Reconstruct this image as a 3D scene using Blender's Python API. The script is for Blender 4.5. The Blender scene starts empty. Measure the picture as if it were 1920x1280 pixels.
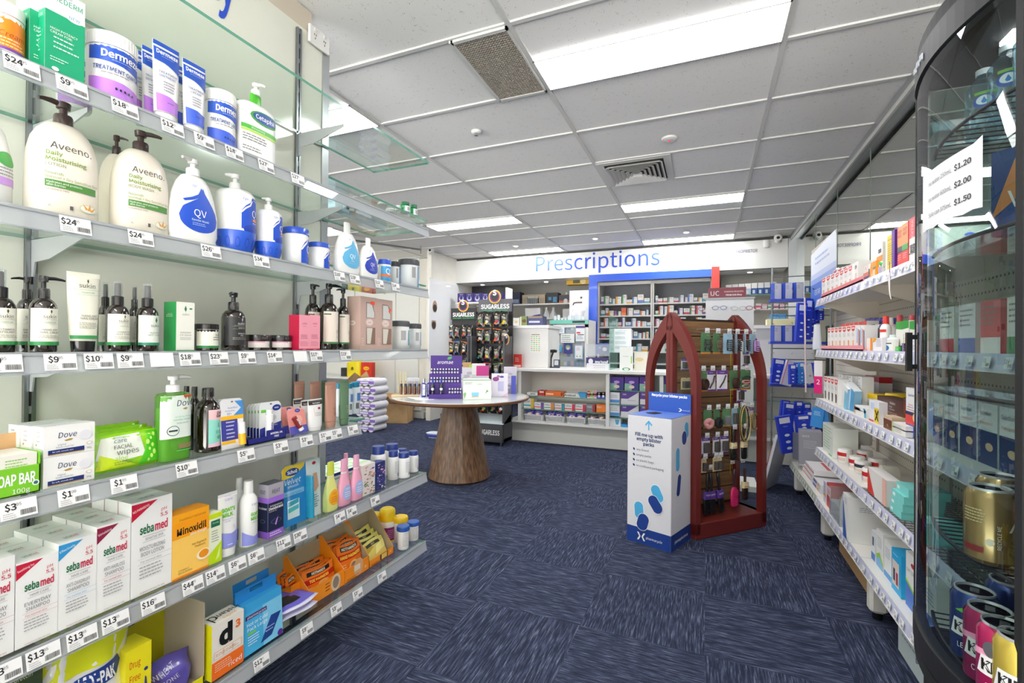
import bpy, math, random
from mathutils import Vector, Matrix
from math import sin, cos, pi, radians, atan2, sqrt
random.seed(7)
S = bpy.context.scene
COL = S.collection

# ---------------------------------------------------------------- camera
F_PX, YAW, PITCH, ROLL, CY, CAM_H = 880.0, radians(22.5), 0.005, 0.008, 642.6, 1.21
CEIL = 2.70
_f = Vector((-sin(YAW)*cos(PITCH), cos(YAW)*cos(PITCH), sin(PITCH)))
_r0 = Vector((cos(YAW), sin(YAW), 0)); _u0 = _r0.cross(_f)
_r = _r0*cos(ROLL)+_u0*sin(ROLL); _u = _u0*cos(ROLL)-_r0*sin(ROLL)
cam_data = bpy.data.cameras.new('camera'); cam = bpy.data.objects.new('camera', cam_data); COL.objects.link(cam)
cam_data.sensor_width = 36; cam_data.lens = F_PX*36/1920; cam_data.shift_y = (CY-640)/1920
cam_data.clip_start = 0.02; cam_data.clip_end = 60
cam.matrix_world = Matrix(((_r.x, _u.x, -_f.x, 0), (_r.y, _u.y, -_f.y, 0), (_r.z, _u.z, -_f.z, CAM_H), (0, 0, 0, 1)))
S.camera = cam

# ---------------------------------------------------------------- world, exposure
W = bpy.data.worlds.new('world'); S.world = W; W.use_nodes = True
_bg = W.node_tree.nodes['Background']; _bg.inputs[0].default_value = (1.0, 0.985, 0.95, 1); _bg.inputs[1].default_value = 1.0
_wt = W.node_tree; _tc0 = _wt.nodes.new('ShaderNodeTexCoord'); _sp = _wt.nodes.new('ShaderNodeSeparateXYZ'); _mr = _wt.nodes.new('ShaderNodeMapRange')   # soft sky above; lower half made brighter, added to light the ceiling
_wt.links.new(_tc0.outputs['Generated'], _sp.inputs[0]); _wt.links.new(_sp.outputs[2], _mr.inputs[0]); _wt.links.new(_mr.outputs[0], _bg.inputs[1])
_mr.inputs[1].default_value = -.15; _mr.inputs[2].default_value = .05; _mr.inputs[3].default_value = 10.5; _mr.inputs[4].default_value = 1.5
S.view_settings.view_transform = 'Standard'; S.view_settings.look = 'None'
S.view_settings.exposure = 0.22; S.view_settings.gamma = 1.0; S.view_settings.use_curve_mapping = False
PANEL_GLOW = 21.0
S.cycles.max_bounces = 10; S.cycles.transparent_max_bounces = 24; S.cycles.diffuse_bounces = 4
S.cycles.glossy_bounces = 4; S.cycles.caustics_reflective = False; S.cycles.caustics_refractive = False
S.cycles.sample_clamp_indirect = 4.0
S.cycles.use_denoising = True

# ---------------------------------------------------------------- measuring helpers (photo pixel -> point in the shop)
CO = Vector((0, 0, CAM_H))
def ray(px, py): return _f + _r*((px-960)/F_PX) + _u*((CY-py)/F_PX)
def onX(px, py, X):
    d = ray(px, py); return CO + d*(X/d.x)
def onY(px, py, Y):
    d = ray(px, py); return CO + d*(Y/d.y)
def onZ(px, py, z):
    d = ray(px, py); return CO + d*((z-CAM_H)/d.z)

# ---------------------------------------------------------------- materials
def lin(h):
    h = h.lstrip('#'); c = [int(h[i:i+2], 16)/255 for i in (0, 2, 4)]
    return tuple(x/12.92 if x <= .04045 else ((x+.055)/1.055)**2.4 for x in c)+(1,)
_M = {}
def C(h, rough=.45, metal=0, emit=0, coat=0, sub=0):
    k = (h, rough, metal, emit, coat)
    if k in _M: return _M[k]
    m = bpy.data.materials.new('paint_'+h.strip('#')); m.use_nodes = True
    b = m.node_tree.nodes['Principled BSDF']
    b.inputs['Base Color'].default_value = lin(h); b.inputs['Roughness'].default_value = rough
    b.inputs['Metallic'].default_value = metal
    if coat: b.inputs['Coat Weight'].default_value = coat; b.inputs['Coat Roughness'].default_value = .05
    if emit: b.inputs['Emission Color'].default_value = lin(h); b.inputs['Emission Strength'].default_value = emit
    _M[k] = m; return m
def nodes(name):
    m = bpy.data.materials.new(name); m.use_nodes = True; nt = m.node_tree
    return m, nt, nt.nodes['Principled BSDF'], nt.nodes, nt.links
def thin_glass(name, tint, gloss=1.45, haze=0.0, hazecol='#ffffff', refl=(1, 1, 1, 1)):
    m = bpy.data.materials.new(name); m.use_nodes = True; nt = m.node_tree; n = nt.nodes; l = nt.links
    n.remove(n['Principled BSDF']); out = n['Material Output']
    tr = n.new('ShaderNodeBsdfTransparent'); tr.inputs[0].default_value = lin(tint)
    gl = n.new('ShaderNodeBsdfGlossy'); gl.inputs['Roughness'].default_value = 0.0; gl.inputs['Color'].default_value = refl
    fr = n.new('ShaderNodeFresnel'); ge = n.new('ShaderNodeNewGeometry'); mi = n.new('ShaderNodeMix')
    mi.inputs[2].default_value = gloss; mi.inputs[3].default_value = 1/gloss; l.new(ge.outputs['Backfacing'], mi.inputs[0]); l.new(mi.outputs[0], fr.inputs[0])
    mx = n.new('ShaderNodeMixShader'); l.new(fr.outputs[0], mx.inputs[0]); l.new(tr.outputs[0], mx.inputs[1]); l.new(gl.outputs[0], mx.inputs[2])
    last = mx
    if haze:
        df = n.new('ShaderNodeBsdfDiffuse'); df.inputs[0].default_value = lin(hazecol)
        m2 = n.new('ShaderNodeMixShader'); m2.inputs[0].default_value = haze
        l.new(mx.outputs[0], m2.inputs[1]); l.new(df.outputs[0], m2.inputs[2]); last = m2
    l.new(last.outputs[0], out.inputs[0]); return m
GLASS = thin_glass('shelf_glass', '#f7fcf9', 1.38)
GLASS_CLEAR = thin_glass('clear_glass', '#f4faf8', 1.3)
FRIDGE_GLASS = thin_glass('fridge_glass', '#d5e0de', 1.5)
PLASTIC = thin_glass('clear_plastic', '#eef2f4', 1.35, .12)
WATER = thin_glass('water_bottle_plastic', '#c9e2ea', 1.45, .05, '#d8eef6')
GEDGE = C('#5d9a86', .15, coat=.5)
def mirror_mat():
    m, nt, b, n, l = nodes('mirror')
    b.inputs['Metallic'].default_value = 1; b.inputs['Roughness'].default_value = .01; b.inputs['Base Color'].default_value = lin('#d8dcd2'); return m
def noise_mat(name, c1, c2, scale, rough=.5, stretch=(1, 1, 1), lo=.4, hi=.6, bump=0, detail=4, coat=0, coords='Object'):
    m, nt, b, n, l = nodes(name)
    tc = n.new('ShaderNodeTexCoord'); mp = n.new('ShaderNodeMapping'); mp.inputs['Scale'].default_value = stretch
    no = n.new('ShaderNodeTexNoise'); no.inputs['Scale'].default_value = scale; no.inputs['Detail'].default_value = detail
    cr = n.new('ShaderNodeValToRGB'); cr.color_ramp.elements[0].position = lo; cr.color_ramp.elements[1].position = hi
    cr.color_ramp.elements[0].color = lin(c1); cr.color_ramp.elements[1].color = lin(c2)
    l.new(tc.outputs[coords], mp.inputs[0]); l.new(mp.outputs[0], no.inputs['Vector']); l.new(no.outputs[0], cr.inputs[0]); l.new(cr.outputs[0], b.inputs['Base Color'])
    b.inputs['Roughness'].default_value = rough
    if coat: b.inputs['Coat Weight'].default_value = coat
    if bump:
        bp = n.new('ShaderNodeBump'); bp.inputs['Strength'].default_value = bump; bp.inputs['Distance'].default_value = .002
        l.new(no.outputs[0], bp.inputs['Height']); l.new(bp.outputs[0], b.inputs['Normal'])
    return m

# ---------------------------------------------------------------- mesh builder
_TX = {}; FS0 = [1.0]
import os
try:
    SANS = bpy.data.fonts.load(os.path.join(bpy.utils.system_resource('DATAFILES'), 'fonts', 'Noto Sans CJK Regular.woff2'))
except Exception: SANS = None
def textmesh(s, bold=0.0, italic=0.0):
    k = (s, bold, italic)
    if k in _TX: return _TX[k]
    cu = bpy.data.curves.new('t', 'FONT'); cu.body = s; cu.size = 1; cu.resolution_u = 3; cu.fill_mode = 'FRONT'
    cu.shear = italic; cu.offset = bold*.6
    if SANS: cu.font = SANS
    ob = bpy.data.objects.new('t', cu)
    me = bpy.data.meshes.new_from_object(ob)
    vs = [(v.co.x*FS0[0], v.co.y*FS0[0]) for v in me.vertices]; fs = [tuple(p.vertices) for p in me.polygons]
    bpy.data.objects.remove(ob); bpy.data.curves.remove(cu); bpy.data.meshes.remove(me)
    if not vs: vs = [(0, 0)]; fs = []
    x0 = min(v[0] for v in vs); x1 = max(v[0] for v in vs)
    _TX[k] = ([(x-x0, y) for x, y in vs], fs, x1-x0); return _TX[k]

FS0[0] = .7/max(.1, max(v[1] for v in textmesh('H')[0])-min(v[1] for v in textmesh('H')[0])); _TX.clear()   # capitals are 0.7 of the size in any font
class MB:
    def __init__(s): s.v = []; s.f = []; s.mi = []; s.sm = []; s.mats = []; s.M = None
    def add(s, vs, fs, mat, smooth=False):
        if isinstance(mat, str): mat = C(mat)
        if mat not in s.mats: s.mats.append(mat)
        i = s.mats.index(mat); o = len(s.v)
        if s.M is not None: vs = [tuple(s.M @ Vector(v)) for v in vs]
        s.v += [tuple(v) for v in vs]
        for q in fs: s.f.append(tuple(o+k for k in q)); s.mi.append(i); s.sm.append(smooth)
        return s
    def box(s, x0, x1, y0, y1, z0, z1, mat):
        v = [(x, y, z) for z in (z0, z1) for y in (y0, y1) for x in (x0, x1)]
        return s.add(v, [(0, 2, 3, 1), (4, 5, 7, 6), (0, 1, 5, 4), (2, 6, 7, 3), (0, 4, 6, 2), (1, 3, 7, 5)], mat)
    def bbox(s, x0, x1, y0, y1, z0, z1, mat, b=.004):   # box with bevelled vertical and top edges (chamfer)
        hx, hy = (x1-x0)/2, (y1-y0)/2; cx, cy = (x0+x1)/2, (y0+y1)/2
        def ring(e, z):
            X, Y = hx-e, hy-e
            return [(cx+a, cy+c, z) for a, c in ((-X+b, -Y), (X-b, -Y), (X, -Y+b), (X, Y-b), (X-b, Y), (-X+b, Y), (-X, Y-b), (-X, -Y+b))]
        v = ring(b*.8, z0)+ring(0, z0+b)+ring(0, z1-b)+ring(b*.8, z1)
        f = [tuple(range(7, -1, -1)), tuple(range(24, 32))]
        for k in range(3): f += [(k*8+i, k*8+(i+1) % 8, (k+1)*8+(i+1) % 8, (k+1)*8+i) for i in range(8)]
        return s.add(v, f, mat)
    def prism(s, poly, a, b, mat, axis='z', smooth=False):   # poly in the plane across the axis
        def P(p, t):
            return (p[0], p[1], t) if axis == 'z' else (p[0], t, p[1]) if axis == 'y' else (t, p[0], p[1])
        n = len(poly); v = [P(p, a) for p in poly]+[P(p, b) for p in poly]
        return s.add(v, [tuple(range(n-1, -1, -1)), tuple(range(n, 2*n))]+[(i, (i+1) % n, n+(i+1) % n, n+i) for i in range(n)], mat, smooth)
    def loft(s, secs, mat, seg=22, cap=True, smooth=True):
        secs = [tuple(q)+(2.0, 0.0, 0.0)[len(q)-3:] for q in secs]
        def ring(q):
            z, a, b, n, cx, cy = q; o = []
            for k in range(seg):
                t = 2*pi*k/seg; x, y = sin(t), -cos(t)
                r = 1 if n == 2 else (abs(x)**n+abs(y)**n)**(-1/n)
                o.append((cx+a*r*x, cy+b*r*y, z))
            return o
        v = []; f = []; prev = None
        for i in range(len(secs)):
            split = False
            if 0 < i < len(secs)-1:
                p, q, r = secs[i-1], secs[i], secs[i+1]
                a1 = atan2(q[0]-p[0], (q[1]+q[2]-p[1]-p[2])/2); a2 = atan2(r[0]-q[0], (r[1]+r[2]-q[1]-q[2])/2)
                d = abs((a1-a2+pi) % (2*pi)-pi); split = d > .7
            if i > 0:
                cur = len(v); v += ring(secs[i])
                f += [(prev+k, prev+(k+1) % seg, cur+(k+1) % seg, cur+k) for k in range(seg)]
                prev = cur
            if i == 0 or split:
                prev = len(v); v += ring(secs[i])
        s.add(v, f, mat, smooth)
        if cap:
            a = ring(secs[0]); b = ring(secs[-1])
            s.add(a, [tuple(range(seg-1, -1, -1))], mat); s.add(b, [tuple(range(seg))], mat)
        return s
    def cyl(s, r, z0, z1, mat, cx=0, cy=0, seg=20): return s.loft([(z0, r, r, 2, cx, cy), (z1, r, r, 2, cx, cy)], mat, seg)
    def tube(s, pts, r, mat, seg=6, close=False):
        pts = [Vector(p) for p in pts]; n = len(pts); v = []; f = []
        up0 = None
        for i, p in enumerate(pts):
            d = (pts[(i+1) % n]-pts[i-1]) if (close or 0 < i < n-1) else (pts[1]-p if i == 0 else p-pts[-2])
            if d.length < 1e-9: d = Vector((0, 0, 1))
            d.normalize()
            a = up0 if up0 is not None else (Vector((0, 0, 1)) if abs(d.z) < .9 else Vector((1, 0, 0)))
            x = a-d*a.dot(d)
            if x.length < 1e-6: x = Vector((1, .3, .2)); x -= d*x.dot(d)
            x.normalize(); up0 = x; y = d.cross(x)
            rr = r[i] if isinstance(r, (list, tuple)) else r
            v += [tuple(p+x*(rr*cos(2*pi*k/seg))+y*(rr*sin(2*pi*k/seg))) for k in range(seg)]
        m = n if close else n-1
        for i in range(m):
            j = (i+1) % n
            f += [(i*seg+k, i*seg+(k+1) % seg, j*seg+(k+1) % seg, j*seg+k) for k in range(seg)]
        s.add(v, f, mat, True)
        if not close: s.add(v[:seg], [tuple(range(seg-1, -1, -1))], mat); s.add(v[-seg:], [tuple(range(seg))], mat)
        return s
    # -------- printing: ops drawn through a mapping (x right, y up in metres, e lift) -> local point
    def draw(s, mp, Wd, Hg, ops, curved=False, e0=.0004, de=.00018):
        e = e0
        for op in ops:
            k = op[0]; e += de
            if k == 'r':
                _, u0, u1, v0, v1, c = op[:6]; s._poly(mp, [((u0-.5)*Wd, v0*Hg), ((u1-.5)*Wd, v0*Hg), ((u1-.5)*Wd, v1*Hg), ((u0-.5)*Wd, v1*Hg)], c, e, curved)
            elif k == 'p':
                s._poly(mp, [((u-.5)*Wd, v*Hg) for u, v in op[1]], op[2], e, curved)
            elif k == 'c':   # circle/ellipse, radius in widths
                _, u, v, r, c = op[:5]; ry = op[5] if len(op) > 5 else 1
                s._poly(mp, [((u-.5)*Wd+r*Wd*cos(2*pi*i/20), v*Hg+r*Wd*ry*sin(2*pi*i/20)) for i in range(20)], c, e, curved)
            elif k == 't':   # text centred at u,v ; cap height h (fraction of Hg) ; options
                _, t, u, v, h, c = op[:6]; o = op[6] if len(op) > 6 else {}
                vs, fs, tw = textmesh(t, o.get('b', 0.0), o.get('i', 0.0)); sz = h*Hg/.7; sx = sz
                if tw <= 0: continue
                if 'w' in o: sx = min(sz*1.04, o['w']*Wd/tw) if not o.get('force') else o['w']*Wd/tw
                al = o.get('a', 'C'); ox = -tw*sx/2 if al == 'C' else 0 if al == 'L' else -tw*sx
                ca, sa = cos(o.get('r', 0)), sin(o.get('r', 0)); X0, Y0 = (u-.5)*Wd, v*Hg; pts = []
                for x, y in vs:
                    a, b = x*sx+ox, y*sz-h*Hg/2; pts.append(mp(X0+a*ca-b*sa, Y0+a*sa+b*ca, e))
                s.add(pts, fs, c)
            elif k == 'l':   # lines of fine print
                _, u0, u1, v, n, dv, c = op[:7]; th = op[7] if len(op) > 7 else .35; rnd = random.Random(int(v*1000)+n)
                for i in range(n):
                    x = u0; vv = v-i*dv; end = u0+(u1-u0)*rnd.uniform(.72, 1)
                    while x < end:
                        w = (u1-u0)*rnd.uniform(.06, .17); x2 = min(x+w, end)
                        s._poly(mp, [((x-.5)*Wd, vv*Hg), ((x2-.5)*Wd, vv*Hg), ((x2-.5)*Wd, (vv+dv*th)*Hg), ((x-.5)*Wd, (vv+dv*th)*Hg)], c, e, False)
                        x = x2+(u1-u0)*.025
            elif k == 'bar':
                _, u0, u1, v0, v1, c = op[:6]; rnd = random.Random(3); x = u0
                while x < u1:
                    w = (u1-u0)*rnd.choice((.015, .03, .045))
                    s._poly(mp, [((x-.5)*Wd, v0*Hg), ((x+w-.5)*Wd, v0*Hg), ((x+w-.5)*Wd, v1*Hg), ((x-.5)*Wd, v1*Hg)], c, e, False); x += w+(u1-u0)*rnd.choice((.02, .035))
        return s
    def _poly(s, mp, pts, c, e, curved):
        if not curved:
            s.add([mp(x, y, e) for x, y in pts], [tuple(range(len(pts)))], c); return
        xs = [p[0] for p in pts]; x0, x1 = min(xs), max(xs); N = 26 if len(pts) > 9 and x1-x0 > .02 else 10
        if x1-x0 < .004: N = 2
        def span(x):
            ys = []
            for i in range(len(pts)):
                (ax, ay), (bx, by) = pts[i], pts[(i+1) % len(pts)]
                if min(ax, bx)-1e-9 <= x <= max(ax, bx)+1e-9:
                    if abs(ax-bx) < 1e-9: ys += [ay, by]
                    else: ys.append(ay+(by-ay)*(x-ax)/(bx-ax))
            return (min(ys), max(ys)) if ys else (0, 0)
        K = 5; v = []; f = []
        for i in range(N+1):
            x = x0+(x1-x0)*i/N; a, b = span(x)
            v += [mp(x, a+(b-a)*j/K, e) for j in range(K+1)]
        for i in range(N):
            for j in range(K): q = i*(K+1)+j; f.append((q, q+K+1, q+K+2, q+1))
        s.add(v, f, c, True)
    def face(s, which, w, d, h, ops, z0=0):   # print on a face of a box w x d x h standing on z0
        if which == 'front': return s.draw(lambda x, y, e: (x, -d/2-e, z0+y), w, h, ops)
        if which == 'left': return s.draw(lambda x, y, e: (-w/2-e, -x, z0+y), d, h, ops)
        if which == 'right': return s.draw(lambda x, y, e: (w/2+e, x, z0+y), d, h, ops)
        if which == 'top': return s.draw(lambda x, y, e: (x, -d/2+y, z0+h+e), w, d, ops)
    def wrap(s, secs, z0, z1, ang, ops, off=0.0, th0=0.0):   # print around a lofted body, ang = half angle
        secs = [tuple(q)+(2.0, 0.0, 0.0)[len(q)-3:] for q in secs]
        def sec(z):
            for i in range(len(secs)-1):
                if secs[i][0] <= z <= secs[i+1][0] and secs[i+1][0] > secs[i][0]:
                    t = (z-secs[i][0])/(secs[i+1][0]-secs[i][0]); return [a+(b-a)*t for a, b in zip(secs[i], secs[i+1])]
            return secs[-1] if z > secs[-1][0] else secs[0]
        am = sec((z0+z1)/2)[1]; Wd = 2*ang*am
        def mp(x, y, e):
            q = sec(z0+y); t = x/am+th0; e += off; X, Y = sin(t), -cos(t); n = q[3]
            r = 1 if n == 2 else (abs(X)**n+abs(Y)**n)**(-1/n)
            return (q[4]+(q[1]*r+e)*X, q[5]+(q[2]*r+e)*Y, z0+y)
        return s.draw(mp, Wd, z1-z0, ops, True)
    def build(s, name, parent=None, loc=None, rot=0):
        me = bpy.data.meshes.new(name); me.from_pydata(s.v, [], s.f)
        for m in s.mats: me.materials.append(m)
        me.polygons.foreach_set('material_index', s.mi); me.polygons.foreach_set('use_smooth', s.sm); me.update()
        o = bpy.data.objects.new(name, me); COL.objects.link(o)
        if parent: o.parent = parent
        if loc is not None: o.location = loc
        if rot: o.rotation_euler.z = rot
        return o
def tag(o, label, cat, group=None, kind=None):
    o['label'] = label; o['category'] = cat
    if group: o['group'] = group
    if kind: o['kind'] = kind
    return o
def thing(name, label, cat, loc=(0, 0, 0), rot=0, group=None):
    o = bpy.data.objects.new(name, None); o.empty_display_size = .02; COL.objects.link(o)
    o.location = loc; o.rotation_euler.z = rot
    return tag(o, label, cat, group)
def struct(o): o['kind'] = 'structure'; return o
def dup(root, loc, rot=None, label=None, group=None):
    r = root.copy(); COL.objects.link(r); r.location = loc
    if rot is not None: r.rotation_euler.z = rot
    if label: r['label'] = label
    if group: r['group'] = group
    for ch in list(root.children):
        c = ch.copy(); COL.objects.link(c); c.parent = r
        for g in ch.children: d = g.copy(); COL.objects.link(d); d.parent = c
    return r
ORD = ['leftmost', 'second from left', 'third from left', 'fourth from left', 'fifth from left', 'sixth from left', 'seventh from left', 'eighth from left', 'ninth from left', 'tenth from left', 'eleventh from left', 'twelfth from left', 'thirteenth from left', 'fourteenth from left', 'fifteenth from left', 'sixteenth from left']

# ================================================================ THE SETTING
XW, YF, YC = -1.65, 7.2, 5.42           # left partition face, facade plane, counter front
XM = 1.09                              # mirror wall
def carpet():
    m, nt, b, n, l = nodes('carpet_tiles')
    tc = n.new('ShaderNodeTexCoord'); sx = n.new('ShaderNodeSeparateXYZ'); l.new(tc.outputs['Object'], sx.inputs[0])
    def math(op, a, bb=None):
        q = n.new('ShaderNodeMath'); q.operation = op
        for i, x in enumerate((a, bb)):
            if x is None: continue
            if isinstance(x, (int, float)): q.inputs[i].default_value = x
            else: l.new(x, q.inputs[i])
        return q.outputs[0]
    T = .5
    fx = math('FLOOR', math('DIVIDE', sx.outputs[0], T)); fy = math('FLOOR', math('DIVIDE', sx.outputs[1], T))
    par = math('MODULO', math('ABSOLUTE', math('ADD', fx, fy)), 2)
    cA = n.new('ShaderNodeCombineXYZ'); cB = n.new('ShaderNodeCombineXYZ')
    wob = n.new('ShaderNodeTexNoise'); wob.inputs['Scale'].default_value = 3.5; wob.inputs['Detail'].default_value = 1; l.new(tc.outputs['Object'], wob.inputs['Vector'])
    wv = math('MULTIPLY', math('SUBTRACT', wob.outputs[0], .5), .12)
    l.new(math('MULTIPLY', math('ADD', sx.outputs[0], wv), 13), cA.inputs[0]); l.new(math('MULTIPLY', sx.outputs[1], 170), cA.inputs[1])
    l.new(math('MULTIPLY', math('ADD', sx.outputs[1], wv), 13), cB.inputs[0]); l.new(math('MULTIPLY', sx.outputs[0], 170), cB.inputs[1])
    for c in (cA, cB): l.new(math('ADD', math('MULTIPLY', fx, 7.3), math('MULTIPLY', fy, 3.1)), c.inputs[2])
    mx = n.new('ShaderNodeMix'); mx.data_type = 'VECTOR'; l.new(par, mx.inputs['Factor']); l.new(cA.outputs[0], mx.inputs[4]); l.new(cB.outputs[0], mx.inputs[5])
    no = n.new('ShaderNodeTexNoise'); no.inputs['Scale'].default_value = 1.0; no.inputs['Detail'].default_value = 3; no.inputs['Roughness'].default_value = .6; l.new(mx.outputs[1], no.inputs['Vector'])
    fi = n.new('ShaderNodeTexNoise'); fi.inputs['Scale'].default_value = 420; l.new(tc.outputs['Object'], fi.inputs['Vector'])
    v = math('ADD', math('MULTIPLY', no.outputs[0], .8), math('MULTIPLY', fi.outputs[0], .2))
    cr = n.new('ShaderNodeValToRGB'); e = cr.color_ramp.elements; e[0].position = .44; e[0].color = lin('#2a2f41'); e[1].position = .72; e[1].color = lin('#7f8699')
    k = cr.color_ramp.elements.new(.56); k.color = lin('#424860')
    l.new(v, cr.inputs[0]); l.new(cr.outputs[0], b.inputs['Base Color']); b.inputs['Roughness'].default_value = .95
    b.inputs['Specular IOR Level'].default_value = .1
    bp = n.new('ShaderNodeBump'); bp.inputs['Strength'].default_value = .5; bp.inputs['Distance'].default_value = .004; l.new(v, bp.inputs['Height']); l.new(bp.outputs[0], b.inputs['Normal'])
    return m
def ceiling_tile():
    m, nt, b, n, l = nodes('mineral_fibre_tile')
    tc = n.new('ShaderNodeTexCoord'); v = n.new('ShaderNodeTexVoronoi'); v.inputs['Scale'].default_value = 130
    no = n.new('ShaderNodeTexNoise'); no.inputs['Scale'].default_value = 40
    l.new(tc.outputs['Object'], v.inputs['Vector']); l.new(tc.outputs['Object'], no.inputs['Vector'])
    a = n.new('ShaderNodeMath'); a.operation = 'ADD'; l.new(v.outputs['Distance'], a.inputs[0]); l.new(no.outputs[0], a.inputs[1])
    cr = n.new('ShaderNodeValToRGB'); e = cr.color_ramp.elements; e[0].position = .53; e[0].color = lin('#9a958e'); e[1].position = .60; e[1].color = lin('#f3f2ef')
    l.new(a.outputs[0], cr.inputs[0]); l.new(cr.outputs[0], b.inputs['Base Color']); b.inputs['Roughness'].default_value = .9; return m
WALL = noise_mat('painted_wall', '#e9e5da', '#efece2', 3, .6)
WHITE = C('#ecebe8', .4); WHITE_G = C('#eeeeea', .2, coat=.3); TRIM = C('#d6d6d2', .5); ALU = C('#b9bcbf', .3, .8); STEEL = C('#8f9396', .3, .9)
PANEL = noise_mat('pale_laminate_panel', '#dddfd2', '#e5e6da', 2, .12, coat=.3)
struct(MB().box(-7, 3, -3, 9.6, -.1, 0, carpet()).build('floor'))
# ceiling: tiles and the exposed T grid as one ceiling
GX, GY = -.858, 2.0
cm = MB(); cm.box(-7, 3, -3, 9.6, CEIL+.01, CEIL+.1, ceiling_tile())
for i in range(-6, 4):
    x = GX+1.2*i; cm.box(x-.012, x+.012, -3, 9.6, CEIL-.001, CEIL+.012, TRIM)
for j in range(-9, 13):
    y = GY+.6*j; cm.box(-7, 3, y-.012, y+.012, CEIL, CEIL+.012, TRIM)
struct(cm.build('ceiling'))
# left partition that carries the glass shelves
pm = MB(); pm.box(XW-.05, XW, -1.2, 1.66, 0, 2.60, PANEL); pm.box(XW-.055, XW+.006, 1.66, 1.70, 0, 2.60, ALU)
pm.box(XW-.05, XW-.005, -1.2, 1.60, 2.6, CEIL, C('#c9bfae', .7))
struct(pm.build('wall_left'))
struct(MB().box(XM, XM+.05, 1.0, YF, 0, CEIL, mirror_mat()).build('wall_right'))
mm = MB()
for y in (2.28, 3.2, 4.12, 5.04, 5.96): mm.box(XM-.003, XM, y-.0015, y+.0015, 0, CEIL-.02, C('#7f8d84', .3))
struct(mm.build('trim_1'))
struct(MB().box(1.02, XM, 1.0, YF, CEIL-.045, CEIL, ALU).box(1.02, 1.035, 1.0, YF, CEIL-.075, CEIL-.045, TRIM).build('trim_2'))
struct(MB().box(1.0, XM, YF-.07, YF, 0, CEIL-.045, ALU).build('trim_3'))
# far left room: wall with panels, return wall, dispensary walls
XR = -4.05; YL = 6.4; YW = 6.95
lw = MB(); lw.box(-7, XR-.08, YW, YW+.08, 0, CEIL, WALL)
struct(lw.build('wall_back'))
struct(MB().box(XR-.08, XR, YL, YF+2.2, 0, CEIL, WALL).build('wall_return'))
struct(MB().box(-6.95, -6.87, -3, YW, 0, CEIL, WALL).build('wall_far_left'))
struct(MB().box(2.6, 2.68, -3, 1.0, 0, CEIL, WALL).box(XM+.05, 2.6, .95, 1.0, 0, CEIL, WALL).build('wall_light_block'))  # unseen wall added to block outside light from the right
struct(MB().box(XR, 3, 9.2, 9.28, 0, CEIL, WALL).build('wall_rear'))
struct(MB().box(XM, XM+.05, YF, 9.2, 0, CEIL, WALL).build('wall_dispensary'))
# fascia with the sign
fa = MB(); fa.box(XR, 1.0, YF, YF+.12, 2.285, CEIL-.03, WHITE_G); fa.box(XR, 1.0, YF+.02, YF+.10, CEIL-.03, CEIL, C('#4a4a48', .7)); fa.box(XR, 1.0, YF+.12, YF+.5, 2.285, 2.33, WHITE)
struct(fa.build('wall_fascia'))
BLUE = C('#1f49c4', .5)
def sign_text(txt, pxl, pxr, base, capz, Y, mat, name, label, bold=0):
    p = onY(pxl, 500, Y); q = onY(pxr, 500, Y)
    m = MB(); wd = q.x-p.x
    vs, fs, tw = textmesh(txt, bold); sz = (capz-base)/.7
    m.add([(x*wd/tw, -.004, y*sz) for x, y in vs], fs, mat)
    m.add([(x*wd/tw, 0, y*sz) for x, y in vs], fs, mat)
    o = m.build(name, None, (p.x, Y-.003, base)); return tag(o, label, 'lettering')
pb = onY(1005, 509, YF).z; pt = onY(1005, 482, YF).z
sign_text('Prescriptions', 1005, 1237, pb, pt, YF, BLUE, 'fascia_lettering', 'large blue word Prescriptions across the white fascia over the counter')
a = onY(1380, 475, YF).z; b_ = onY(1380, 469, YF).z
sign_text('PROPRIETOR', 1380, 1420, a, b_, YF, C('#6a6080'), 'proprietor_lettering', 'tiny grey word PROPRIETOR at the right end of the white fascia')
# big blue letters on the left partition
m = MB(); vs, fs, tw = textmesh('ty', .01, .12)
p0 = onX(402, 10, XW); p1 = onX(448, 10, XW); zb = onX(430, 14, XW).z; sz = .26
wd = p1.y-p0.y
m.add([(0, x*wd/tw*1.1, y*sz) for x, y in vs], fs, BLUE)
tag(m.build('wall_lettering', None, (XW+.002, p0.y-.02, zb)), 'big blue slanted letters at the top of the left wall panel', 'lettering')

# ---------------------------------------------------------------- ceiling fittings
def light_panel(i, j, where, after=False):
    x = GX+1.2*i; y = GY+.6*j+(0 if after else -.3)
    t = thing('ceiling_light', 'bright ceiling light panel, '+where, 'ceiling light', (x+.6, y+.15, CEIL), 0, 'ceiling light panels')
    MB().box(-.585, .585, -.14, .14, -.006, -.001, C('#ffffff', .5, emit=PANEL_GLOW)).build('diffuser', t)
    MB().box(-.592, .592, -.146, -.14, -.008, 0, TRIM).box(-.592, .592, .14, .146, -.008, 0, TRIM).box(-.592, -.585, -.146, .146, -.008, 0, TRIM).box(.585, .592, -.146, .146, -.008, 0, TRIM).build('frame', t)
light_panel(0, 1, 'largest one, upper right of the photo')
light_panel(-2, 1, 'half hidden above the left glass shelves')
light_panel(0, 5, 'behind the square air vent, above the arched stand', True)
light_panel(-2, 5, 'above the round table, level with the green-lidded bottles', True)
light_panel(-2, 8, 'last one before the blue word on the fascia', True)
light_panel(0, 8, 'against the fascia above the end of the blue word', True)
for i, j, w in ((0, -4, 'added unseen behind the viewer on the right'), (-2, -4, 'added unseen behind the viewer on the left'), (-4, 1, 'over the far left room near side'), (-4, 5, 'over the far left room far side')):  # the two behind the viewer are unseen, added for even room brightness
    light_panel(i, j, w)
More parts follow.
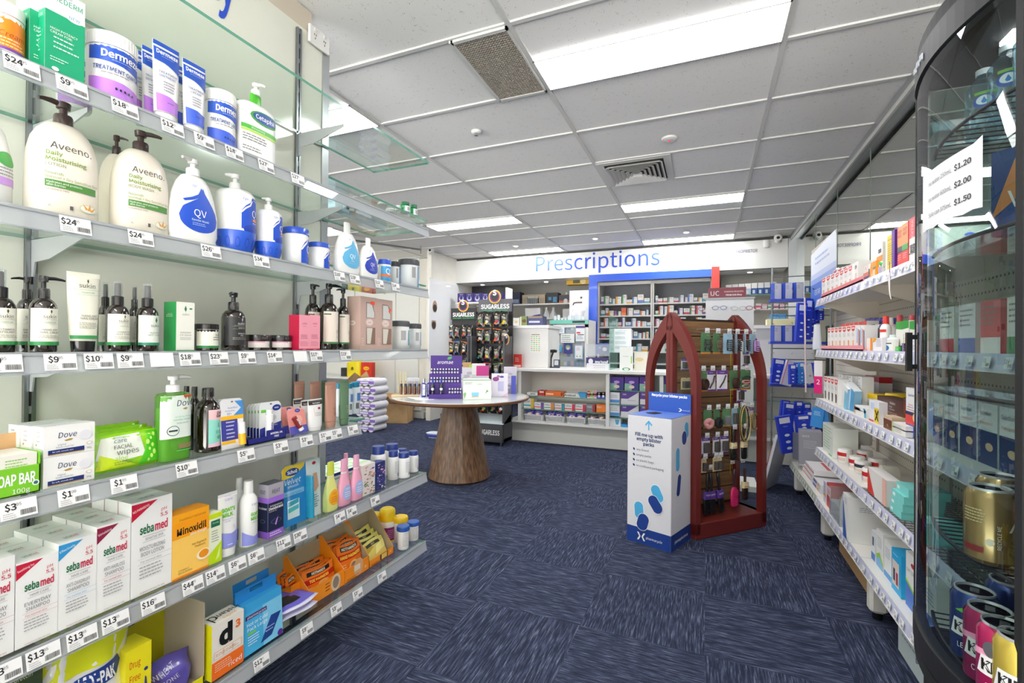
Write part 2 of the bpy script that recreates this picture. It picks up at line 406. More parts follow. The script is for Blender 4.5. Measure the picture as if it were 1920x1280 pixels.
# return air grille (egg crate)
t = thing('ceiling_grille', 'rectangular egg-crate return air grille beside the large light panel', 'air vent', (GX-.16, GY+.3, CEIL))
g = MB(); g.box(-.15, .15, -.29, .29, -.002, .0, C('#15130f', .9))
g.build('backing', t)
g = MB(); GC = C('#b5ada0', .5)
for k in range(19): x = -.14+.28*k/18; g.box(x-.003, x+.003, -.28, .28, -.008, -.003, GC)
for k in range(37): y = -.28+.56*k/36; g.box(-.14, .14, y-.003, y+.003, -.008, -.003, GC)
g.build('lattice', t)
g = MB(); g.box(-.15, .15, -.30, -.28, -.012, 0, TRIM).box(-.15, .15, .28, .30, -.012, 0, TRIM).box(-.16, -.14, -.30, .30, -.012, 0, TRIM).box(.14, .15, -.30, .30, -.012, 0, TRIM); g.build('frame', t)
# four-way air diffuser
t = thing('air_diffuser', 'square white four-way air diffuser in the middle of the ceiling', 'air vent', (GX+.3, GY+2.1, CEIL))
g = MB(); g.box(-.29, .29, -.29, .29, -.004, 0, TRIM); g.box(-.235, .235, -.235, .235, -.006, -.003, C('#26241f', .8)); g.build('frame', t)
g = MB()
for k in range(6):
    o = .228-k*.036; i = o-.026
    for (sx, sy) in ((0, -1), (1, 0), (0, 1), (-1, 0)):
        if sy: v = [(-o, sy*o, -.028), (o, sy*o, -.028), (i, sy*i, -.005), (-i, sy*i, -.005)]
        else: v = [(sx*o, -o, -.028), (sx*o, o, -.028), (sx*i, i, -.005), (sx*i, -i, -.005)]
        g.add(v, [(0, 1, 2, 3)], TRIM)
        g.add([(x, y, z+.0015) for x, y, z in v], [(3, 2, 1, 0)], TRIM)
g.build('vanes', t)
for px, py, r, lab, c in ((893, 246, .035, 'small white sprinkler head between the grille and the square diffuser', 0), (1255, 259, .055, 'white smoke detector with a tiny red light', 1)):
    p = onZ(px, py, CEIL); t = thing('smoke_detector' if c else 'sprinkler_head', lab, 'detector' if c else 'sprinkler', (p.x, p.y, CEIL))
    g = MB(); g.loft([(-.018, r*.55, r*.55), (-.012, r*.9, r*.9), (0, r, r)], WHITE); g.build('housing', t)
    if c: MB().cyl(.006, -.022, -.018, C('#e02020', .3, emit=1.5)).build('indicator_light', t)
    else: MB().loft([(-.03, .014, .014), (-.018, .010, .010)], ALU).build('nozzle', t)
for px, py, lab in ((967, 461, 'small round downlight left of the blue word'), (1116, 447, 'small round downlight over the blue word'), (1287, 435, 'small round downlight right above the far light panel')):
    p = onZ(px, py, CEIL); t = thing('downlight', lab, 'ceiling light', (p.x, p.y, CEIL), 0, 'ceiling downlights')
    MB().loft([(-.006, .05, .05), (0, .055, .055)], WHITE).build('bezel', t); MB().cyl(.03, -.008, -.005, C('#fff6e6', .5, emit=18)).build('lamp', t)
for px, py, lab in ((905, 529, 'warm downlight under the left end of the fascia'), (1024, 524, 'warm downlight under the fascia near the first letter'), (1159, 527, 'downlight under the blue frame, left'), (1215, 524, 'downlight under the blue frame, right'), (1406, 508, 'downlight under the right end of the fascia')):
    p = onY(px, py, YF+.3); t = thing('downlight', lab, 'ceiling light', (p.x, p.y, 2.284), 0, 'soffit downlights')
    MB().loft([(-.006, .045, .045), (0, .05, .05)], WHITE).build('bezel', t); MB().cyl(.03, -.008, -.005, C('#fff0d8', .5, emit=40)).build('lamp', t)
# cameras, sensors
def secam(px, py, X, Y, lab, rot):
    p = onY(px, py, Y); t = thing('security_camera', lab, 'camera', (p.x, p.y, p.z), rot)
    MB().loft([(.0, .05, .05), (.03, .052, .052), (.06, .04, .04)], WHITE).build('housing', t)
    m = MB(); m.M = Matrix.Translation((0, -.03, .0)) @ Matrix.Rotation(radians(70), 4, 'X'); m.loft([(-.03, .045, .045), (.03, .04, .04), (.035, .03, .03)], WHITE); m.cyl(.02, .034, .04, C('#15151a', .1, coat=1)); m.build('lens', t)
secam(808, 472, 0, YL-.1, 'white dome security camera at the corner left of the fascia', .3)
secam(1459, 449, 0, YF-.12, 'white dome security camera at the right end of the fascia', -.1)
p = onY(1437, 457, YF-.04); tag(MB().loft([(-.05, .03, .02), (-.03, .04, .03), (.05, .04, .03)], WHITE).build('motion_sensor', None, p), 'white motion sensor beside the right security camera', 'sensor')
# curtain rail in the far left room
a = onZ(640, 447, CEIL-.06); b_ = onZ(789, 468, CEIL-.06)
m = MB(); m.tube([a, b_], .014, STEEL); m.tube([b_, b_+Vector((0, 0, -.06))], .01, STEEL); m.tube([b_, b_+Vector((0, 0, .06))], .008, STEEL); tag(m.build('curtain_rail'), 'grey metal curtain rail under the ceiling by the left camera', 'rail')
# power outlets on the partition end
p = onX(590, 62, XW+.01)
t = thing('power_outlet', 'white double power outlet at the top end of the left partition', 'outlet', (XW+.01, p.y+.02, p.z-.02), pi/2)
MB().bbox(-.06, .06, -.012, 0, -.04, .04, WHITE, .003).build('plate', t)
m = MB()
for s in (-.028, .028):
    m.box(s-.006, s-.004, -.0135, -.012, .0, .008, '#333333').box(s+.004, s+.006, -.0135, -.012, .0, .008, '#333333').box(s-.001, s+.001, -.0135, -.012, -.016, -.008, '#333333'); m.box(s-.006, s+.006, -.016, -.012, .018, .03, '#dddddd')
m.build('socket', t)
p = onX(568, 1028, XW+.01)
t = thing('power_outlet', 'white power outlet low on the wall behind the orange warmer trays', 'outlet', (XW+.01, p.y, p.z), pi/2)
MB().bbox(-.045, .045, -.014, 0, -.06, .06, WHITE, .003).build('plate', t)
m = MB(); m.cyl(.012, -.018, -.012, WHITE); m.M = None
m = MB(); m.box(-.012, .012, -.02, -.014, .02, .045, '#e8e8e8').box(-.01, -.007, -.0155, -.014, -.02, -.01, '#333333').box(.007, .01, -.0155, -.014, -.02, -.01, '#333333').box(-.0015, .0015, -.0155, -.014, -.04, -.03, '#333333'); m.build('socket', t)

# ================================================================ LEFT GLASS SHELVES
XF = -1.30; ENDY = 2.02; UPY = 1.52; UP0 = .655; NEARY = .25
ZS = dict(top=2.13, A=1.79, B=1.487, C=1.186, D=.89, E=.568, F=.225)
GT = .01
RAIL = thin_glass('price_rail_plastic', '#b4bac0', 1.5, .5, '#d6dade')
RAIL_LO = thin_glass('price_rail_plastic_clear', '#dfe5ea', 1.5, .3, '#e4e8ec')
def price_tag_ops(txt):
    if not txt: return []
    a, c = (txt.split('.')+['95'])[:2]
    return [('t', '$'+a, .28, .66, .34, '#222222', {'b': .015}), ('t', c, .56 if len(a) > 1 else .5, .76, .16, '#555555'), ('bar', .52, .95, .12, .42, '#555555'), ('l', .06, .45, .3, 3, .11, '#9a9a9a', .3)]
def glass_shelf(name, z, y0, y1, tags, label, rail=True):
    t = thing('glass_shelf', label, 'shelf', (0, 0, z), 0, 'left glass shelves')
    xb = XW+.012
    m = MB(); m.add([(xb, y0, 0), (XF, y0, 0), (XF, y1, 0), (xb, y1, 0)], [(0, 1, 2, 3)], GLASS)
    m.add([(xb, y0, -GT), (XF, y0, -GT), (XF, y1, -GT), (xb, y1, -GT)], [(3, 2, 1, 0)], GLASS)
    m.add([(XF, y0, -GT), (XF, y1, -GT), (XF, y1, 0), (XF, y0, 0)], [(0, 1, 2, 3)], GEDGE)
    m.add([(xb, y0, -GT), (xb, y1, -GT), (xb, y1, 0), (xb, y0, 0)], [(0, 1, 2, 3)], GEDGE)
    m.add([(xb, y1, -GT), (XF, y1, -GT), (XF, y1, 0), (xb, y1, 0)], [(3, 2, 1, 0)], GEDGE)
    m.build('glass_panel', t)
    if rail:
        r = MB(); a = .010; H = .042
        r.add([(XF+.001, y0, -.001), (XF+.001, y1, -.001), (XF+a, y1, -H), (XF+a, y0, -H)], [(0, 1, 2, 3)], RAIL)
        r.box(XF+.001, XF+.004, y0, y1, -.006, .001, RAIL); r.box(XF+a-.002, XF+a+.002, y0, y1, -H-.003, -H, RAIL_LO)
        r.box(XF-.03, XF+.001, y0, y1, -GT-.002, -GT-.0005, RAIL_LO)
        r.build('price_rail', t)
        for px, txt in tags:
            # tag centred where the rail shows it in the photo
            p = onX(px, 640, XF); y = p.y
            if y < y0 or y > y1: continue
            g = MB(); g.M = Matrix.Translation((XF+.0035, y, -.003)) @ Matrix.Rotation(-.22, 4, 'Y') @ Matrix.Rotation(pi/2, 4, 'Z')
            w, h = .056, .036
            g.box(-w/2, w/2, -.0026, -.002, -h, 0, '#f5f5f5'); g.draw(lambda x, y, e: (x, -.0026-e, y-h), w, h, price_tag_ops(txt)); g.build('price_tag', t)
    return t
BR = C('#c9ccd0', .35, .5)
def bracket(t, y, L=.25, drop=.075):
    m = MB(); x0 = XW+.01
    m.prism([(x0, -GT-.001), (x0+L, -GT-.001), (x0+L, -GT-.012), (x0+L*.35, -GT-drop*.75), (x0+.02, -GT-drop*.8), (x0+.012, -GT-drop*1.3), (x0, -GT-drop*1.3)], y-.002, y+.002, BR, 'y')
    m.build('bracket', t)
TAGS = dict(A=[(30, '24'), (125, '9'), (225, '18'), (315, '12'), (375, '9'), (432, '18'), (492, '27'), (552, '27')],
 B=[(135, '24'), (258, '24'), (390, '26'), (485, '34'), (632, '16'), (661, '19'), (707, '12'), (738, '14')],
 C=[(3, '9'), (110, '9'), (182, '10'), (241, '9'), (300, ''), (353, '18'), (407, '23'), (460, '9'), (512, '14'), (560, ''), (590, '17'), (645, '19')],
 D=[(35, '3'), (138, '1.00'), (232, '1'), (349, '10'), (460, '5'), (525, '3'), (573, '3'), (608, '1'), (629, '5'), (660, '6')],
 E=[(10, '13'), (85, '13'), (157, '13'), (219, '13'), (289, '16'), (363, '44'), (405, '14'), (446, '6'), (481, '6'), (532, '11'), (563, '30'), (637, '4'), (659, '4'), (703, '6')],
 F=[(493, '12'), (577, '9'), (632, '3'), (672, '3'), (717, '5')])
SL = {}
for k, lab in (('top', 'topmost empty glass shelf on the left wall with no price rail'), ('A', 'glass shelf holding the eczema tubes and tubs, second from top'), ('B', 'glass shelf holding the big pump bottles, below the tubs'), ('C', 'glass shelf at eye level holding the amber bottles'), ('D', 'glass shelf holding soap cartons and green wipes'), ('E', 'glass shelf holding the white shampoo cartons'), ('F', 'lowest glass shelf holding the orange warmer trays')):
    y1 = ENDY if k != 'D' else UPY+.01
    t = glass_shelf(k, ZS[k], NEARY, y1, TAGS.get(k, []), lab, k != 'top')
    for y in ((UP0, UPY) if k != 'D' else (UP0, UPY-.004)): bracket(t, y)
    SL[k] = t
for y, w in ((UP0, 'near the left edge of the photo'), (UPY, 'just before the end of the partition')):
    m = MB(); m.box(XW+.001, XW+.012, y-.012, y-.003, 0, 2.58, STEEL).box(XW+.001, XW+.012, y+.003, y+.012, 0, 2.58, STEEL).box(XW+.001, XW+.003, y-.012, y+.012, 0, 2.58, C('#2e2e30'))
    for k in range(40): z = .06+k*.064; m.box(XW+.004, XW+.0095, y-.0035, y+.0035, z, z+.02, C('#9a9da0', .4, .5))
    tag(m.build('shelf_upright'), 'slotted steel upright on the left wall, '+w, 'upright', 'left wall uprights')

# ================================================================ PRODUCT KIT
def at(k, L, R, T, sb, dep=None, rd=False, z=None):
    Xf = XF-sb; zz = (ZS[k] if z is None else z)
    if not (rd or dep is None):      # flat front at the plane Xf
        y0 = onX(L, T, Xf).y; y1 = onX(R, T, Xf).y
        return (Xf-dep/2, (y0+y1)/2, zz+.0008), y1-y0, dep, onX((L+R)/2, T, Xf).z-zz
    dp = dep or .08
    for _ in range(6):               # round or oval body: outline seen under an angle
        Xc = Xf-dp/2; c = onX((L+R)/2, T, Xc); a0 = atan2(-onX(L, T, Xc).x, onX(L, T, Xc).y); a1 = atan2(-onX(R, T, Xc).x, onX(R, T, Xc).y)
        D = math.hypot(c.x, c.y); r = D*sin(abs(a0-a1)/2); ph = atan2(c.y, -c.x)
        if dep is None: w = 2*r; dp = w
        else: w = 2*sqrt(max(r*r-(dep/2*sin(ph))**2, (r*.6)**2))/cos(ph)
    return (Xc, c.y, zz+.0008), w, dp, c.z-zz
def secs_of(fr, w, d, h): return [(q[0]*h, q[1]*w/2, q[1]*d/2 if len(q) < 4 else q[3]*d/2, q[2] if len(q) > 2 else 2) for q in fr]
def carton(name, label, cat, P, base, front=(), left=(), top=(), group=None, rot=pi/2, right=(), flap=False):
    loc, w, d, h = P; m = MB(); m.box(-w/2, w/2, -d/2, d/2, 0, h, base)
    if front: m.face('front', w, d, h, front)
    if left: m.face('left', w, d, h, left)
    if right: m.face('right', w, d, h, right)
    if top: m.face('top', w, d, h, top)
    return tag(m.build(name, None, loc, rot), label, cat, group)
def vessel(name, label, cat, P, parts, prints=(), group=None, rot=pi/2, extra=None, labelname='printed_label'):
    # parts: (part name, [(z, half-width, exponent)...] as fractions, material[, seg]); prints: (part index, z0, z1, half-angle, ops, centre angle)
    loc, w, d, h = P; t = thing(name, label, cat, loc, rot, group); S_ = []
    for p in parts:
        sc = secs_of(p[1], w, d, h); S_.append(sc)
        m = MB(); m.loft(sc, p[2], p[3] if len(p) > 3 else 22); m.build(p[0], t)
    for pr in prints:
        m = MB(); m.wrap(S_[pr[0]], pr[1]*h, pr[2]*h, pr[3], pr[4], th0=pr[5] if len(pr) > 5 else 0); m.build(labelname, t)
    if extra: extra(t, w, d, h)
    return t
def pump_head(z0, z1, r, mat, ang=0.0, ln=2.6, name='pump', down=0.0):
    # collar, stem and a long spout that points to angle ang (0 = to the front)
    def f(t, w, d, h):
        a, b = z0*h, z1*h; R = r*w/2; H = b-a; m = MB()
        m.loft([(a, R, R), (a+H*.38, R, R), (a+H*.45, R*.9, R*.9), (a+H*.47, R*.42, R*.42), (a+H*.72, R*.42, R*.42), (a+H*.74, R*.72, R*.72), (a+H*.97, R*.8, R*.8), (b, R*.7, R*.7)], mat, 16)
        dx, dy = sin(ang), -cos(ang); L = R*ln; z = b-H*.1
        m.tube([(0, 0, z), (dx*L*.5, dy*L*.5, z+H*.02), (dx*L*.85, dy*L*.85, z-H*.04*(1+down)), (dx*L, dy*L, z-H*.14*(1+down))], [R*.4, R*.36, R*.26, R*.2], mat, 8)
        m.build(name, t)
    return f
def tube_pack(name, label, cat, P, mat, capmat, ops, cap=.13, group=None, rot=pi/2, fl=.6, tilt=0, ang=1.15, capw=.8):
    # squeeze tube standing on its cap: round at the cap, flat crimp at the top
    loc, w, d, h = P; t = thing(name, label, cat, loc, rot, group)
    if tilt: t.rotation_euler = (tilt, 0, rot)
    b = w*fl; sc = [(cap*h, w/2*capw*1.0, b/2*.98), (h*(cap+.02), w/2*capw*1.05, b/2), (h*.55, w/2*.93, b/2*.72), (h*.94, w/2*1.0, .004), (h*.945, w/2, .0012), (h, w/2, .0012)]
    sc = [q+((2.0 if i < 3 else 2.6),) for i, q in enumerate(sc)]
    m = MB(); m.loft(sc, mat, 24); m.build('tube_body', t)
    m = MB(); m.loft([(0, w/2*capw*.88, b/2*.86), (cap*h*.96, w/2*capw*.96, b/2*.94)], capmat, 20); m.build('cap', t)
    if ops:
        m = MB(); m.wrap(sc, cap*h*1.05, h*.998, ang, ops, off=.0002); m.build('printed_label', t)
    return t
def jar(name, label, P, body, lid, ops=(), lidh=.22, group=None, rot=pi/2, ang=1.45, cat='jar', z0=.06, z1=None, lidr=1.03, ridges=False, th0=0):
    loc, w, d, h = P; t = thing(name, label, cat, loc, rot, group); r = w/2/lidr
    sc = [(0, r*.93, r*.93), (h*.03, r, r), (h*(1-lidh)-.002, r, r), (h*(1-lidh), r*.96, r*.96)]
    m = MB(); m.loft(sc, body, 26); m.build('jar_body', t)
    m = MB(); R = r*lidr; m.loft([(h*(1-lidh), R, R), (h*(1-lidh*.12), R, R), (h, R*.95, R*.95)], lid, 26)
    if ridges:
        for k in range(40):
            a = 2*pi*k/40; m.box(R*cos(a)-.0008, R*cos(a)+.0008, R*sin(a)-.0008, R*sin(a)+.0008, h*(1-lidh*.9), h*(1-lidh*.2), lid)
    m.build('lid', t)
    if ops:
        m = MB(); m.wrap(sc, h*z0, h*((1-lidh) if z1 is None else z1), ang, ops, th0=th0); m.build('printed_label', t)
    return t
BLK = C('#17171a', .25, coat=.4); AMBER = C('#1d100b', .08, coat=1.0); CREAM = '#efeee0'; GRN = '#2e8b4a'; NAVY = '#1d2c74'
HDPE = C('#f3f3f1', .35, coat=.15)
def scaled(P, **k): return P

# ================================================================ PRODUCTS ON THE LEFT SHELVES
# ---- shelf A : tubs, tubes
def derm_ops(col, big=True):
    return [('r', 0, 1, .70, 1, '#1a4fb8'), ('p', [(0, .70), (.5, .64), (1, .52), (1, .72), (0, .72)], '#1a4fb8'), ('r', 0, 1, 0, .26, col), ('p', [(0, .26), (0, .36), (.5, .31), (1, .2), (1, .1)], col),
            ('t', 'Dermeze', .5, .82, .13, '#ffffff', {'b': .02, 'w': .6}), ('l', .34, .66, .71, 1, .03, '#b8c8f0'), ('t', 'TREATMENT OINTMENT', .5, .52, .08, '#24408e', {'w': .84, 'b': .01, 'r': -.05}), ('l', .2, .7, .44, 1, .04, '#777777'),
            ('c', .4, .17, .016, '#1a1a40', 1.4), ('c', .46, .165, .016, '#1a1a40', 1.4), ('c', .52, .16, .016, '#1a1a40', 1.4), ('c', .58, .155, .016, '#1a1a40', 1.4), ('c', .64, .15, .016, '#1a1a40', 1.4)]
jar('cream_jar', "white tub with orange label cut by the photo's left edge", at('A', -40, 50, 14, .03), HDPE, HDPE,
    [('r', 0, 1, 0, 1, '#f4860f'), ('r', .0, 1, 0, .08, '#7a3fa0'), ('t', 'Cream', .55, .45, .14, '#b0401c', {'i': .2}), ('l', .3, .8, .3, 3, .09, '#ffd9a0'), ('c', .3, .75, .1, '#ffffff', .6)], z0=.15)
ur = [('r', 0, 1, 0, .72, '#12a173'), ('t', 'Hamilton', .4, .955, .035, '#3a5fb8', {'w': .5}), ('t', 'UREDERM', .5, .89, .06, '#1fa07c', {'w': .85}), ('c', .72, .74, .22, '#f4fbf8', .5), ('t', 'NEW', .72, .745, .035, '#3f8fb0'),
      ('t', 'HIGH POTENCY', .12, .53, .026, '#ffffff', {'a': 'L'}), ('t', 'CREAM FOR:', .12, .49, .026, '#ffffff', {'a': 'L'}), ('l', .2, .85, .43, 3, .055, '#c9f0e2', .3), ('l', .12, .6, .2, 2, .03, '#c9f0e2'), ('c', .25, .08, .09, '#ffffff', .7)]
uleft = [('r', 0, 1, 0, .72, '#12a173'), ('t', 'UREDERM', .5, .66, .04, '#d0f5e6', {'w': .7}), ('l', .15, .8, .5, 7, .04, '#bfeedd')]
P = at('A', 85, 160, -12, .02, .055); carton('cream_carton', 'green and white cream carton on the tub shelf, the nearer one at the front edge', 'box', P, '#f1f5f2', ur, uleft)
P = at('A', 56, 118, -14, .045, .055); carton('cream_carton', 'green and white cream carton half hidden behind its twin', 'box', P, '#f1f5f2', ur, uleft)
jar('ointment_jar', 'big white tub with blue and mauve label beside the green cartons', at('A', 160, 260, 78, .012), HDPE, HDPE, derm_ops('#b678d8'), z0=.04, lidh=.2, ridges=True)
jar('ointment_jar', 'white tub with blue and mauve label behind the big mauve tub', at('A', 105, 175, 92, .14), HDPE, HDPE, derm_ops('#b678d8'), z0=.04, lidh=.2)
def dt(L, R, T, sb, col, word, lab, grp=None):
    ops = [('r', 0, 1, .72, 1, '#1a4fb8'), ('p', [(0, .72), (.45, .70), (1, .60), (1, .73), (0, .73)], '#1a4fb8'), ('r', 0, 1, .0, .20, col), ('p', [(0, .19), (0, .25), (.5, .23), (1, .16), (1, .15)], col), ('t', 'Dermeze', .5, .85, .055, '#ffffff', {'w': .7, 'b': .02}),
           ('l', .3, .75, .79, 1, .015, '#b8c8f0'), ('t', 'TREATMENT', .5, .56, .034, '#24408e', {'w': .66}), ('t', word, .45, .505, .034, '#24408e', {'w': .56}), ('l', .3, .7, .42, 4, .04, '#8a8aa0'), ('l', .4, .7, .13, 1, .02, '#202050')]
    return tube_pack('ointment_tube', lab, 'tube', at('A', L, R, T, sb, .036, True), HDPE, HDPE, ops, .12, grp, capw=.78)
dt(285, 338, 86, .02, '#b678d8', 'OINTMENT', 'front white and blue tube with a mauve band, tallest of the eczema tubes')
dt(264, 300, 92, .055, '#b678d8', 'OINTMENT', 'blue and mauve tube just behind and left of the front mauve tube')
dt(250, 276, 97, .09, '#b678d8', 'OINTMENT', 'rearmost blue and mauve tube beside the big mauve tub')
dt(341, 387, 120, .02, '#3f60d0', 'CREAM', 'white and blue tube with a royal blue band, front of its pair')
dt(328, 358, 128, .06, '#3f60d0', 'CREAM', 'blue banded tube hidden behind the front blue tube')
jar('cream_jar', 'white tub with blue label and blue band left of the green pump bottle', at('A', 382, 444, 178, .02), HDPE, HDPE, [(o if not (o[0] in 'rp' and o[-1] == '#b678d8') else o) for o in derm_ops('#3f60d0')], z0=.04, lidh=.2, ridges=True)
vessel('lotion_bottle', 'white pump bottle with a green collar and an oval blue-green label', 'bottle', at('A', 443, 516, 158, .03, .05, True),
    [('bottle_body', [(0, .95, 3.2), (.03, 1, 3.2), (.62, 1, 3.2), (.68, .93, 2.8), (.715, .70, 2.4), (.73, .34, 2)], HDPE, 28), ('collar', [(.73, .30), (.85, .29), (.86, .26)], C('#4cb52e', .3))],
    [(0, .04, .66, 1.25, [('r', .12, .9, .04, .98, '#ffffff'), ('c', .6, .82, .31, '#3f9b35', .42), ('c', .6, .83, .26, '#1b4f9c', .40), ('t', 'Cetaphil', .6, .83, .08, '#ffffff', {'w': .5, 'b': .01}), ('r', .12, .9, .52, .6, '#58b947'), ('t', 'Moisturising', .45, .56, .035, '#ffffff', {'w': .5}), ('r', .12, .9, .47, .51, '#b5d94c'), ('l', .16, .7, .4, 3, .05, '#777777'), ('l', .16, .6, .16, 2, .05, '#777777')])],
    extra=pump_head(.85, 1.0, .2, HDPE, .5, 2.2))
# ---- shelf B : big pump bottles
def av_ops(l3): return [('t', 'Aveeno.', .5, .85, .085, '#3b3a36', {'w': .62}), ('t', 'Daily', .18, .745, .05, '#7a9a3f', {'a': 'L', 'b': .012}), ('t', 'Moisturising', .18, .67, .05, '#7a9a3f', {'a': 'L', 'w': .62, 'b': .012}), ('t', l3, .18, .60, .04, '#7d8a60', {'a': 'L'}), ('t', 'Nourish', .18, .49, .034, '#7a9a3f', {'a': 'L'}),
    ('t', 'Normal + Dry Sensitive Skin', .18, .44, .034, '#8aa060', {'a': 'L', 'w': .68}), ('r', .18, .82, .315, .405, '#4d8a3a'), ('t', 'Hydrates and protects', .2, .375, .024, '#ffffff', {'a': 'L'}), ('t', 'skin barrier', .2, .34, .024, '#ffffff', {'a': 'L'}), ('t', 'FRAGRANCE FREE', .18, .285, .02, '#7a6a60', {'a': 'L'}),
    ('c', .70, .12, .12, '#c8d6b8', .55), ('c', .70, .12, .11, '#f1ece0', .5), ('p', [(.66, .10), (.62, .18), (.69, .12)], '#e0a040'), ('p', [(.68, .10), (.72, .20), (.73, .11)], '#e0a040'), ('p', [(.71, .10), (.80, .16), (.75, .09)], '#e0a040'), ('t', '1L', .24, .08, .02, '#555555'), ('r', .46, .50, .06, .11, '#555555')]
AVB = C('#efe7d8', .32, coat=.15); DKB = C('#3f2f2b', .3, coat=.3)
def aveeno(L, R, T, sb, l3, lab, ang, dep=.085, op=True):
    f = [(0, .93, 2.6), (.02, 1, 2.6), (.22, .99, 2.6), (.42, .985, 2.6), (.55, .95, 2.5), (.66, .86, 2.4), (.73, .72, 2.3), (.78, .54, 2.2), (.80, .44), (.805, .30)]
    return vessel('pump_bottle', lab, 'bottle', at('B', L, R, T, sb, dep, True), [('bottle_body', f, AVB, 30)], [(0, .03, .68, 1.12, av_ops(l3))] if op else [], extra=pump_head(.80, 1.0, .27, DKB, ang, 2.6, down=-.6))
aveeno(50, 188, 194, .03, 'LOTION', 'largest cream pump bottle with brown pump, leftmost of its kind', -1.5)
aveeno(186, 252, 255, .11, '', 'cream pump bottle with brown pump hidden behind the body wash bottle', .9, .08, False)
aveeno(210, 318, 247, .03, 'BODY WASH', 'cream body wash bottle with brown pump turned right', .95)
vessel('lotion_bottle', 'white rounded bottle with green spot cut off by the left edge of the photo', 'bottle', at('B', -90, 26, 210, .05, .08, True), [('bottle_body', [(0, .9, 2.4), (.03, 1, 2.4), (.5, 1, 2.4), (.8, .75, 2.2), (.95, .4), (1, .2)], HDPE, 30)],
    [(0, .1, .8, 1.3, [('c', .75, .6, .2, '#4aa84a', .7), ('r', .6, 1, .2, .32, '#c79ae0'), ('l', .6, .95, .45, 3, .05, '#999999')])])
QVB = '#1c4fc4'
def qv_drop(c1, name, extra_t, big=.5):
    drop = [(.52+.36*cos(a), .34+.26*sin(a)) for a in [radians(-180+14*q) for q in range(14)]]+[(.86, .46), (.80, .57), (.72, .69), (.66, .79), (.63, .90), (.58, .78), (.50, .69), (.36, .60), (.22, .50)]
    sw = [(.2, .62), (.36, .68), (.5, .76), (.60, .92), (.62, .84), (.55, .72), (.40, .64), (.22, .58)]
    return [('p', drop, c1), ('p', sw, c1), ('t', 'QV', .52, .42, .12, '#ffffff', {'w': .36}), ('t', extra_t, .52, .29, .035, '#e8ffe8', {'w': .34}), ('l', .38, .66, .23, 2, .03, '#a8c0f0'), ('t', 'Ego', .42, .90, .04, '#7a90d8', {'i': .3})]
def qvsoft(k, L, R, T, sb, c1, word, lab, capm=HDPE, pump=True, dep=.06):
    f = [(0, .92, 2.6), (.03, .98, 2.6), (.07, .94, 2.6), (.12, 1.0, 2.6), (.35, .99, 2.6), (.55, .86, 2.5), (.70, .68, 2.4), (.78, .50, 2.2), (.80, .40), (.81, .26)]
    ex = pump_head(.80, 1.0, .26, HDPE, -1.2, 2.4, down=-.6) if pump else None
    parts = [('bottle_body', f, HDPE, 28)]+([] if pump else [('cap', [(.81, .27), (.985, .26), (1, .24)], HDPE)])
    return vessel('wash_bottle', lab, 'bottle', at(k, L, R, T, sb, dep, True), parts, [(0, .08, .74, 1.15, qv_drop(c1, '', word))], extra=ex)
qvsoft('B', 315, 409, 300, .02, QVB, 'Gentle Wash', 'white bottle with a big royal blue drop on it, next to the cream bottles')
def qvpump(L, R, T, sb, lab):
    BC = C('#2a5cd0', .35, coat=.3)
    f = [(.26, .97), (.30, 1), (.68, 1), (.74, .95), (.78, .78), (.80, .5), (.81, .30)]
    g = [(0, .80), (.02, .84), (.12, .95), (.24, 1.03), (.27, 1.04), (.275, .98)]
    ops = [('r', .36, 1, 0, 1, QVB), ('p', [(.36, .55), (.45, .72), (.58, .85), (.62, 1), (.36, 1)], '#f3f3f1'), ('p', [(.34, .50), (.44, .66), (.55, .76), (.60, .9), (.63, .9), (.58, .74), (.46, .62), (.37, .48)], '#ffffff'), ('t', 'QV', .76, .52, .22, '#ffffff', {'w': .36}), ('r', .64, .9, .28, .35, '#f09a30'), ('l', .64, .9, .22, 1, .04, '#ffffff'), ('t', 'Ego', .44, .92, .07, '#7a90d8', {'i': .3}), ('c', .62, .0, .22, '#1640a8', .5)]
    def ex(t, w, d, h):
        pump_head(.80, 1.0, .30, HDPE, -2.0, 1.7, down=-.8)(t, w, d, h)
        m = MB()
        for k in range(7):
            th = -1.5+k*.5; sc = secs_of(g, w, d, h)
            m.wrap(sc, .04*h, .22*h, .13, [('c', .5, .5, .5, '#1a46b4', 2.3), ('c', .5, .48, .34, '#2a5cd0', 2.6)], th0=th)
        m.build('moulded_teardrops', t)
    return vessel('pump_tub', lab, 'bottle', at('B', L, R, T, sb), [('bottle_body', f, HDPE, 28), ('blue_base', g, BC, 28)], [(0, .30, .70, 1.2, ops)], extra=ex)
qvpump(402, 481, 328, .02, 'large white pump tub with a blue base right of the drop bottle')
qvpump(477, 530, 372, .02, 'smaller white pump tub with a blue base, second of the two')
qj = [('r', .4, 1, 0, 1, QVB), ('p', [(.4, .5), (.5, .72), (.62, .85), (.66, 1), (.4, 1)], '#f3f3f1'), ('p', [(.38, .46), (.5, .66), (.6, .78), (.64, .95), (.67, .95), (.62, .74), (.5, .58), (.42, .44)], '#ffffff'), ('t', 'QV', .74, .5, .26, '#ffffff', {'w': .3}), ('r', .66, .86, .24, .34, '#f09a30')]
jar('cream_jar', 'white jar with a blue lid beside the small blue-based pump tub', at('B', 528, 580, 430, .02), HDPE, C('#2450c0', .3, coat=.3), qj, .17)
jar('cream_jar', 'smallest white jar with a blue lid, right of the taller blue-lidded jar', at('B', 577, 619, 457, .03), HDPE, C('#2450c0', .3, coat=.3), qj, .18)
qvsoft('B', 627, 674, 418, .03, '#5fb4e0', 'Baby', 'white bottle with a light blue drop on it', pump=False)
qvsoft('B', 672, 708, 447, .03, '#2a3fb0', 'Face', 'small white bottle with a dark violet-blue drop on it', pump=False, dep=.05)
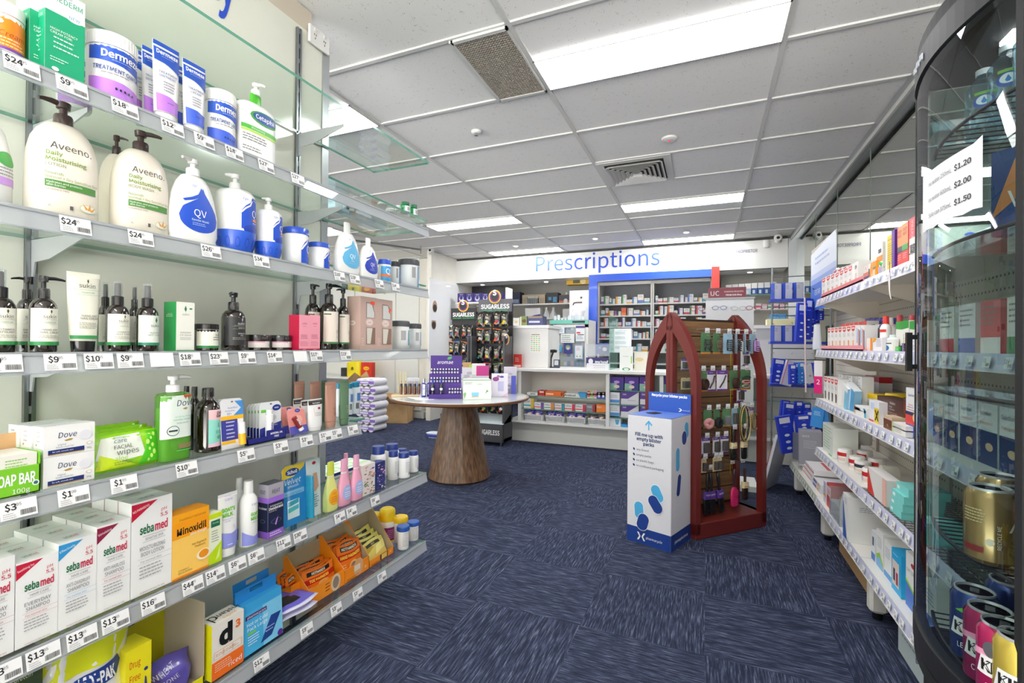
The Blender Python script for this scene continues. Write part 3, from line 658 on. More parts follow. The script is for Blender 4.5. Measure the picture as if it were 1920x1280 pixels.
jar('cream_jar', 'small jar with blue lid, blue label and orange stripe near the shelf end', at('B', 708, 734, 488, .04), HDPE, C('#2450c0', .3), [('r', 0, 1, 0, 1, '#3f9fd8'), ('t', 'QV', .5, .6, .3, '#ffffff'), ('r', 0, 1, .28, .42, '#f07030'), ('t', 'baby', .5, .45, .1, '#ffffff')], .2)
for L, R, T, sb, lab in ((731, 750, 491, .09, 'dark-lidded blue label jar partly hidden behind its neighbour on the pump bottle shelf'), (747, 786, 488, .03, 'dark-lidded white jar with blue label at the far end of the pump bottle shelf')):
    jar('powder_jar', lab, at('B', L, R, T, sb), C('#dfe3e6', .35), C('#4a4c50', .5), [('r', .55, 1, 0, .95, '#2f86c4'), ('l', .6, .95, .8, 8, .08, '#9cc8e8'), ('r', .28, .42, .4, .9, '#9a9a9a')], .2, ridges=True)
# ---- shelf C : amber bottles
def sk_label(l1, l2='', grn=True, dark=False):
    fg = '#e8e8e8' if dark else '#4a4a44'; bg = '#2b2c2e' if dark else CREAM
    o = [('r', 0, 1, 0, 1, bg), ('t', 'sukin', .55, .78, .09, fg, {'w': .46}), ('p', [(.56, .84), (.54, .92), (.575, 1.0), (.59, .92)], '#33402f' if not dark else '#dddddd'), ('l', .3, .8, .7, 1, .03, '#aaa896'), ('r', .25, .85, .67, .675, '#9fb79f'), ('t', 'SIGNATURE', .55, .62, .035, '#5f8f6f' if not dark else fg, {'w': .38}), ('r', .25, .85, .58, .585, '#9fb79f'),
         ('t', l1, .55, .42, .05, fg, {'w': .56}), ('t', l2, .55, .35, .05, fg, {'w': .52}) if l2 else ('l', .3, .8, .36, 1, .03, '#999999'), ('l', .25, .85, .27, 3, .035, '#9a9a8c')]
    if grn: o.append(('r', 0, 1, 0, .10, GRN))
    return o
def amber(L, R, T, sb, l1, l2, lab, head='pump', ang=-1.4, k='C', ops=None, body=None, ln=3.4, nm='amber_bottle', cat='bottle'):
    body = body or AMBER
    z = .70 if head == 'pump' else .66
    f = [(0, .96), (.02, 1), (z-.14, 1), (z-.08, .93), (z-.03, .74), (z, .50), (z+.005, .40)]
    if head == 'pump': ex = pump_head(z, 1.0, .46, BLK, ang, ln, down=-.7); parts = [('bottle_body', f, body, 24)]
    else:
        ex = None
        parts = [('bottle_body', f, body, 24), ('collar', [(z, .52), (z+.12, .52), (z+.13, .42)], BLK, 20), ('spray_head', [(z+.13, .30), (.97, .28), (.975, .2)], BLK, 14), ('clear_cap', [(z+.13, .40), (.99, .40), (1, .36)], PLASTIC, 18)]
    return vessel(nm, lab, cat, at(k, L, R, T, sb), parts, [(0, .09, z-.13, 1.35, ops or sk_label(l1, l2))], extra=ex)
amber(-36, 33, 505, .03, 'BOTANICAL', 'EXFOLIANT', 'amber spray bottle cut by the left edge at eye level', 'spray')
amber(30, 72, 520, .09, 'HAND AND', 'NAIL CREAM', 'amber pump bottle half hidden behind the next one', 'pump', -1.5)
amber(54, 110, 518, .02, 'HAND AND', 'NAIL CREAM', 'amber hand cream bottle with black pump pointing right', 'pump', 1.45)
tube_pack('hand_cream_tube', 'tall cream coloured tube with black cap among the amber bottles', 'tube', at('C', 124, 190, 512, .02, .045, True), C('#efeedd', .4), BLK,
    [('t', 'sukin', .55, .81, .055, '#4a4a44', {'w': .56}), ('p', [(.57, .84), (.55, .88), (.575, .92), (.59, .88)], '#33402f'), ('l', .35, .85, .775, 1, .015, '#aaa896'), ('r', .22, .9, .745, .748, '#6fae8a'), ('t', 'SIGNATURE', .56, .705, .02, '#5f8f6f', {'w': .38}), ('r', .22, .9, .67, .673, '#6fae8a'), ('t', 'HAND AND', .58, .36, .03, '#4a4a44', {'w': .5}), ('t', 'NAIL CREAM', .58, .32, .03, '#4a4a44', {'w': .56}), ('l', .3, .85, .25, 4, .025, '#9a9a8c'), ('r', .0, 1, .02, .07, GRN)], .14, ang=1.3, capw=.76)
amber(183, 213, 530, .08, '', '', 'amber spray bottle behind the original mist bottle', 'spray')
amber(198, 244, 528, .02, 'HYDRATING', 'MIST TONER', 'front amber mist spray bottle, the nearer of the two', 'spray')
amber(240, 265, 536, .08, '', '', 'amber spray bottle behind the leaf label mist bottle', 'spray')
amber(255, 299, 533, .02, 'Hydrating', 'MIST TONER', 'front amber mist spray bottle with a green leaf label', 'spray', ops=[('r', 0, 1, 0, 1, '#e6ece2'), ('p', [(.62, .74), (.58, .84), (.63, .95), (.68, .84)], '#2e7a4a'), ('t', 'sukin', .6, .66, .09, '#3a6a4a', {'w': .5}), ('t', 'Hydrating', .58, .42, .05, '#7a8a80', {'w': .4}), ('t', 'MIST TONER', .58, .34, .05, '#7a8a80', {'w': .5}), ('r', 0, 1, 0, .09, '#2e8b6a')])
P = at('C', 331, 365, 567, .03, .052); carton('serum_carton', 'white and green serum carton standing between spray bottle and small jar', 'box', P, '#f2f2e8', [('p', [(.5, .8), (.42, .86), (.5, .93), (.56, .86)], '#2e7a4a'), ('c', .78, .87, .09, '#2e8b4a', .5), ('t', 'sukin', .5, .75, .04, '#8a8a7a', {'w': .6}), ('t', 'Antioxidant', .5, .38, .032, '#8a8a7a', {'w': .6}), ('t', 'EYE SERUM', .5, .325, .03, '#8a8a7a', {'w': .62}), ('l', .2, .8, .27, 2, .03, '#aaaaaa'), ('r', 0, 1, 0, .02, '#2e8b4a')],
    [('r', 0, 1, 0, 1, '#1f9a4c'), ('t', 'FRAGRANCE', .5, .76, .02, '#d8f0d8', {'w': .6}), ('l', .2, .8, .73, 2, .03, '#d8f0d8')])
jar('moisturiser_jar', 'small amber jar with black lid and cream label by the green carton', at('C', 363, 411, 608, .03), AMBER, BLK, [('r', 0, 1, 0, 1, CREAM), ('t', 'sukin', .7, .72, .16, '#4a4a44', {'w': .25}), ('l', .5, .9, .55, 2, .12, '#77776a'), ('r', 0, 1, 0, .13, GRN)], .2, z0=.1)
amber(415, 461, 549, .03, 'SHAVING', 'GEL', 'dark pump bottle with a charcoal label standing alone', 'pump', -.9, ops=sk_label('SHAVING', 'GEL', False, True), ln=2.6)
sj = [('r', 0, 1, 0, 1, '#ece4e0'), ('r', 0, .5, .8, 1, '#e8a0b8'), ('t', 'sukin', .75, .45, .3, '#5a4a4a', {'w': .2})]
jar('moisturiser_jar', 'low wide dark jar with pale pink label, left one of two', at('C', 458, 506, 628, .04), AMBER, BLK, sj, .38, z0=.18, z1=.58)
jar('moisturiser_jar', 'low wide dark jar with pale pink label, right one touching the red cartons', at('C', 503, 548, 629, .04), AMBER, BLK, sj, .38, z0=.18, z1=.58)
pk = [('r', 0, 1, .04, 1, '#f0a0b0'), ('t', 'sukin', .5, .76, .05, '#8a3a50', {'w': .66}), ('t', 'ROSEHIP', .5, .68, .02, '#8a3a50'), ('l', .15, .85, .42, 3, .045, '#a05068'), ('l', .1, .9, .23, 4, .035, '#c87088'), ('t', 'ROSEHIP', .5, .02, .02, '#ffffff')]
P = at('C', 561, 581, 591, .02, .048); carton('oil_carton', 'red and pink carton, left one of the pair at eye level', 'box', P, '#c31a44', pk)
P = at('C', 581, 600, 591, .02, .048); carton('oil_carton', 'red and pink carton, right one of the pair against the amber bottles', 'box', P, '#c31a44', pk)
def hb(L, R, T, sb, lab, ang, blue='#7aa6d0'): return amber(L, R, T, sb, '', '', lab, 'pump', ang, ops=[('r', 0, 1, 0, 1, '#efe3d6'), ('r', .02, .3, .9, .94, '#3f6a4a'), ('p', [(.75, .84), (.73, .9), (.755, .96), (.77, .9)], '#33402f'), ('t', 'sukin', .78, .77, .06, '#4a4a44', {'w': .28}), ('t', 'HYDRATING', .72, .42, .035, '#4a4a44', {'w': .34}), ('t', 'BODY LOTION', .72, .37, .035, '#4a4a44', {'w': .4}), ('t', 'LIME & COCO', .72, .31, .03, blue, {'w': .34}), ('l', .55, .9, .22, 3, .03, '#9a9a8c'), ('r', 0, 1, 0, .06, '#3f7a4a')], ln=3)
hb(572, 602, 533, .08, 'tall amber lotion bottle behind the red cartons', -.2)
hb(599, 635, 532, .03, 'tall amber lotion bottle, middle of the three at the partition end', 1.0)
hb(631, 656, 541, .05, 'tall amber lotion bottle, rightmost of three, next to the beige gift box', -1.6)
gb = [('p', [(.35, .60), (.9, .60), (.9, .72), (.82, .78), (.82, .84), (.7, .90), (.35, .90)], '#8a8078'), ('p', [(.39, .61), (.86, .61), (.86, .71), (.78, .77), (.70, .88), (.39, .88)], '#d8d8d4'), ('c', .55, .52, .24, '#e8d4cc', .6), ('c', .55, .52, .21, '#d9b8ac', .58), ('c', .55, .52, .19, '#ecdcd4', .56), ('t', 'Lind', .55, .52, .04, '#a07868', {'i': .3, 'w': .22}), ('r', .35, .92, .1, .42, '#8a7060'), ('p', [(.4, .11), (.62, .11), (.74, .41), (.38, .41)], '#dcd8cc'), ('l', .05, .25, .2, 4, .04, '#e8cfc4')]
P = at('C', 676, 706, 557, .03, .07); t = carton('gift_box', 'beige windowed gift box, left one, with an orange sticker', 'box', P, '#c9aca0', gb+[('r', .6, .85, .86, .92, '#ff5030')], [('c', .4, .5, .25, '#e8d8d0', .6), ('t', 'Lind', .4, .5, .04, '#a07868', {'i': .3, 'w': .3})])
P = at('C', 706, 736, 562, .03, .07); carton('gift_box', 'beige windowed gift box, right one, next to the grey-lidded jars', 'box', P, '#c9aca0', gb+[('p', [(.72, .78), (.84, .84), (.9, .8), (.78, .73)], '#ff5030')])
pj = [('r', .55, 1, .1, .82, '#2f9cc4'), ('l', .6, .95, .72, 7, .08, '#a8d8e8'), ('r', .2, .4, .35, .8, '#a8a8a8')]
jar('powder_jar', 'grey-lidded white jar with turquoise label beside the gift boxes', at('C', 734, 768, 602, .04), C('#e4e6e6', .35), C('#55585c', .5), pj, .2, ridges=True)
jar('powder_jar', 'grey-lidded white jar with turquoise label, last on the eye-level shelf', at('C', 767, 790, 607, .06), C('#e4e6e6', .35), C('#55585c', .5), pj, .2, ridges=True)
# ---- shelf D
P = at('D', -60, 76, 848, .015, .10); loc, w, d, h = P
t = thing('soap_display_tray', 'lime green display tray of soap bars at the left edge of the photo', 'box', loc, pi/2)
m = MB(); G1 = '#7ac52c'; m.box(-w/2, w/2, -d/2, -d/2+.002, 0, h*.62, G1).box(w/2-.002, w/2, -d/2, d/2, 0, h*.9, G1).box(-w/2, w/2, d/2-.002, d/2, 0, h*1.25, '#c9a070').box(-w/2, w/2, -d/2, d/2, 0, .002, G1)
m.face('front', w, d, h*.62, [('t', 'SOAP BAR', .62, .58, .36, '#ffffff', {'w': .62, 'b': .02}), ('t', '100g', .72, .16, .16, '#ffffff'), ('c', .93, .35, .055, '#ffffff'), ('c', .93, .35, .035, '#2a6a6a')]); m.build('tray', t)
for i in range(2):
    tag(MB().box(-w/2+.004, w/2-.004, -d/2+.004, d/2-.004, 0, h*.42, '#eeeae2').face('front', w-.008, d-.008, h*.42, [('bar', .2, .4, .2, .7, '#444444'), ('l', .5, .85, .7, 4, .15, '#8fc860')]).build('soap_carton', None, (loc[0], loc[1], loc[2]+.004+i*h*.43), pi/2), ('lower' if i == 0 else 'upper')+' white soap carton inside the lime green tray', 'box')
dove = [('t', 'Dove', .45, .68, .18, '#1c2f5c', {'i': .15, 'w': .36}), ('p', [(.38, .5), (.5, .54), (.56, .52), (.52, .47), (.42, .46)], '#b09048'), ('t', 'original', .34, .37, .06, '#8a90a0', {'w': .16}), ('t', 'beauty cream bar', .4, .29, .06, '#8a90a0', {'w': .34}), ('r', .08, .78, .08, .22, '#1b2c6c'), ('t', 'for soft, smooth skin', .36, .15, .045, '#ffffff', {'w': .4}), ('r', .08, .78, .05, .08, '#b08f4a'), ('c', .8, .6, .13, '#e8e8ee', .9), ('t', '90g', .88, .13, .06, '#555555'), ('c', .88, .3, .06, '#b8a070', .6), ('c', .88, .3, .05, '#f6f6f4', .6)]
for i in range(3):
    for j, (T_, zz) in enumerate(((870, 0), (800, 1))):
        loc, w, d, h = at('D', 81+0, 177, 866, .02, .04)
        hh = (onX(130, 797, XF-.02).z-ZS['D'])/2
        carton('soap_bar_carton', '%s white soap carton with navy stripe, %s of the stack' % (('front', 'middle row', 'back row')[i], ('bottom', 'top')[j]), 'box', ((loc[0]-i*.043, loc[1]-i*.004, ZS['D']+.001+j*(hh+.0005)), w, d, hh), '#f4f4f2', dove, [('c', .3, .4, .06, '#b08f4a'), ('l', .3, .8, .8, 3, .15, '#bbbbbb')], [('t', 'Dove', .3, .5, .3, '#c8ccd8')])
def wipes(L, R, T, sb, lab, front=True):
    loc, w, d, h = at('D', L, R, T, sb, .022); m = MB()
    m.M = Matrix.Rotation(-.12, 4, 'X')
    cols = 14; v = []; f = []; rows = 8
    for s in (-1, 1):
        for i in range(cols+1):
            for j in range(rows+1):
                u = i/cols; q = j/rows; e = (min(u, 1-u, q, 1-q)*5); b = d/2*(1-(1-min(1, e))**2)+.0008*sin(i*2.3+j*1.7)
                v.append(((u-.5)*w, s*b, q*h))
    for s in range(2):
        for i in range(cols):
            for j in range(rows):
                a = s*(cols+1)*(rows+1)+i*(rows+1)+j; f.append((a, a+rows+1, a+rows+2, a+1) if s == 0 else (a, a+1, a+rows+2, a+rows+1))
    m.add(v, f, C('#93d41c', .2, coat=.6), True)
    mp = lambda x, y, e: (x, -d/2*min(1, max(0, 1-(1-min(1, min(x/w+.5, .5-x/w, y/h, 1-y/h)*5))**2))-.0006-e, y)
    ops = [('p', [(.03, .35), (.05, .9), (.72, .95), (.74, .3), (.3, .25)], '#f2f7ea'), ('p', [(.74, .95), (.98, .97), (.99, .12), (.62, .05), (.74, .5)], '#4fc41c'), ('p', [(.02, .08), (.05, .5), (.3, .3), (.6, .08)], '#c8e020')]
    ops += [('c', .82+.05*((i*37) % 5-2)/2, .15+.1*i, .018+.006*(i % 3), '#c9f57a', 1.5) for i in range(8)]
    ops += [('t', 'PHARMACY', .36, .89, .04, '#7a8a7a', {'w': .2}), ('t', 'care', .36, .80, .11, '#5a7a8a', {'w': .22}), ('t', 'FACIAL', .4, .63, .10, '#3f4a40', {'w': .3}), ('t', 'wipes', .46, .49, .14, '#5a6a5a', {'w': .4}), ('t', 'aloe', .36, .33, .11, '#a6c62c', {'w': .24}), ('l', .25, .6, .22, 2, .05, '#6a8a4a')]
    if front: m.draw(mp, w, h, ops, True)
    o = m.build('wipes_packet', None, (loc[0], loc[1], loc[2]+.001), pi/2); return tag(o, lab, 'packet')
wipes(180, 306, 812, .035, 'front green packet of facial wipes with white panel')
wipes(181, 295, 808, .065, 'green wipes packet second from the front', False)
wipes(181, 285, 802, .095, 'green wipes packet third from the front', False)
wipes(181, 270, 796, .125, 'green wipes packet at the very back', False)
PETG = thin_glass('green_clear_bottle', '#b4dd9c', 1.45, .25, '#8fd060')
vessel('body_wash_bottle', 'clear green pump bottle with a white label and white pump', 'bottle', at('D', 294, 356, 705, .02, .05, True),
    [('bottle_body', [(0, .95, 3.6), (.02, 1, 3.6), (.76, 1, 3.6), (.79, .93, 3), (.805, .6, 2.4), (.81, .34)], PETG, 28), ('liquid', [(.01, .9, 3.6), (.62, .93, 3.6), (.63, .9, 3.6)], C('#8cc63a', .2), 28)],
    [(0, .27, .77, 1.35, [('r', .08, .97, .0, 1, '#e9f4ea'), ('t', 'Dove', .66, .82, .14, '#1c2f5c', {'i': .15, 'w': .42}), ('p', [(.58, .68), (.66, .71), (.7, .69), (.66, .65)], '#b09048'), ('t', 'purifying detox', .6, .5, .035, '#8fd0b8', {'w': .44}), ('t', 'micellar water', .58, .43, .04, '#4fb08a', {'w': .48}), ('t', 'body wash', .58, .35, .035, '#6a8a80', {'w': .3}), ('c', .38, .18, .13, '#3a4a4a', .95), ('c', .38, .18, .115, '#e9f4ea', .95), ('r', .29, .47, .16, .20, '#2f3f40'), ('r', .6, .78, .955, 1.0, '#d83020')]),
     (0, .10, .22, 1.3, [('r', .5, .95, .3, .8, '#8a7a50'), ('r', .45, .95, .1, .18, '#4fd060')])], extra=pump_head(.81, 1.0, .42, HDPE, 1.5, 2.6, down=-.6))
og = [('r', .3, 1, 0, 1, '#8fd8c8'), ('p', [(.3, 1), (1, 1), (1, .66), (.3, .75)], '#f0c8cc'), ('p', [(.3, 0), (1, 0), (1, .16), (.3, .08)], '#e8c0d0'), ('t', 'Only', .66, .91, .07, '#5a2a2a', {'w': .3, 'b': .02}), ('t', 'Good', .66, .83, .07, '#5a2a2a', {'w': .34, 'b': .02}), ('r', .58, .6, .52, .64, '#3a7a70'), ('r', .66, .68, .5, .66, '#3a7a70'), ('r', .74, .76, .53, .63, '#3a7a70'), ('l', .5, .85, .42, 3, .03, '#4a8a80'), ('c', .6, .25, .06, '#5aa898'), ('c', .76, .25, .06, '#5aa898')]
def dkb(L, R, T, sb, lab):
    f = [(0, .9), (.02, 1), (.62, 1), (.70, .93), (.76, .75), (.80, .5), (.83, .42), (.86, .40)]
    return vessel('dark_bottle', lab, 'bottle', at('D', L, R, T, sb), [('bottle_body', f, AMBER, 26), ('cap', [(.86, .46), (.985, .44), (1, .40)], BLK)], [(0, .08, .66, 1.35, og)])
dkb(364, 416, 727, .03, 'front dark bottle with mint and pink label and black cap')
dkb(352, 378, 725, .10, 'dark bottle directly behind the front dark bottle')
dkb(338, 362, 724, .15, 'dark bottle mostly hidden behind the clear green pump bottle')
def blister(name, lab, P, card, ops, bl=None, rot=pi/2, lean=.08, cat='packet', group=None, hole=True, th=.0025):
    loc, w, d, h = P; t = thing(name, lab, cat, loc, rot, group); t.rotation_euler = (-lean, 0, rot)
    m = MB(); r = w*.12
    pts = [(-w/2, 0), (w/2, 0), (w/2, h-r), (w/2-r, h), (-w/2+r, h), (-w/2, h-r)]
    m.prism(pts, 0, th, card, 'y'); m.draw(lambda x, y, e: (x, -e, y), w, h, ops+([('c', .5, .94, .05, '#6a6a6a', .6)] if hole else [])); m.build('backing_card', t)
    if bl: bl(t, w, h)
    return t
def lipst(u, mat1, mat2, r=.13, z0=.05, z1=.55):
    def f(t, w, h):
        m = MB(); cx = (u-.5)*w; R = r*w; m.loft([(z0*h, R, R, 2, cx, -R), ((z0+(z1-z0)*.5)*h, R, R, 2, cx, -R)], mat1, 14); m.loft([((z0+(z1-z0)*.5)*h, R*1.03, R*1.03, 2, cx, -R), (z1*h, R*.98, R*.98, 2, cx, -R)], mat2, 14); m.build('lip_balm', t)
    return f
gu = [('r', 0, 1, 0, .12, '#e8e8ee'), ('r', 0, .72, .17, .62, '#3b3f94'), ('r', 0, 1, .58, .66, '#f2b820'), ('r', 0, .6, .10, .16, '#f2b820'), ('p', [(.55, .66), (1, .66), (1, .95), (.62, .95), (.9, .8)], '#4a94dc'), ('t', 'Guardian', .52, .82, .035, '#6a70a8', {'w': .5}), ('t', 'Moisturising', .4, .76, .025, '#4a5aa0', {'w': .5}), ('t', '50+', .36, .70, .045, '#4a5aa0'), ('l', .2, .6, .52, 5, .075, '#c8c8f0')]
for i in range(5):
    blister('lip_balm_pack', '%s sunscreen lip balm pack in blue white and yellow' % ('front', 'second', 'third', 'fourth', 'rearmost')[i], at('D', 420-3*i, 462-4*i, 748, .02+.022*i, .012), '#f2f2f4', gu, lipst(.82, C('#f2b820', .4), HDPE, z1=.5) if i < 2 else None)
nv = [('p', [(0, 0), (0, .28), (1, .42), (1, 0)], '#26318c'), ('r', 0, .9, .84, .93, '#eef0f4'), ('c', .78, .82, .2, '#20348f', .62), ('t', 'NIVEA', .78, .82, .035, '#ffffff', {'w': .3, 'b': .02}), ('c', .55, .55, .22, '#d4d8dc', .6), ('t', '+', .62, .58, .09, '#d84040'), ('t', 'REPAIR &', .68, .34, .03, '#ffffff', {'w': .3}), ('r', .05, .4, .72, .80, '#6abf4a')]
def nvst(t, w, h):
    m = MB(); cx = -.18*w; R = .15*w; m.loft([(.06*h, R, R, 2, cx, -R), (.66*h, R, R, 2, cx, -R), (.67*h, R*.7, R*.7, 2, cx, -R), (.80*h, R*.85, R*.85, 2, cx, -R)], HDPE, 14)
    m.draw(lambda x, y, e: (cx+x, -2*R-e, .10*h+y), .1*w, .5*h, [('t', 'NIVEA', .5, .5, .11, '#1f2f90', {'r': pi/2, 'b': .02})]); m.build('lip_balm', t)
for i in range(5):
    blister('lip_care_pack', '%s white and navy lip care pack in the small navy tray' % ('nearest', 'second', 'third', 'fourth', 'last')[i], (lambda q: ((q[0][0], q[0][1]-.012*i, q[0][2]+.006), q[1], q[2], q[3]))(at('D', 490, 530, 757, .035+.02*i, .012)), '#f0f2f2', nv, nvst if i < 4 else None, lean=.02)
loc, w, d, h = at('D', 465, 536, 808, .015, .11); m = MB(); TR = C('#262a80', .4)
m.box(-w/2, w/2, -d/2, d/2, 0, .003, TR).box(-w/2, -w*.02, -d/2, -d/2+.003, 0, h*.5, TR).box(-w*.02, w/2, -d/2, -d/2+.003, 0, h, TR).box(-w/2, -w/2+.002, -d/2, d/2, 0, h*.6, TR).box(w/2-.002, w/2, -d/2, d/2, 0, h*.7, TR)
m.draw(lambda x, y, e: (x+w*.24, -d/2-e, y), w*.5, h, [('t', 'MINERAL OIL', .5, .68, .16, '#ffffff', {'w': .85, 'b': .02}), ('t', 'FREE', .5, .38, .16, '#ffffff', {'b': .02})])
tag(m.build('lip_care_tray', None, loc, pi/2), 'small navy card tray reading MINERAL OIL FREE', 'tray')
pkp = [('r', 0, 1, 0, .3, '#5a5cc0'), ('p', [(0, .3), (1, .3), (1, .9), (.5, 1), (0, .9)], '#ee9a94'), ('c', .55, .55, .25, '#f5b8a8', .8), ('c', .6, .9, .16, '#3a4aa8', .55), ('t', 'NIVEA', .6, .9, .03, '#ffffff')]
def pkst(t, w, h):
    m = MB(); m.M = Matrix.Rotation(-.45, 4, 'Y'); R = .12*w; m.loft([(.08*h, R, R, 2, .1*w, -R), (.2*h, R, R, 2, .1*w, -R)], HDPE, 12); m.loft([(.2*h, R*1.05, R*1.05, 2, .1*w, -R), (.68*h, R, R, 2, .1*w, -R)], C('#8a2a2a', .3), 12); m.draw(lambda x, y, e: (.1*w+x, -2*R-.001-e, .2*h+y), .1*w, .5*h, [('t', 'FRUIT', .5, .5, .16, '#ffffff', {'r': pi/2, 'b': .02})]); m.build('lip_balm', t)
blister('pink_lip_pack', 'front pink and purple lip balm pack leaning in a clear holder', at('D', 548, 580, 765, .03, .012), '#e8b0b0', pkp, pkst, lean=.25)
blister('pink_lip_pack', 'pink lip balm pack behind the front pink one', at('D', 536, 562, 762, .06, .012), '#e8b0b0', pkp, None, lean=.25)
ng = [('r', 0, 1, .80, .96, '#3a3230'), ('t', 'Neutrogena', .5, .86, .04, '#ffffff', {'w': .7, 'b': .01}), ('r', .55, .7, .62, .70, '#a02048'), ('r', .3, .31, .4, .7, '#e08080'), ('l', .35, .8, .5, 3, .05, '#aaaaaa')]
for i, (L, R, T, sb, w_) in enumerate(((576, 605, 748, .02, 'front'), (563, 585, 750, .06, 'middle'), (548, 568, 747, .10, 'rear'))):
    tube_pack('hand_cream_tube', w_+' white tube with a dark brown band in the clear holder', 'tube', at('D', L, R, T, sb, .03, True), HDPE, HDPE, ng, .12)
PKT = '#b98a78'; GNT = '#5f7f60'
def bt(L, R, T, sb, c, lab): tube_pack('body_cream_tube', lab, 'tube', at('D', L, R, T, sb, .034, True), C(c, .5), C(c, .5), [('t', 'frank', .5, .84, .03, '#a86a50' if c == PKT else '#a07850', {'w': .5}), ('t', 'HAND &', .62, .32, .022, '#3a2a2a' if c == PKT else '#c0d0b0', {'w': .4}), ('t', 'NAIL', .62, .28, .022, '#3a2a2a' if c == PKT else '#c0d0b0', {'w': .3}), ('l', .5, .85, .22, 4, .025, '#6a4a40' if c == PKT else '#a0b890')], .13, capw=.85)
bt(608, 632, 716, .02, PKT, 'dusty pink tube standing at the front edge by the partition end')
bt(635, 656, 713, .02, GNT, 'sage green tube at the very end of the soap shelf')
bt(550, 573, 715, .15, PKT, 'dusty pink tube far back, seen left of the partition end')
bt(580, 603, 715, .12, PKT, 'dusty pink tube in the back, nearest the grey end post')
bt(600, 616, 713, .14, GNT, 'dark green tube behind the pink tubes')
# ---- shelf E
def seba(col, kind, l1, l2, tag1, cols='#b01840'):
    return [('p', [(0, .98), (.62, .98), (0, .80)], col), ('t', tag1, .03, .90, .025, '#ffffff', {'a': 'L', 'r': .28, 'w': .4}), ('t', 'seba', .36, .69, .085, '#1f6a44', {'w': .34, 'b': .02}), ('t', 'med', .72, .69, .085, '#c22848', {'w': .32, 'b': .02}), ('t', 'pH', .78, .86, .035, '#c22848'), ('t', '5.5', .78, .80, .04, '#c22848', {'b': .01}),
            ('r', .26, .82, .615, .619, '#888888'), ('t', kind, .54, .585, .027, '#77777a', {'w': .44}), ('r', .26, .82, .555, .558, '#888888'), ('t', l1, .5, .49, .042, '#6a6a70', {'w': .62}), ('t', l2, .5, .43, .042, '#6a6a70', {'w': .56}), ('r', .14, .98, .385, .387, cols), ('t', 'For normal skin', .46, .355, .022, cols, {'w': .5}), ('r', .14, .98, .33, .332, cols), ('l', .18, .85, .29, 4, .036, '#a8a8a8'), ('t', 'SCIENCE FOR HEALTHY SKIN', .5, .03, .016, '#b07080', {'w': .6})]
sebt = [('t', 'seba', .4, .5, .2, '#2f7a54', {'w': .2}), ('t', 'med', .58, .5, .2, '#c24858', {'w': .18}), ('l', .3, .75, .3, 1, .1, '#cccccc')]
def sebrow(L, R, T, sb, dep, ops, lab, n, stripe):
    for i in range(n):
        loc, w, d, h = at('E', L, R, T, sb, dep)
        carton('shampoo_carton', (lab, 'white medical skincare carton in the second row behind the '+lab.split(' carton')[0].split('white ')[-1]+' carton', 'white medical skincare carton in the rear row behind the '+lab.split(' carton')[0].split('white ')[-1]+' carton')[i], 'box', ((loc[0]-i*(dep+.003), loc[1], loc[2]), w, d, h), '#f3f3f1', ops if i == 0 else (), [('t', 'sebamed', .5, .83, .05, '#2f7a54', {'w': .7}), ('l', .1, .85, .74, 10, .05, '#cccccc'), ('r', .0, .02, .3, 1, stripe)], sebt)
sebrow(-52, 28, 1052, .02, .062, seba('#c01838', 'HAIR CARE', 'EVERYDAY', 'SHAMPOO', ''), 'white shampoo carton cut by the left edge of the photo', 2, '#c01838')
sebrow(30, 110, 1046, .02, .062, seba('#c01838', 'HAIR CARE', 'EVERYDAY', 'SHAMPOO', 'Soothing for', '#c84858'), 'white red-cornered shampoo carton with pink rules', 3, '#c01838')
sebrow(110, 182, 1010, .02, .062, seba('#2f94d0', 'HAIR CARE', 'ANTI-DANDRUFF', 'SHAMPOO', 'Effectively', '#5fa8d8'), 'white blue-cornered shampoo carton', 3, '#2f94d0')
sebrow(182, 245, 980, .02, .062, seba('#8a1c40', 'HAIR CARE', 'ANTI-HAIRLOSS', 'SHAMPOO', 'Stimulating', '#b03050'), 'white maroon-cornered shampoo carton', 3, '#8a1c40')
sebrow(247, 323, 935, .02, .055, seba('#c01838', 'SENSITIVE SKIN', 'MOISTURIZING', 'BODY LOTION', 'NO PARABENS', '#888888'), 'tall white body lotion carton reading NO PARABENS', 3, '#c01838')
P = at('E', 323, 392, 958, .02, .05); carton('treatment_carton', 'bright orange and yellow hair treatment carton next to the white ones', 'box', P, '#f2a418', [('r', 0, 1, .0, .62, '#f8c860'), ('t', 'PHARMACY MEDICINE', .55, .90, .032, '#b06a10', {'w': .72}), ('r', 0, 1, .62, .86, '#f29c10'), ('t', 'Minoxidil', .52, .72, .10, '#1c1208', {'w': .8, 'b': .02}), ('t', 'extra strength', .7, .635, .035, '#ffffff', {'w': .46, 'b': .01}), ('t', 'Hair Regrowth', .72, .46, .035, '#7a5010', {'w': .4}), ('t', 'Treatment', .74, .41, .035, '#7a5010', {'w': .3}), ('c', .85, .24, .2, '#fff0d0', .75), ('c', .85, .25, .14, '#e89018', .8), ('t', 'Contains 2', .16, .12, .025, '#3a2a10', {'a': 'L'}), ('t', '60 mL bottles', .16, .08, .025, '#3a2a10', {'a': 'L'}), ('r', 0, 1, 0, .03, '#f08a10')], [('r', 0, 1, 0, 1, '#f0a020')], [('r', 0, 1, 0, 1, '#f29c10')])
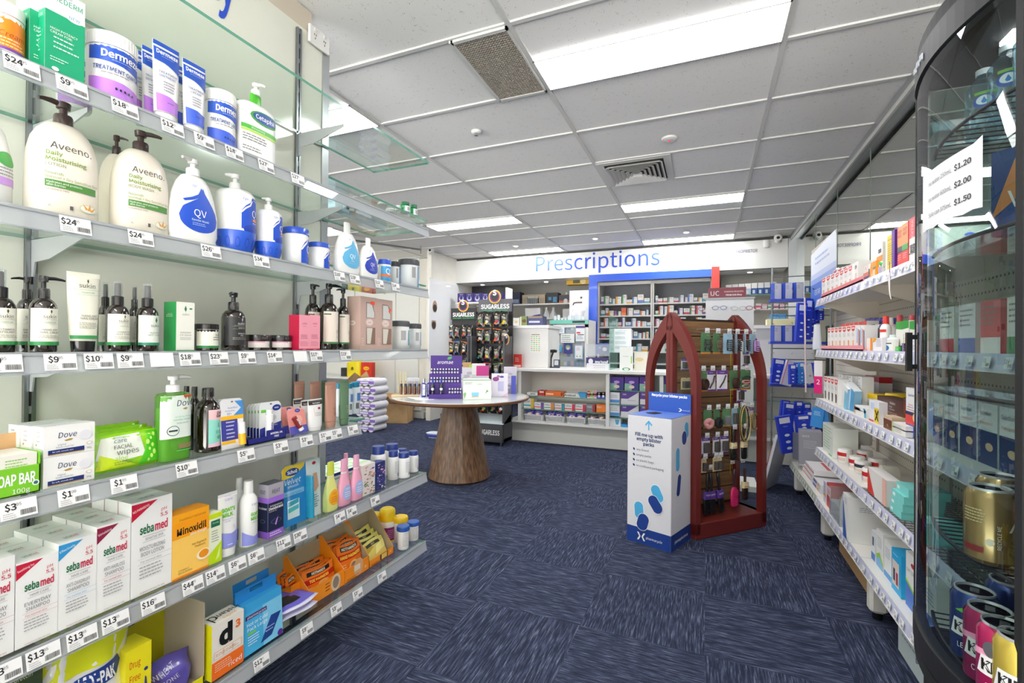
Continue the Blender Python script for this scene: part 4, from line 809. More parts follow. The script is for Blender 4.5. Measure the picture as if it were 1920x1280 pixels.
P = at('E', 392, 416, 962, .02, .04); carton('tea_tree_carton', 'small lime green tea tree carton beside the orange one', 'box', P, '#eef4d8', [('r', 0, 1, .90, 1, '#c4dc10'), ('r', .15, .85, .73, .86, '#1f6a4a'), ('t', 'Thursday', .5, .81, .03, '#d8f0d8', {'w': .5}), ('l', .2, .8, .64, 5, .05, '#999999'), ('p', [(0, 0), (1, 0), (1, .42), (0, .2)], '#b8d810'), ('p', [(.5, .05), (.9, .35), (.8, .1)], '#e0f090')], [('r', 0, 1, 0, 1, '#c4dc10')])
gm = [('t', 'PHARMACY', .5, .95, .02, '#b0a8d8', {'w': .3}), ('t', 'care', .5, .89, .05, '#a8a0d8', {'w': .5}), ('t', "GOAT'S", .46, .70, .065, '#6ac028', {'w': .62, 'b': .03}), ('t', 'MILK', .4, .61, .065, '#6ac028', {'w': .46, 'b': .03}), ('t', 'HAND & NAIL', .4, .53, .025, '#9a98c8'), ('t', 'CREAM', .36, .49, .025, '#9a98c8'), ('p', [(0, 0), (1, 0), (1, .30), (.5, .25), (0, .30)], '#8a90d8'), ('c', .75, .38, .1, '#f0f0f8', 1.2), ('l', .3, .6, .05, 1, .03, '#ffffff')]
tube_pack('hand_cream_tube', "white and lavender goat milk tube right of the tea tree carton", 'tube', at('E', 407, 447, 924, .02, .04, True), HDPE, HDPE, gm, .14)
def goat(L, R, T, sb, lab):
    f = [(0, .93), (.02, 1), (.66, 1), (.74, .88), (.79, .62), (.81, .50)]
    vessel('conditioner_bottle', lab, 'bottle', at('E', L, R, T, sb), [('bottle_body', f, HDPE, 24), ('cap', [(.81, .54), (.985, .50), (1, .46)], HDPE)], [(0, .03, .70, 1.3, [('t', 'care', .55, .93, .06, '#a8a0d8', {'w': .36}), ('t', "GOAT'S", .6, .70, .07, '#6ac028', {'w': .5, 'b': .03}), ('t', 'MILK', .55, .60, .07, '#6ac028', {'w': .4, 'b': .03}), ('t', 'CONDITIONER', .6, .51, .03, '#9a98c8', {'w': .42}), ('p', [(0, 0), (1, 0), (1, .26), (.5, .18), (0, .32)], '#8a90d8')])])
goat(448, 484, 901, .02, 'white and lavender goat milk conditioner bottle, front one')
goat(437, 460, 896, .09, 'white capped bottle behind the front goat milk bottle')
P = at('E', 503, 532, 906, .02, .045); carton('deodorant_carton', 'silver, purple and navy foot deodorant carton', 'box', P, '#a8a4b0', [('r', 0, 1, 0, .13, '#8a5ac0'), ('r', 0, 1, .13, .70, '#1c2344'), ('r', 0, 1, .66, .76, '#9a6ad0'), ('t', 'FEAT', .5, .86, .07, '#2a2a3a', {'w': .5}), ('t', 'Antiperspirant', .5, .60, .035, '#ffffff', {'w': .8}), ('t', 'Deodorant', .5, .55, .045, '#ffffff', {'w': .9, 'b': .02}), ('t', 'Roll-On for', .3, .50, .025, '#dddddd'), ('c', .5, .30, .32, '#8a90b0', .42), ('c', .5, .30, .3, '#1c2344', .42), ('p', [(.42, .24), (.5, .32), (.64, .38), (.58, .30), (.5, .22)], '#b888e0'), ('l', .1, .9, .09, 2, .04, '#f0e8ff')], [('r', 0, 1, 0, .13, '#8a5ac0'), ('r', 0, 1, .13, .70, '#1c2344'), ('r', 0, 1, .66, .76, '#9a6ad0'), ('t', 'Deodorant', .5, .56, .04, '#ffffff', {'w': .8, 'b': .01}), ('c', .5, .32, .25, '#8a90b0', .5), ('c', .5, .32, .22, '#1c2344', .5), ('t', 'FEAT', .5, .86, .07, '#2a2a3a', {'w': .5})], [('r', 0, 1, 0, 1, '#5a5a62')])
def scho(t, w, h):
    m = MB(); m.loft([(.04*h, .045*w, .02, 2, .12*w, -.015), (.5*h, .05*w, .02, 2, .12*w, -.015), (.75*h, .04*w, .02, 2, .12*w, -.015)], C('#2a9ac0', .2, coat=.6), 12); m.build('blue_handle', t)
    m = MB(); m.loft([(0, w*.52, .03, 6, 0, -.012), (.8*h, w*.52, .03, 6, 0, -.012), (h*1.02, w*.42, .026, 5, 0, -.012)], GLASS_CLEAR, 24); m.build('clear_shell', t)
blister('foot_care_pack', 'large blue and yellow foot care blister pack with a clear shell', at('E', 537, 608, 868, .03, .03), '#2a8ad0', [('p', [(0, .78), (.3, .80), (.55, .92), (.6, 1), (.1, 1), (0, .95)], '#f5cf3a'), ('c', .26, .88, .17, '#1c3f90', .45), ('t', 'Scholl', .26, .88, .05, '#ffffff', {'w': .26, 'b': .02}), ('p', [(.6, 1), (1, 1), (1, 0), (.66, 0)], '#eef2f6'), ('t', 'Velvet', .27, .73, .085, '#ffffff', {'w': .42, 'i': .25}), ('t', 'smooth', .27, .65, .045, '#ffffff', {'w': .34}), ('r', .02, .55, .5, .58, '#8fc8f0'), ('t', 'Foot Care System', .28, .53, .03, '#1a5a9a', {'w': .44}), ('r', .12, .42, .12, .42, '#e8f4f8'), ('p', [(.14, .32), (.4, .35), (.4, .42), (.14, .40)], '#3fa8c0'), ('p', [(.14, .22), (.4, .25), (.4, .32), (.14, .30)], '#58c0c8'), ('p', [(.72, .5), (.8, .75), (.9, .75), (.95, .5), (.85, .42)], '#e0a890'), ('l', .7, .95, .36, 6, .04, '#4a7ab0'), ('c', .82, .93, .05, '#c02030', .7)], scho, lean=.04, hole=False)
def nailp(L, R, T, sb, c, capc, lab, lc, lt):
    f = [(0, .9, 2.6), (.03, 1, 2.6), (.30, 1, 2.6), (.50, .80, 2.4), (.64, .55), (.70, .48)]
    vessel('polish_remover_bottle', lab, 'bottle', at('E', L, R, T, sb, .035, True), [('bottle_body', f, C(c, .2, coat=.5), 24), ('neck_gap', [(.70, .46), (.73, .46)], HDPE, 20), ('cap', [(.73, .50), (.98, .46), (1, .42)], C(capc, .35), 20)], [(0, .05, .55, 1.1, [('c', .56, .45, .36, lc, 1.1), ('t', 'care', .56, .62, .09, '#ffffff' if lc != '#f5b020' else '#e04a20', {'w': .3}), ('l', .35, .78, .45, 3, .09, lt)])])
nailp(606, 634, 866, .02, '#e9ea8c', '#d8e050', 'yellow nail polish remover bottle with yellow cap', '#f5b020', '#e86a30')
nailp(632, 658, 861, .02, '#f0a8c4', '#eda9c8', 'pink nail polish remover bottle, the front left one', '#a8b8e8', '#ffffff')
nailp(656, 680, 853, .02, '#f0a8c4', '#eda9c8', 'pink nail polish remover bottle, the front right one', '#a8b8e8', '#ffffff')
nailp(640, 657, 850, .08, '#f0a8c4', '#eda9c8', 'pink nail polish remover bottle behind the other two', '#a8b8e8', '#ffffff')
def floral(c, fl):
    rnd = random.Random(5); return [('r', 0, 1, 0, 1, c)]+[('c', rnd.uniform(.08, .92), rnd.uniform(.05, .95), rnd.uniform(.04, .1), rnd.choice(fl), rnd.uniform(.3, .6)) for _ in range(46)]+[('c', .72, .85, .13, '#6a3aa0', .3)]
P = at('E', 679, 703, 870, .03, .04); carton('tissue_carton', 'white floral pattern pocket carton on the shampoo shelf', 'box', P, '#efe9e2', floral('#efe9e2', ['#c88088', '#6a8a5a', '#e0b0b0', '#8a6a50']), [('r', 0, 1, 0, 1, '#efe4de')])
P = at('E', 704, 722, 866, .03, .04); carton('tissue_carton', 'dark blue floral pattern pocket carton', 'box', P, '#2b3a80', floral('#26306e', ['#e8e8f0', '#5a7ac8', '#e0a0c0', '#7a50b0']), [('r', 0, 1, 0, 1, '#5a6aa8')])
def vit(L, R, T, sb, lab, k='E', lid='#233c88', ops=None, lidh=.17):
    f = [(0, .92), (.02, 1), (.70, 1), (.77, .93), (.80, .80)]
    vessel('vitamin_bottle', lab, 'bottle', at(k, L, R, T, sb), [('bottle_body', f, HDPE, 24), ('lid', [(.80, .84), (.985, .84), (1, .80)], C(lid, .35), 24)], [(0, .08, .68, 1.5, ops or [('l', .3, .9, .9, 8, .09, '#a8a8b8'), ('bar', .45, .7, .08, .25, '#5a5a8a')])])
vit(695, 724, 836, .05, 'large white bottle with navy lid, left of the navy-lidded group')
vit(721, 749, 832, .10, 'large white bottle with navy lid behind the small ones')
vit(727, 748, 845, .05, 'small white bottle with navy lid, left one of the small four')
vit(743, 764, 841, .09, 'small white bottle with navy lid at the back of the small four')
vit(745, 769, 848, .02, 'small white bottle with navy lid nearest the shelf edge')
vit(765, 785, 845, .04, 'small white bottle with navy lid nearest the shelf end')
# ---- shelf F
P = at('F', -60, 80, 1246, .02, .09); carton('green_carton', 'dark green topped carton in the bottom left corner', 'box', P, '#e8e6d8', [('r', 0, 1, .75, 1, '#3a4a30'), ('t', 'vegan protein', .6, .88, .06, '#c8d0a8', {'w': .5})], (), [('r', 0, 1, 0, 1, '#4a5a34')])
# foam bag
loc, w, d, h = at('F', 66, 262, 1168, .03, .10)
t = thing('medical_bag', 'puffy clear and lime plastic bag of padding with a blue badge', 'bag', loc, pi/2)
def puffy(m, w, d, h, mat, nx=16, nz=12, wob=.006, seed=2, tilt=0):
    rnd = random.Random(seed); ph = [rnd.uniform(0, 6) for _ in range(6)]; v = []; f = []
    def surf(u, q, s):
        e = min(1, min(u, 1-u)*4)**.6*min(1, min(q+.12, 1-q)*3.5)**.6
        return ((u-.5)*w+wob*sin(q*9+ph[0]), s*(d/2*max(0, e)+wob*(sin(u*14+ph[1])*sin(q*11+ph[2]))*.7*e), q*h*(1+.05*sin(u*5+ph[3])))
    for s in (-1, 1):
        for i in range(nx+1):
            for j in range(nz+1): v.append(surf(i/nx, j/nz, s))
    for s in range(2):
        for i in range(nx):
            for j in range(nz):
                a = s*(nx+1)*(nz+1)+i*(nz+1)+j; f.append((a, a+nz+1, a+nz+2, a+1) if s == 0 else (a, a+1, a+nz+2, a+nz+1))
    m.add(v, f, mat, True); return surf
m = MB(); sf = puffy(m, w, d, h, C('#e9ebe9', .15, coat=.8), 20, 16, .007)
def bagmap(sf, w, h): return lambda x, y, e: (lambda p: (p[0], p[1]-e-.0008, p[2]))(sf(min(.999, max(.001, x/w+.5)), min(.999, max(0, y/h)), -1))
m.build('bag_body', t)
m = MB(); m.draw(bagmap(sf, w, h), w, h, [('p', [(.01, .45), (.2, .62), (.8, .70), (.99, .85), (.99, 1), (.01, 1)], '#cfd618'), ('c', .38, .22, .05, '#4a3a90', .9), ('c', .48, .20, .05, '#6a5ab0', .9), ('c', .58, .25, .05, '#3a2a80', .9), ('c', .42, .36, .045, '#8a7a50', .8), ('c', .54, .40, .045, '#5a8a7a', .8), ('c', .66, .38, .045, '#b8b8d0', .8), ('c', .7, .25, .045, '#4a3a90', .9)], True); m.build('lime_print', t)
m = MB(); m.draw(bagmap(sf, w, h), w, h, [('p', [(.30, .50), (.33, .60), (.80, .70), (.85, .64), (.82, .56), (.36, .45)], '#20408a'), ('t', 'MEDI-PAK', .575, .58, .085, '#ffffff', {'w': .40, 'b': .03, 'r': .16})], True, e0=.002); m.build('badge', t)
P = at('F', 236, 284, 1212, .02, .07); t = carton('pain_relief_box', 'yellow box reading Drug Free next to the padding bag', 'box', P, '#e8dc1c', [('t', 'Drug', .36, .82, .08, '#d03018', {'w': .42}), ('t', 'Free', .36, .66, .08, '#d03018', {'w': .42}), ('t', 'Pain', .36, .5, .08, '#d03018', {'w': .42}), ('c', .78, .7, .08, '#3a3a80', 1), ('p', [(.7, .4), (.85, .45), (.8, .6), (.74, .62)], '#3a3a80')], flap=False)
loc, w, d, h = at('F', 262, 384, 1160, .035, .18)
m = MB(); KR = C('#b3a690', .8); x0 = -w/2
m.box(-w/2, w/2, d/2-.003, d/2, 0, h*1.05, '#b9b512').box(w/2-.003, w/2, -d/2, d/2, 0, h, KR).box(-w/2, w/2, -d/2, -d/2+.003, 0, h*.1, '#d8cf18').box(-w/2, w/2, -d/2, d/2, 0, .003, KR)
m.box(-w/2, w*.0, d/2-.006, d/2-.003, h*.75, h*1.05, '#35356a'); m.draw(lambda x, y, e: (x-w*.25, d/2-.0062-e, y), w*.5, h*1.05, [('t', 'Use Only', .5, .82, .05, '#e8e020')])
tag(m.build('display_box', None, loc, pi/2), 'open grey cardboard display box with a yellow back panel on the lowest shelf', 'box')
loc, w, d, h = at('F', 288, 372, 1243, .05, .09)
m = MB(); sf = puffy(m, w, d, h, C('#5a4fa8', .3, coat=.4), 16, 10, .004, 5); m.draw(bagmap(sf, w, h), w, h, [('t', 'WHEAT', .3, .8, .12, '#d8d8e8', {'r': .2}), ('t', 'ZONE', .35, .55, .12, '#d8d8e8', {'r': .2})], True); tag(m.build('heat_pack', None, (loc[0], loc[1], loc[2]+.004), pi/2), 'purple ribbed heat pack lying inside the grey display box', 'heat pack')
P = at('F', 398, 457, 1158, .02, .06); carton('ice_pack_box', 'white and orange instant ice box with a big black letter d', 'box', P, '#eeeae0', [('r', 0, 1, 0, .32, '#f0701c'), ('t', 'd', .42, .72, .30, '#141414', {'b': .04, 'w': .42}), ('t', '3', .80, .80, .13, '#f0701c', {'b': .03, 'w': .18}), ('r', .05, .95, .36, .50, '#e8d0b8'), ('r', .08, .32, .37, .48, '#f4efe8'), ('r', .37, .61, .37, .48, '#f4efe8'), ('r', .66, .9, .37, .48, '#f4efe8'), ('l', .1, .88, .44, 2, .03, '#d07040'), ('t', 'riced', .72, .13, .09, '#ffffff', {'w': .42}), ('l', .08, .6, .26, 4, .04, '#ffd8b8')], [('r', 0, .5, 0, 1, '#141210'), ('r', .5, 1, 0, 1, '#e8e010'), ('t', 'instant ice', .3, .55, .055, '#ffffff', {'r': pi/2, 'b': .02})], [('t', 'd', .25, .5, .6, '#141414', {'r': pi}), ('t', 'instant', .68, .55, .3, '#333333', {'r': pi, 'b': .01}), ('t', 'packs', .62, .15, .2, '#e8b060', {'r': pi})])
hc = [('r', 0, 1, .0, .82, '#45aee0'), ('r', .5, 1, .0, .82, '#7cc8ec'), ('p', [(.08, .68), (.6, .68), (.6, .76), (.08, .76)], '#4a2a70'), ('t', 'pharmacycare', .35, .72, .045, '#ffffff', {'w': .46}), ('t', 'Hot or Cold', .36, .58, .065, '#ffffff', {'w': .5}), ('t', 'Pack Large', .36, .48, .065, '#ffffff', {'w': .5}), ('r', .12, .32, .38, .42, '#7ad050'), ('l', .12, .4, .33, 4, .05, '#e0f4ff'), ('p', [(.42, .08), (.7, .12), (.96, .5), (.70, .52)], '#1c3f88'), ('l', .55, .78, .3, 2, .06, '#a8c8f0'), ('c', .92, .06, .07, '#5a2a90')]
def hcp(L, R, T, sb, lab):
    loc, w, d, h = at('F', L, R, T, sb, .028); m = MB(); m.M = Matrix.Rotation(-.06, 4, 'X'); hb_ = h*.80
    m.box(-w/2, w/2, -d/2, d/2, 0, hb_, '#3aa2dc'); m.face('front', w, d, hb_, hc)
    hy = h*.93; cc = C('#2a86d0', .4)
    m.box(-w/2, w/2, d/2-.003, d/2, hb_, hy-.006, cc).box(-w/2, -w*.16, d/2-.003, d/2, hy-.006, hy+.008, cc).box(w*.16, w/2, d/2-.003, d/2, hy-.006, hy+.008, cc).box(-w/2, w/2, d/2-.003, d/2, hy+.008, h, cc)
    tag(m.build('hot_cold_pack_box', None, (loc[0], loc[1], loc[2]+.002), pi/2), lab, 'box')
hcp(457, 531, 1098, .025, 'front blue hot or cold pack box with hanging flap')
hcp(452, 518, 1086, .075, 'blue hot or cold pack box behind the front one')
# cool wrap bag lying down
for i, (c, lab) in enumerate((('#c9c4ea', 'lower purple and white wrap bag lying flat beside the blue boxes'), ('#6a62c8', 'upper purple gel wrap bag lying flat with curved lettering'))):
    loc, w, d, h = at('F', 532, 600, 1150, .02, .22); m = MB()
    m.M = Matrix.Translation((-.01+.012*i, 0, .022+.024*i)) @ Matrix.Rotation(pi/2-.12, 4, 'X') @ Matrix.Translation((0, 0, -.11))
    sf = puffy(m, w, .034, .22, C('#dcdaf0', .15, coat=.8), 12, 12, .003, 8+i)
    # print faces up: use +y side
    def up(x, y, e): p = sf(min(.99, max(.01, .5-x/w)), min(.99, max(.01, y/.22)), 1); return (p[0], p[1]+e+.0008, p[2])
    m.draw(up, w, .22, [('p', [(.05, .3), (.95, .3), (.95, .95), (.05, .95)], c), ('r', .4, .9, .6, .85, '#1a1a1a'), ('t', 'gopril', .6, .4, .07, '#e8e8f4', {'w': .5}), ('l', .2, .8, .25, 2, .05, '#3a3a90')], True)
    tag(m.build('gel_wrap_bag', None, loc, pi/2), lab, 'bag')
# orange warmer trays
OR = C('#f28a14', .4); INK = C('#a89878', .8)
def warm_ops(w1, foil=False):
    if foil: return [('r', 0, 1, 0, 1, '#d8cc6a'), ('p', [(0, .3), (.5, .6), (.2, .9), (0, .8)], '#b8a030'), ('p', [(.5, .2), (1, .4), (1, .8), (.6, .6)], '#f0e890'), ('r', .2, .8, .7, .86, '#2a2a1a'), ('t', w1, .5, .78, .08, '#f8f0a0', {'w': .5})]
    return [('r', 0, 1, 0, 1, '#ee7a1a'), ('r', .14, .86, .78, .93, '#1a1410'), ('t', 'HOTHANDS', .5, .855, .09, '#fff8e0', {'w': .66, 'b': .02}), ('r', 0, 1, .50, .70, '#c01c10'), ('t', w1, .5, .60, .10, '#ffe040', {'w': .86, 'b': .02, 'i': .15}), ('c', .6, .25, .2, '#f5c070', .8), ('c', .6, .25, .12, '#8a8078', .8), ('l', .05, .35, .35, 3, .07, '#ffe0a0')]
def packet(P, ops, lab, lean=.3, rot=pi/2, seed=1, mat=None, name='warmer_packet', cat='packet', group=None, th=.010, base='#ee7a1a'):
    loc, w, d, h = P; m = MB(); m.M = Matrix.Rotation(-lean, 4, 'X'); sf = puffy(m, w, th, h, mat or C(base, .2, coat=.6), 10, 8, .0015, seed); m.draw(bagmap(sf, w, h), w, h, ops, True)
    return tag(m.build(name, None, loc, rot), lab, cat, group)
def wtray(L, R, T, sb, dep, hb, side_txt, lab, faceops):
    loc, w, d, h = at('F', L, R, T, sb, dep); m = MB()
    m.box(-w/2, w/2, -d/2, -d/2+.002, 0, h, OR).box(-w/2, w/2, -d/2, d/2, 0, .002, OR)
    for s in (-1, 1):
        x = s*(w/2-.001)
        m.prism([(-d/2, 0), (d/2, 0), (d/2, hb), (d/2-.02, hb), (-d/2, h)], x-.0012, x-.0002 if s < 0 else x-.0002, OR if s < 0 else INK, 'x'); m.prism([(-d/2, 0), (d/2, 0), (d/2, hb), (d/2-.02, hb), (-d/2, h)], x-.0002, x+.001, INK if s < 0 else OR, 'x')
    m.box(-w/2, w/2, d/2-.002, d/2, 0, hb, INK)
    m.face('front', w, d, h, faceops)
    m.draw(lambda x, y, e: (-w/2-.0005-e, -x, y), d, hb, [('t', side_txt, .35, .62, .06, '#2a1a10')])
    tag(m.build('display_tray', None, loc, pi/2), lab, 'tray'); return loc, w, d, h
fo = [('r', 0, 1, 0, 1, '#f2901c'), ('c', .75, .5, .14, '#e0c8a0', 1.3), ('c', .75, .5, .09, '#8a7a70', 1.4), ('l', .45, .6, .7, 3, .2, '#7a3a10')]
l1, w1, d1, h1 = wtray(579, 645, 1087, .065, .13, .17, '24pcs', 'orange tray of toe warmer packets, nearest of the orange trays', fo)
for i in range(7):
    packet(((l1[0]+d1/2-.03-i*.016, l1[1]+.002*((i*3) % 3-1), l1[2]+.006), w1*.86, 0, .10), warm_ops('TOE WARMERS'), '%s orange toe warmer packet in the nearest orange tray' % ('front', 'second', 'third', 'fourth', 'fifth', 'sixth', 'rearmost')[i], .22, seed=i)
l1b, w1b, d1b, h1b = wtray(545, 577, 1090, .11, .09, .06, '', 'small orange tray of packets tucked behind the nearest one', [])
for i in range(3):
    packet(((l1b[0]+.03-i*.02, l1b[1], l1b[2]+.006), w1b*.9, 0, .105), warm_ops('TOE'), '%s orange packet in the small left orange tray' % ('front', 'middle', 'back')[i], .2, seed=20+i)
l2, w2, d2, h2 = wtray(646, 692, 1056, .06, .14, .18, '', 'orange tray of hand warmer packets, second of the big trays', [('c', .55, .7, .2, '#d8a070', 1.2), ('r', .38, .62, .5, .9, '#e8dcc0'), ('t', '10', .84, .4, .14, '#ffe0a0', {'b': .02}), ('l', .1, .6, .2, 2, .1, '#7a3a10')])
for i in range(5):
    packet(((l2[0]+d2/2-.03-i*.02, l2[1], l2[2]+.01), w2*.9, 0, .128), warm_ops('HAND WARMERS'), '%s orange hand warmer packet in the middle tray' % ('front', 'second', 'third', 'fourth', 'rearmost')[i], .18, seed=40+i)
l3, w3, d3, h3 = wtray(693, 738, 1038, .06, .15, .20, 'hot', 'orange tray of shiny yellow foil packets, farthest of the orange trays', [('r', .42, .74, .15, .95, '#3a3020'), ('r', .48, .7, .2, .9, '#e8c060'), ('t', '12', .86, .6, .2, '#fff0c0', {'b': .02}), ('l', .08, .36, .3, 2, .15, '#7a3a10')])
for i in range(5):
    packet(((l3[0]+d3/2-.03-i*.024, l3[1], l3[2]+.004+.012*i), w3*.88, 0, .085), warm_ops('HEAT', True), '%s shiny yellow foil packet in the farthest orange tray' % ('front', 'second', 'third', 'fourth', 'rearmost')[i], .45, seed=60+i, mat=C('#d8cc5a', .2, .4, coat=.6))
def yb(L, R, T, sb, lab, col='#7a2060'):
    vessel('supplement_bottle', lab, 'bottle', at('F', L, R, T, sb), [('bottle_body', [(0, .92), (.03, 1), (.56, 1), (.62, .95), (.64, .9)], HDPE, 24), ('lid', [(.64, .96), (.90, .98), (.96, .92), (1, .7)], C('#f5cf1c', .35), 24)], [(0, .05, .60, 1.5, [('r', 0, 1, .0, .78, col), ('r', 0, 1, 0, .08, '#e8c020'), ('l', .2, .8, .6, 5, .1, '#c088b0')])])
yb(685, 718, 962, .19, 'yellow domed-lid bottle at the left of the yellow pair'); yb(711, 742, 952, .13, 'tallest yellow domed-lid bottle with a purple label'); yb(676, 700, 958, .23, 'yellow domed-lid bottle hidden at the back')
def sm(L, R, T, sb, c, lab): jar('pill_bottle', lab, at('F', L, R, T, sb), HDPE, C(c, .35), [('l', .15, .6, .85, 8, .1, '#b0a8a8'), ('bar', .65, .85, .2, .8, '#888888')], .2, cat='bottle', ridges=True, lidr=1.12)
sm(737, 765, 968, .075, '#f0c818', 'small white pill bottle with a yellow lid'); sm(744, 768, 985, .02, '#2a5cb0', 'small white pill bottle with a blue lid, nearer one'); sm(763, 786, 977, .035, '#2a5cb0', 'small white pill bottle with a blue lid at the shelf end')

# ================================================================ RIGHT GONDOLA
GX0 = .655; BY = (1.40, 2.60, 3.54)            # front edge, bay boundaries near to far
RZ = dict(R1=1.515, R2=1.197, R3=.888, R4=.574, R5=.255)
PEGM, _nt, _b, _n, _l = nodes('pegboard_steel')
_tc = _n.new('ShaderNodeTexCoord'); _mp = _n.new('ShaderNodeMapping'); _mp.inputs['Scale'].default_value = (1, 1/.025, 1/.05)
_sx = _n.new('ShaderNodeSeparateXYZ'); _l.new(_tc.outputs['Object'], _mp.inputs[0]); _l.new(_mp.outputs[0], _sx.inputs[0])
def _pm(op, a, b2=None):
    q = _n.new('ShaderNodeMath'); q.operation = op
    for i, x in enumerate((a, b2)):
        if x is None: continue
        if isinstance(x, (int, float)): q.inputs[i].default_value = x
        else: _l.new(x, q.inputs[i])
    return q.outputs[0]
_a = _pm('SUBTRACT', _pm('FRACT', _sx.outputs[1]), .5); _c = _pm('MULTIPLY', _pm('SUBTRACT', _pm('FRACT', _sx.outputs[2]), .5), 2)
_d = _pm('LESS_THAN', _pm('ADD', _pm('MULTIPLY', _a, _a), _pm('MULTIPLY', _c, _c)), .04)
_mx = _n.new('ShaderNodeMix'); _mx.data_type = 'RGBA'; _mx.inputs[6].default_value = lin('#d6d0c2'); _mx.inputs[7].default_value = lin('#4a443a'); _l.new(_d, _mx.inputs[0]); _l.new(_mx.outputs[2], _b.inputs['Base Color'])
SHW = C('#e6e3dc', .4); BEIGE = C('#cfc6b8', .45)
XB = .98
def rshelf(k, y0, y1, lab, xf=GX0, wire=False, z=None, tagn=None, tint=None, seed=0, group='white metal shelves of the right gondola'):
    z = RZ[k] if z is None else z; t = thing('gondola_shelf', lab, 'shelf', (0, 0, z), 0, group)
    if wire:
        m = MB(); n = int((y1-y0)/.03)
        for i in range(n+1): y = y0+.01+(y1-y0-.02)*i/n; m.tube([(xf, y, -.004), (XB, y, -.004)], .0015, STEEL, 4)
        for i in range(9): x = xf+.01+(XB-xf-.02)*i/8; m.tube([(x, y0+.005, -.006), (x, y1-.005, -.006)], .002, STEEL, 4)
        m.build('wire_deck', t)
    else: MB().box(xf, XB, y0+.002, y1-.002, -.02, 0, SHW).build('deck', t)
    for y in (y0+.012, y1-.012):
        m = MB(); m.prism([(xf+.03, -.02), (XB, -.02), (XB, -.13), (XB-.06, -.13), (xf+.03, -.035)], y-.0015, y+.0015, BEIGE, 'y'); m.build('bracket', t)
    m = MB(); H = .042; rc = tint or C('#d2d4ea', .3, coat=.4)
    m.add([(xf, y0+.002, .002), (xf-.008, y0+.002, -H), (xf-.008, y1-.002, -H), (xf, y1-.002, .002)], [(0, 1, 2, 3)], rc)
    m.add([(xf+.001, y0+.002, .002), (xf-.006, y0+.002, -H), (xf-.006, y1-.002, -H), (xf+.001, y1-.002, .002)], [(3, 2, 1, 0)], SHW)
    m.box(xf-.010, xf-.005, y0+.002, y1-.002, -H-.003, -H, SHW); m.build('price_rail', t)
    rnd = random.Random(seed); y = y0+.04
    while y < y1-.03:
        g = MB(); w, h = .034, .028
        g.M = Matrix.Translation((xf-.006, y, -.006)) @ Matrix.Rotation(.18, 4, 'Y') @ Matrix.Rotation(-pi/2, 4, 'Z')
        g.box(-w/2, w/2, -.002, -.0012, -h, 0, '#f4f4f4'); g.draw(lambda x, yy, e: (x, -.002-e, yy-h), w, h, [('t', '$'+str(rnd.choice((3, 4, 5, 6, 8, 9, 12, 14))), .3, .62, .34, '#444444'), ('bar', .5, .95, .15, .42, '#777777')]); g.build('price_tag', t)
        y += tagn or rnd.uniform(.055, .10)
    return t
t = thing('gondola_unit', 'beige pegboard back panels with steel posts behind the right hand shelves', 'shelving', (XB, 2.7, 0))
for y0, y1 in ((BY[0], BY[1]), (BY[1], BY[2]), (BY[2], 4.58)):
    MB().box(0, .02, y0-2.7+.004, y1-2.7-.004, .15, 1.50 if y0 < 3 else 1.75, PEGM).build('pegboard_panel', t)
for y in (BY[0]+.01, BY[1], BY[2], 4.57):
    MB().box(-.012, .022, y-2.712, y-2.688, .02, 1.51, BEIGE).build('post', t)
for y in (1.65, 2.58, 3.51, 4.50):
    m = MB(); m.bbox(-.30, -.23, y-2.73, y-2.67, .03, .20, SHW, .012); m.cyl(.02, 0, .03, BLK, -.265, y-2.7, 12); m.build('leg', t)
NM = {'R1': 'top', 'R2': 'eye-level', 'R3': 'waist-level', 'R4': 'knee-level', 'R5': 'bottom'}
for k in RZ:
    for i in (0, 1):
        if k == 'R1' and i == 1: pass
        rshelf(k, BY[i], BY[i+1], '%s shelf of the %s right hand gondola bay%s' % (NM[k], ('near', 'middle')[i], ' with wire deck' if k == 'R4' and i == 0 else ''), wire=(k == 'R4' and i == 0), seed=ord(k[1])+i)
rshelf('R5', BY[2], 4.56, 'bottom shelf of the far right hand bay with a greenish price rail', xf=.66, tint=C('#b9c4b4', .4), seed=3)
# ---- placing on the right: fronts face -x
def rt(k, L, R, T, sb, dep=.05, rd=False, z=None):
    X = GX0+sb; Xc = X+(dep/2 if rd else 0); y0 = onX(R, T, Xc).y; y1 = onX(L, T, Xc).y; zz = RZ[k] if z is None else z
    w = abs(y1-y0)
    if rd: c = onX((L+R)/2, T, Xc); w = min(w, dep*1.2)
    return (X+dep/2, (y0+y1)/2, zz+.001), w, dep, onX((L+R)/2, T, X if not rd else Xc).z-zz
RR = -pi/2
def rbox(nm, lab, k, L, R, T, sb, base, front=(), dep=.05, side=None, top=None, cat='box', z=None, group=None):
    P = rt(k, L, R, T, sb, dep, z=z)
    s_ = side if side is not None else [('r', 0, 1, 0, 1, base)]
    return carton(nm, lab, cat, P, base, front, s_, top or (), rot=RR, right=s_, group=group)
ELA = lambda c='#d8a878': [('p', [(.05, .97), (.95, .97), (.85, .82), (.5, .76), (.15, .82)], '#d82c28'), ('r', .2, .8, .86, .92, '#f8d8d0'), ('l', .2, .8, .68, 3, .05, '#a8a8b0'), ('p', [(.35, .08), (.65, .08), (.68, .4), (.32, .42)], c)]
def orow(n, i): return ORD[i] if i < len(ORD) else 'last'
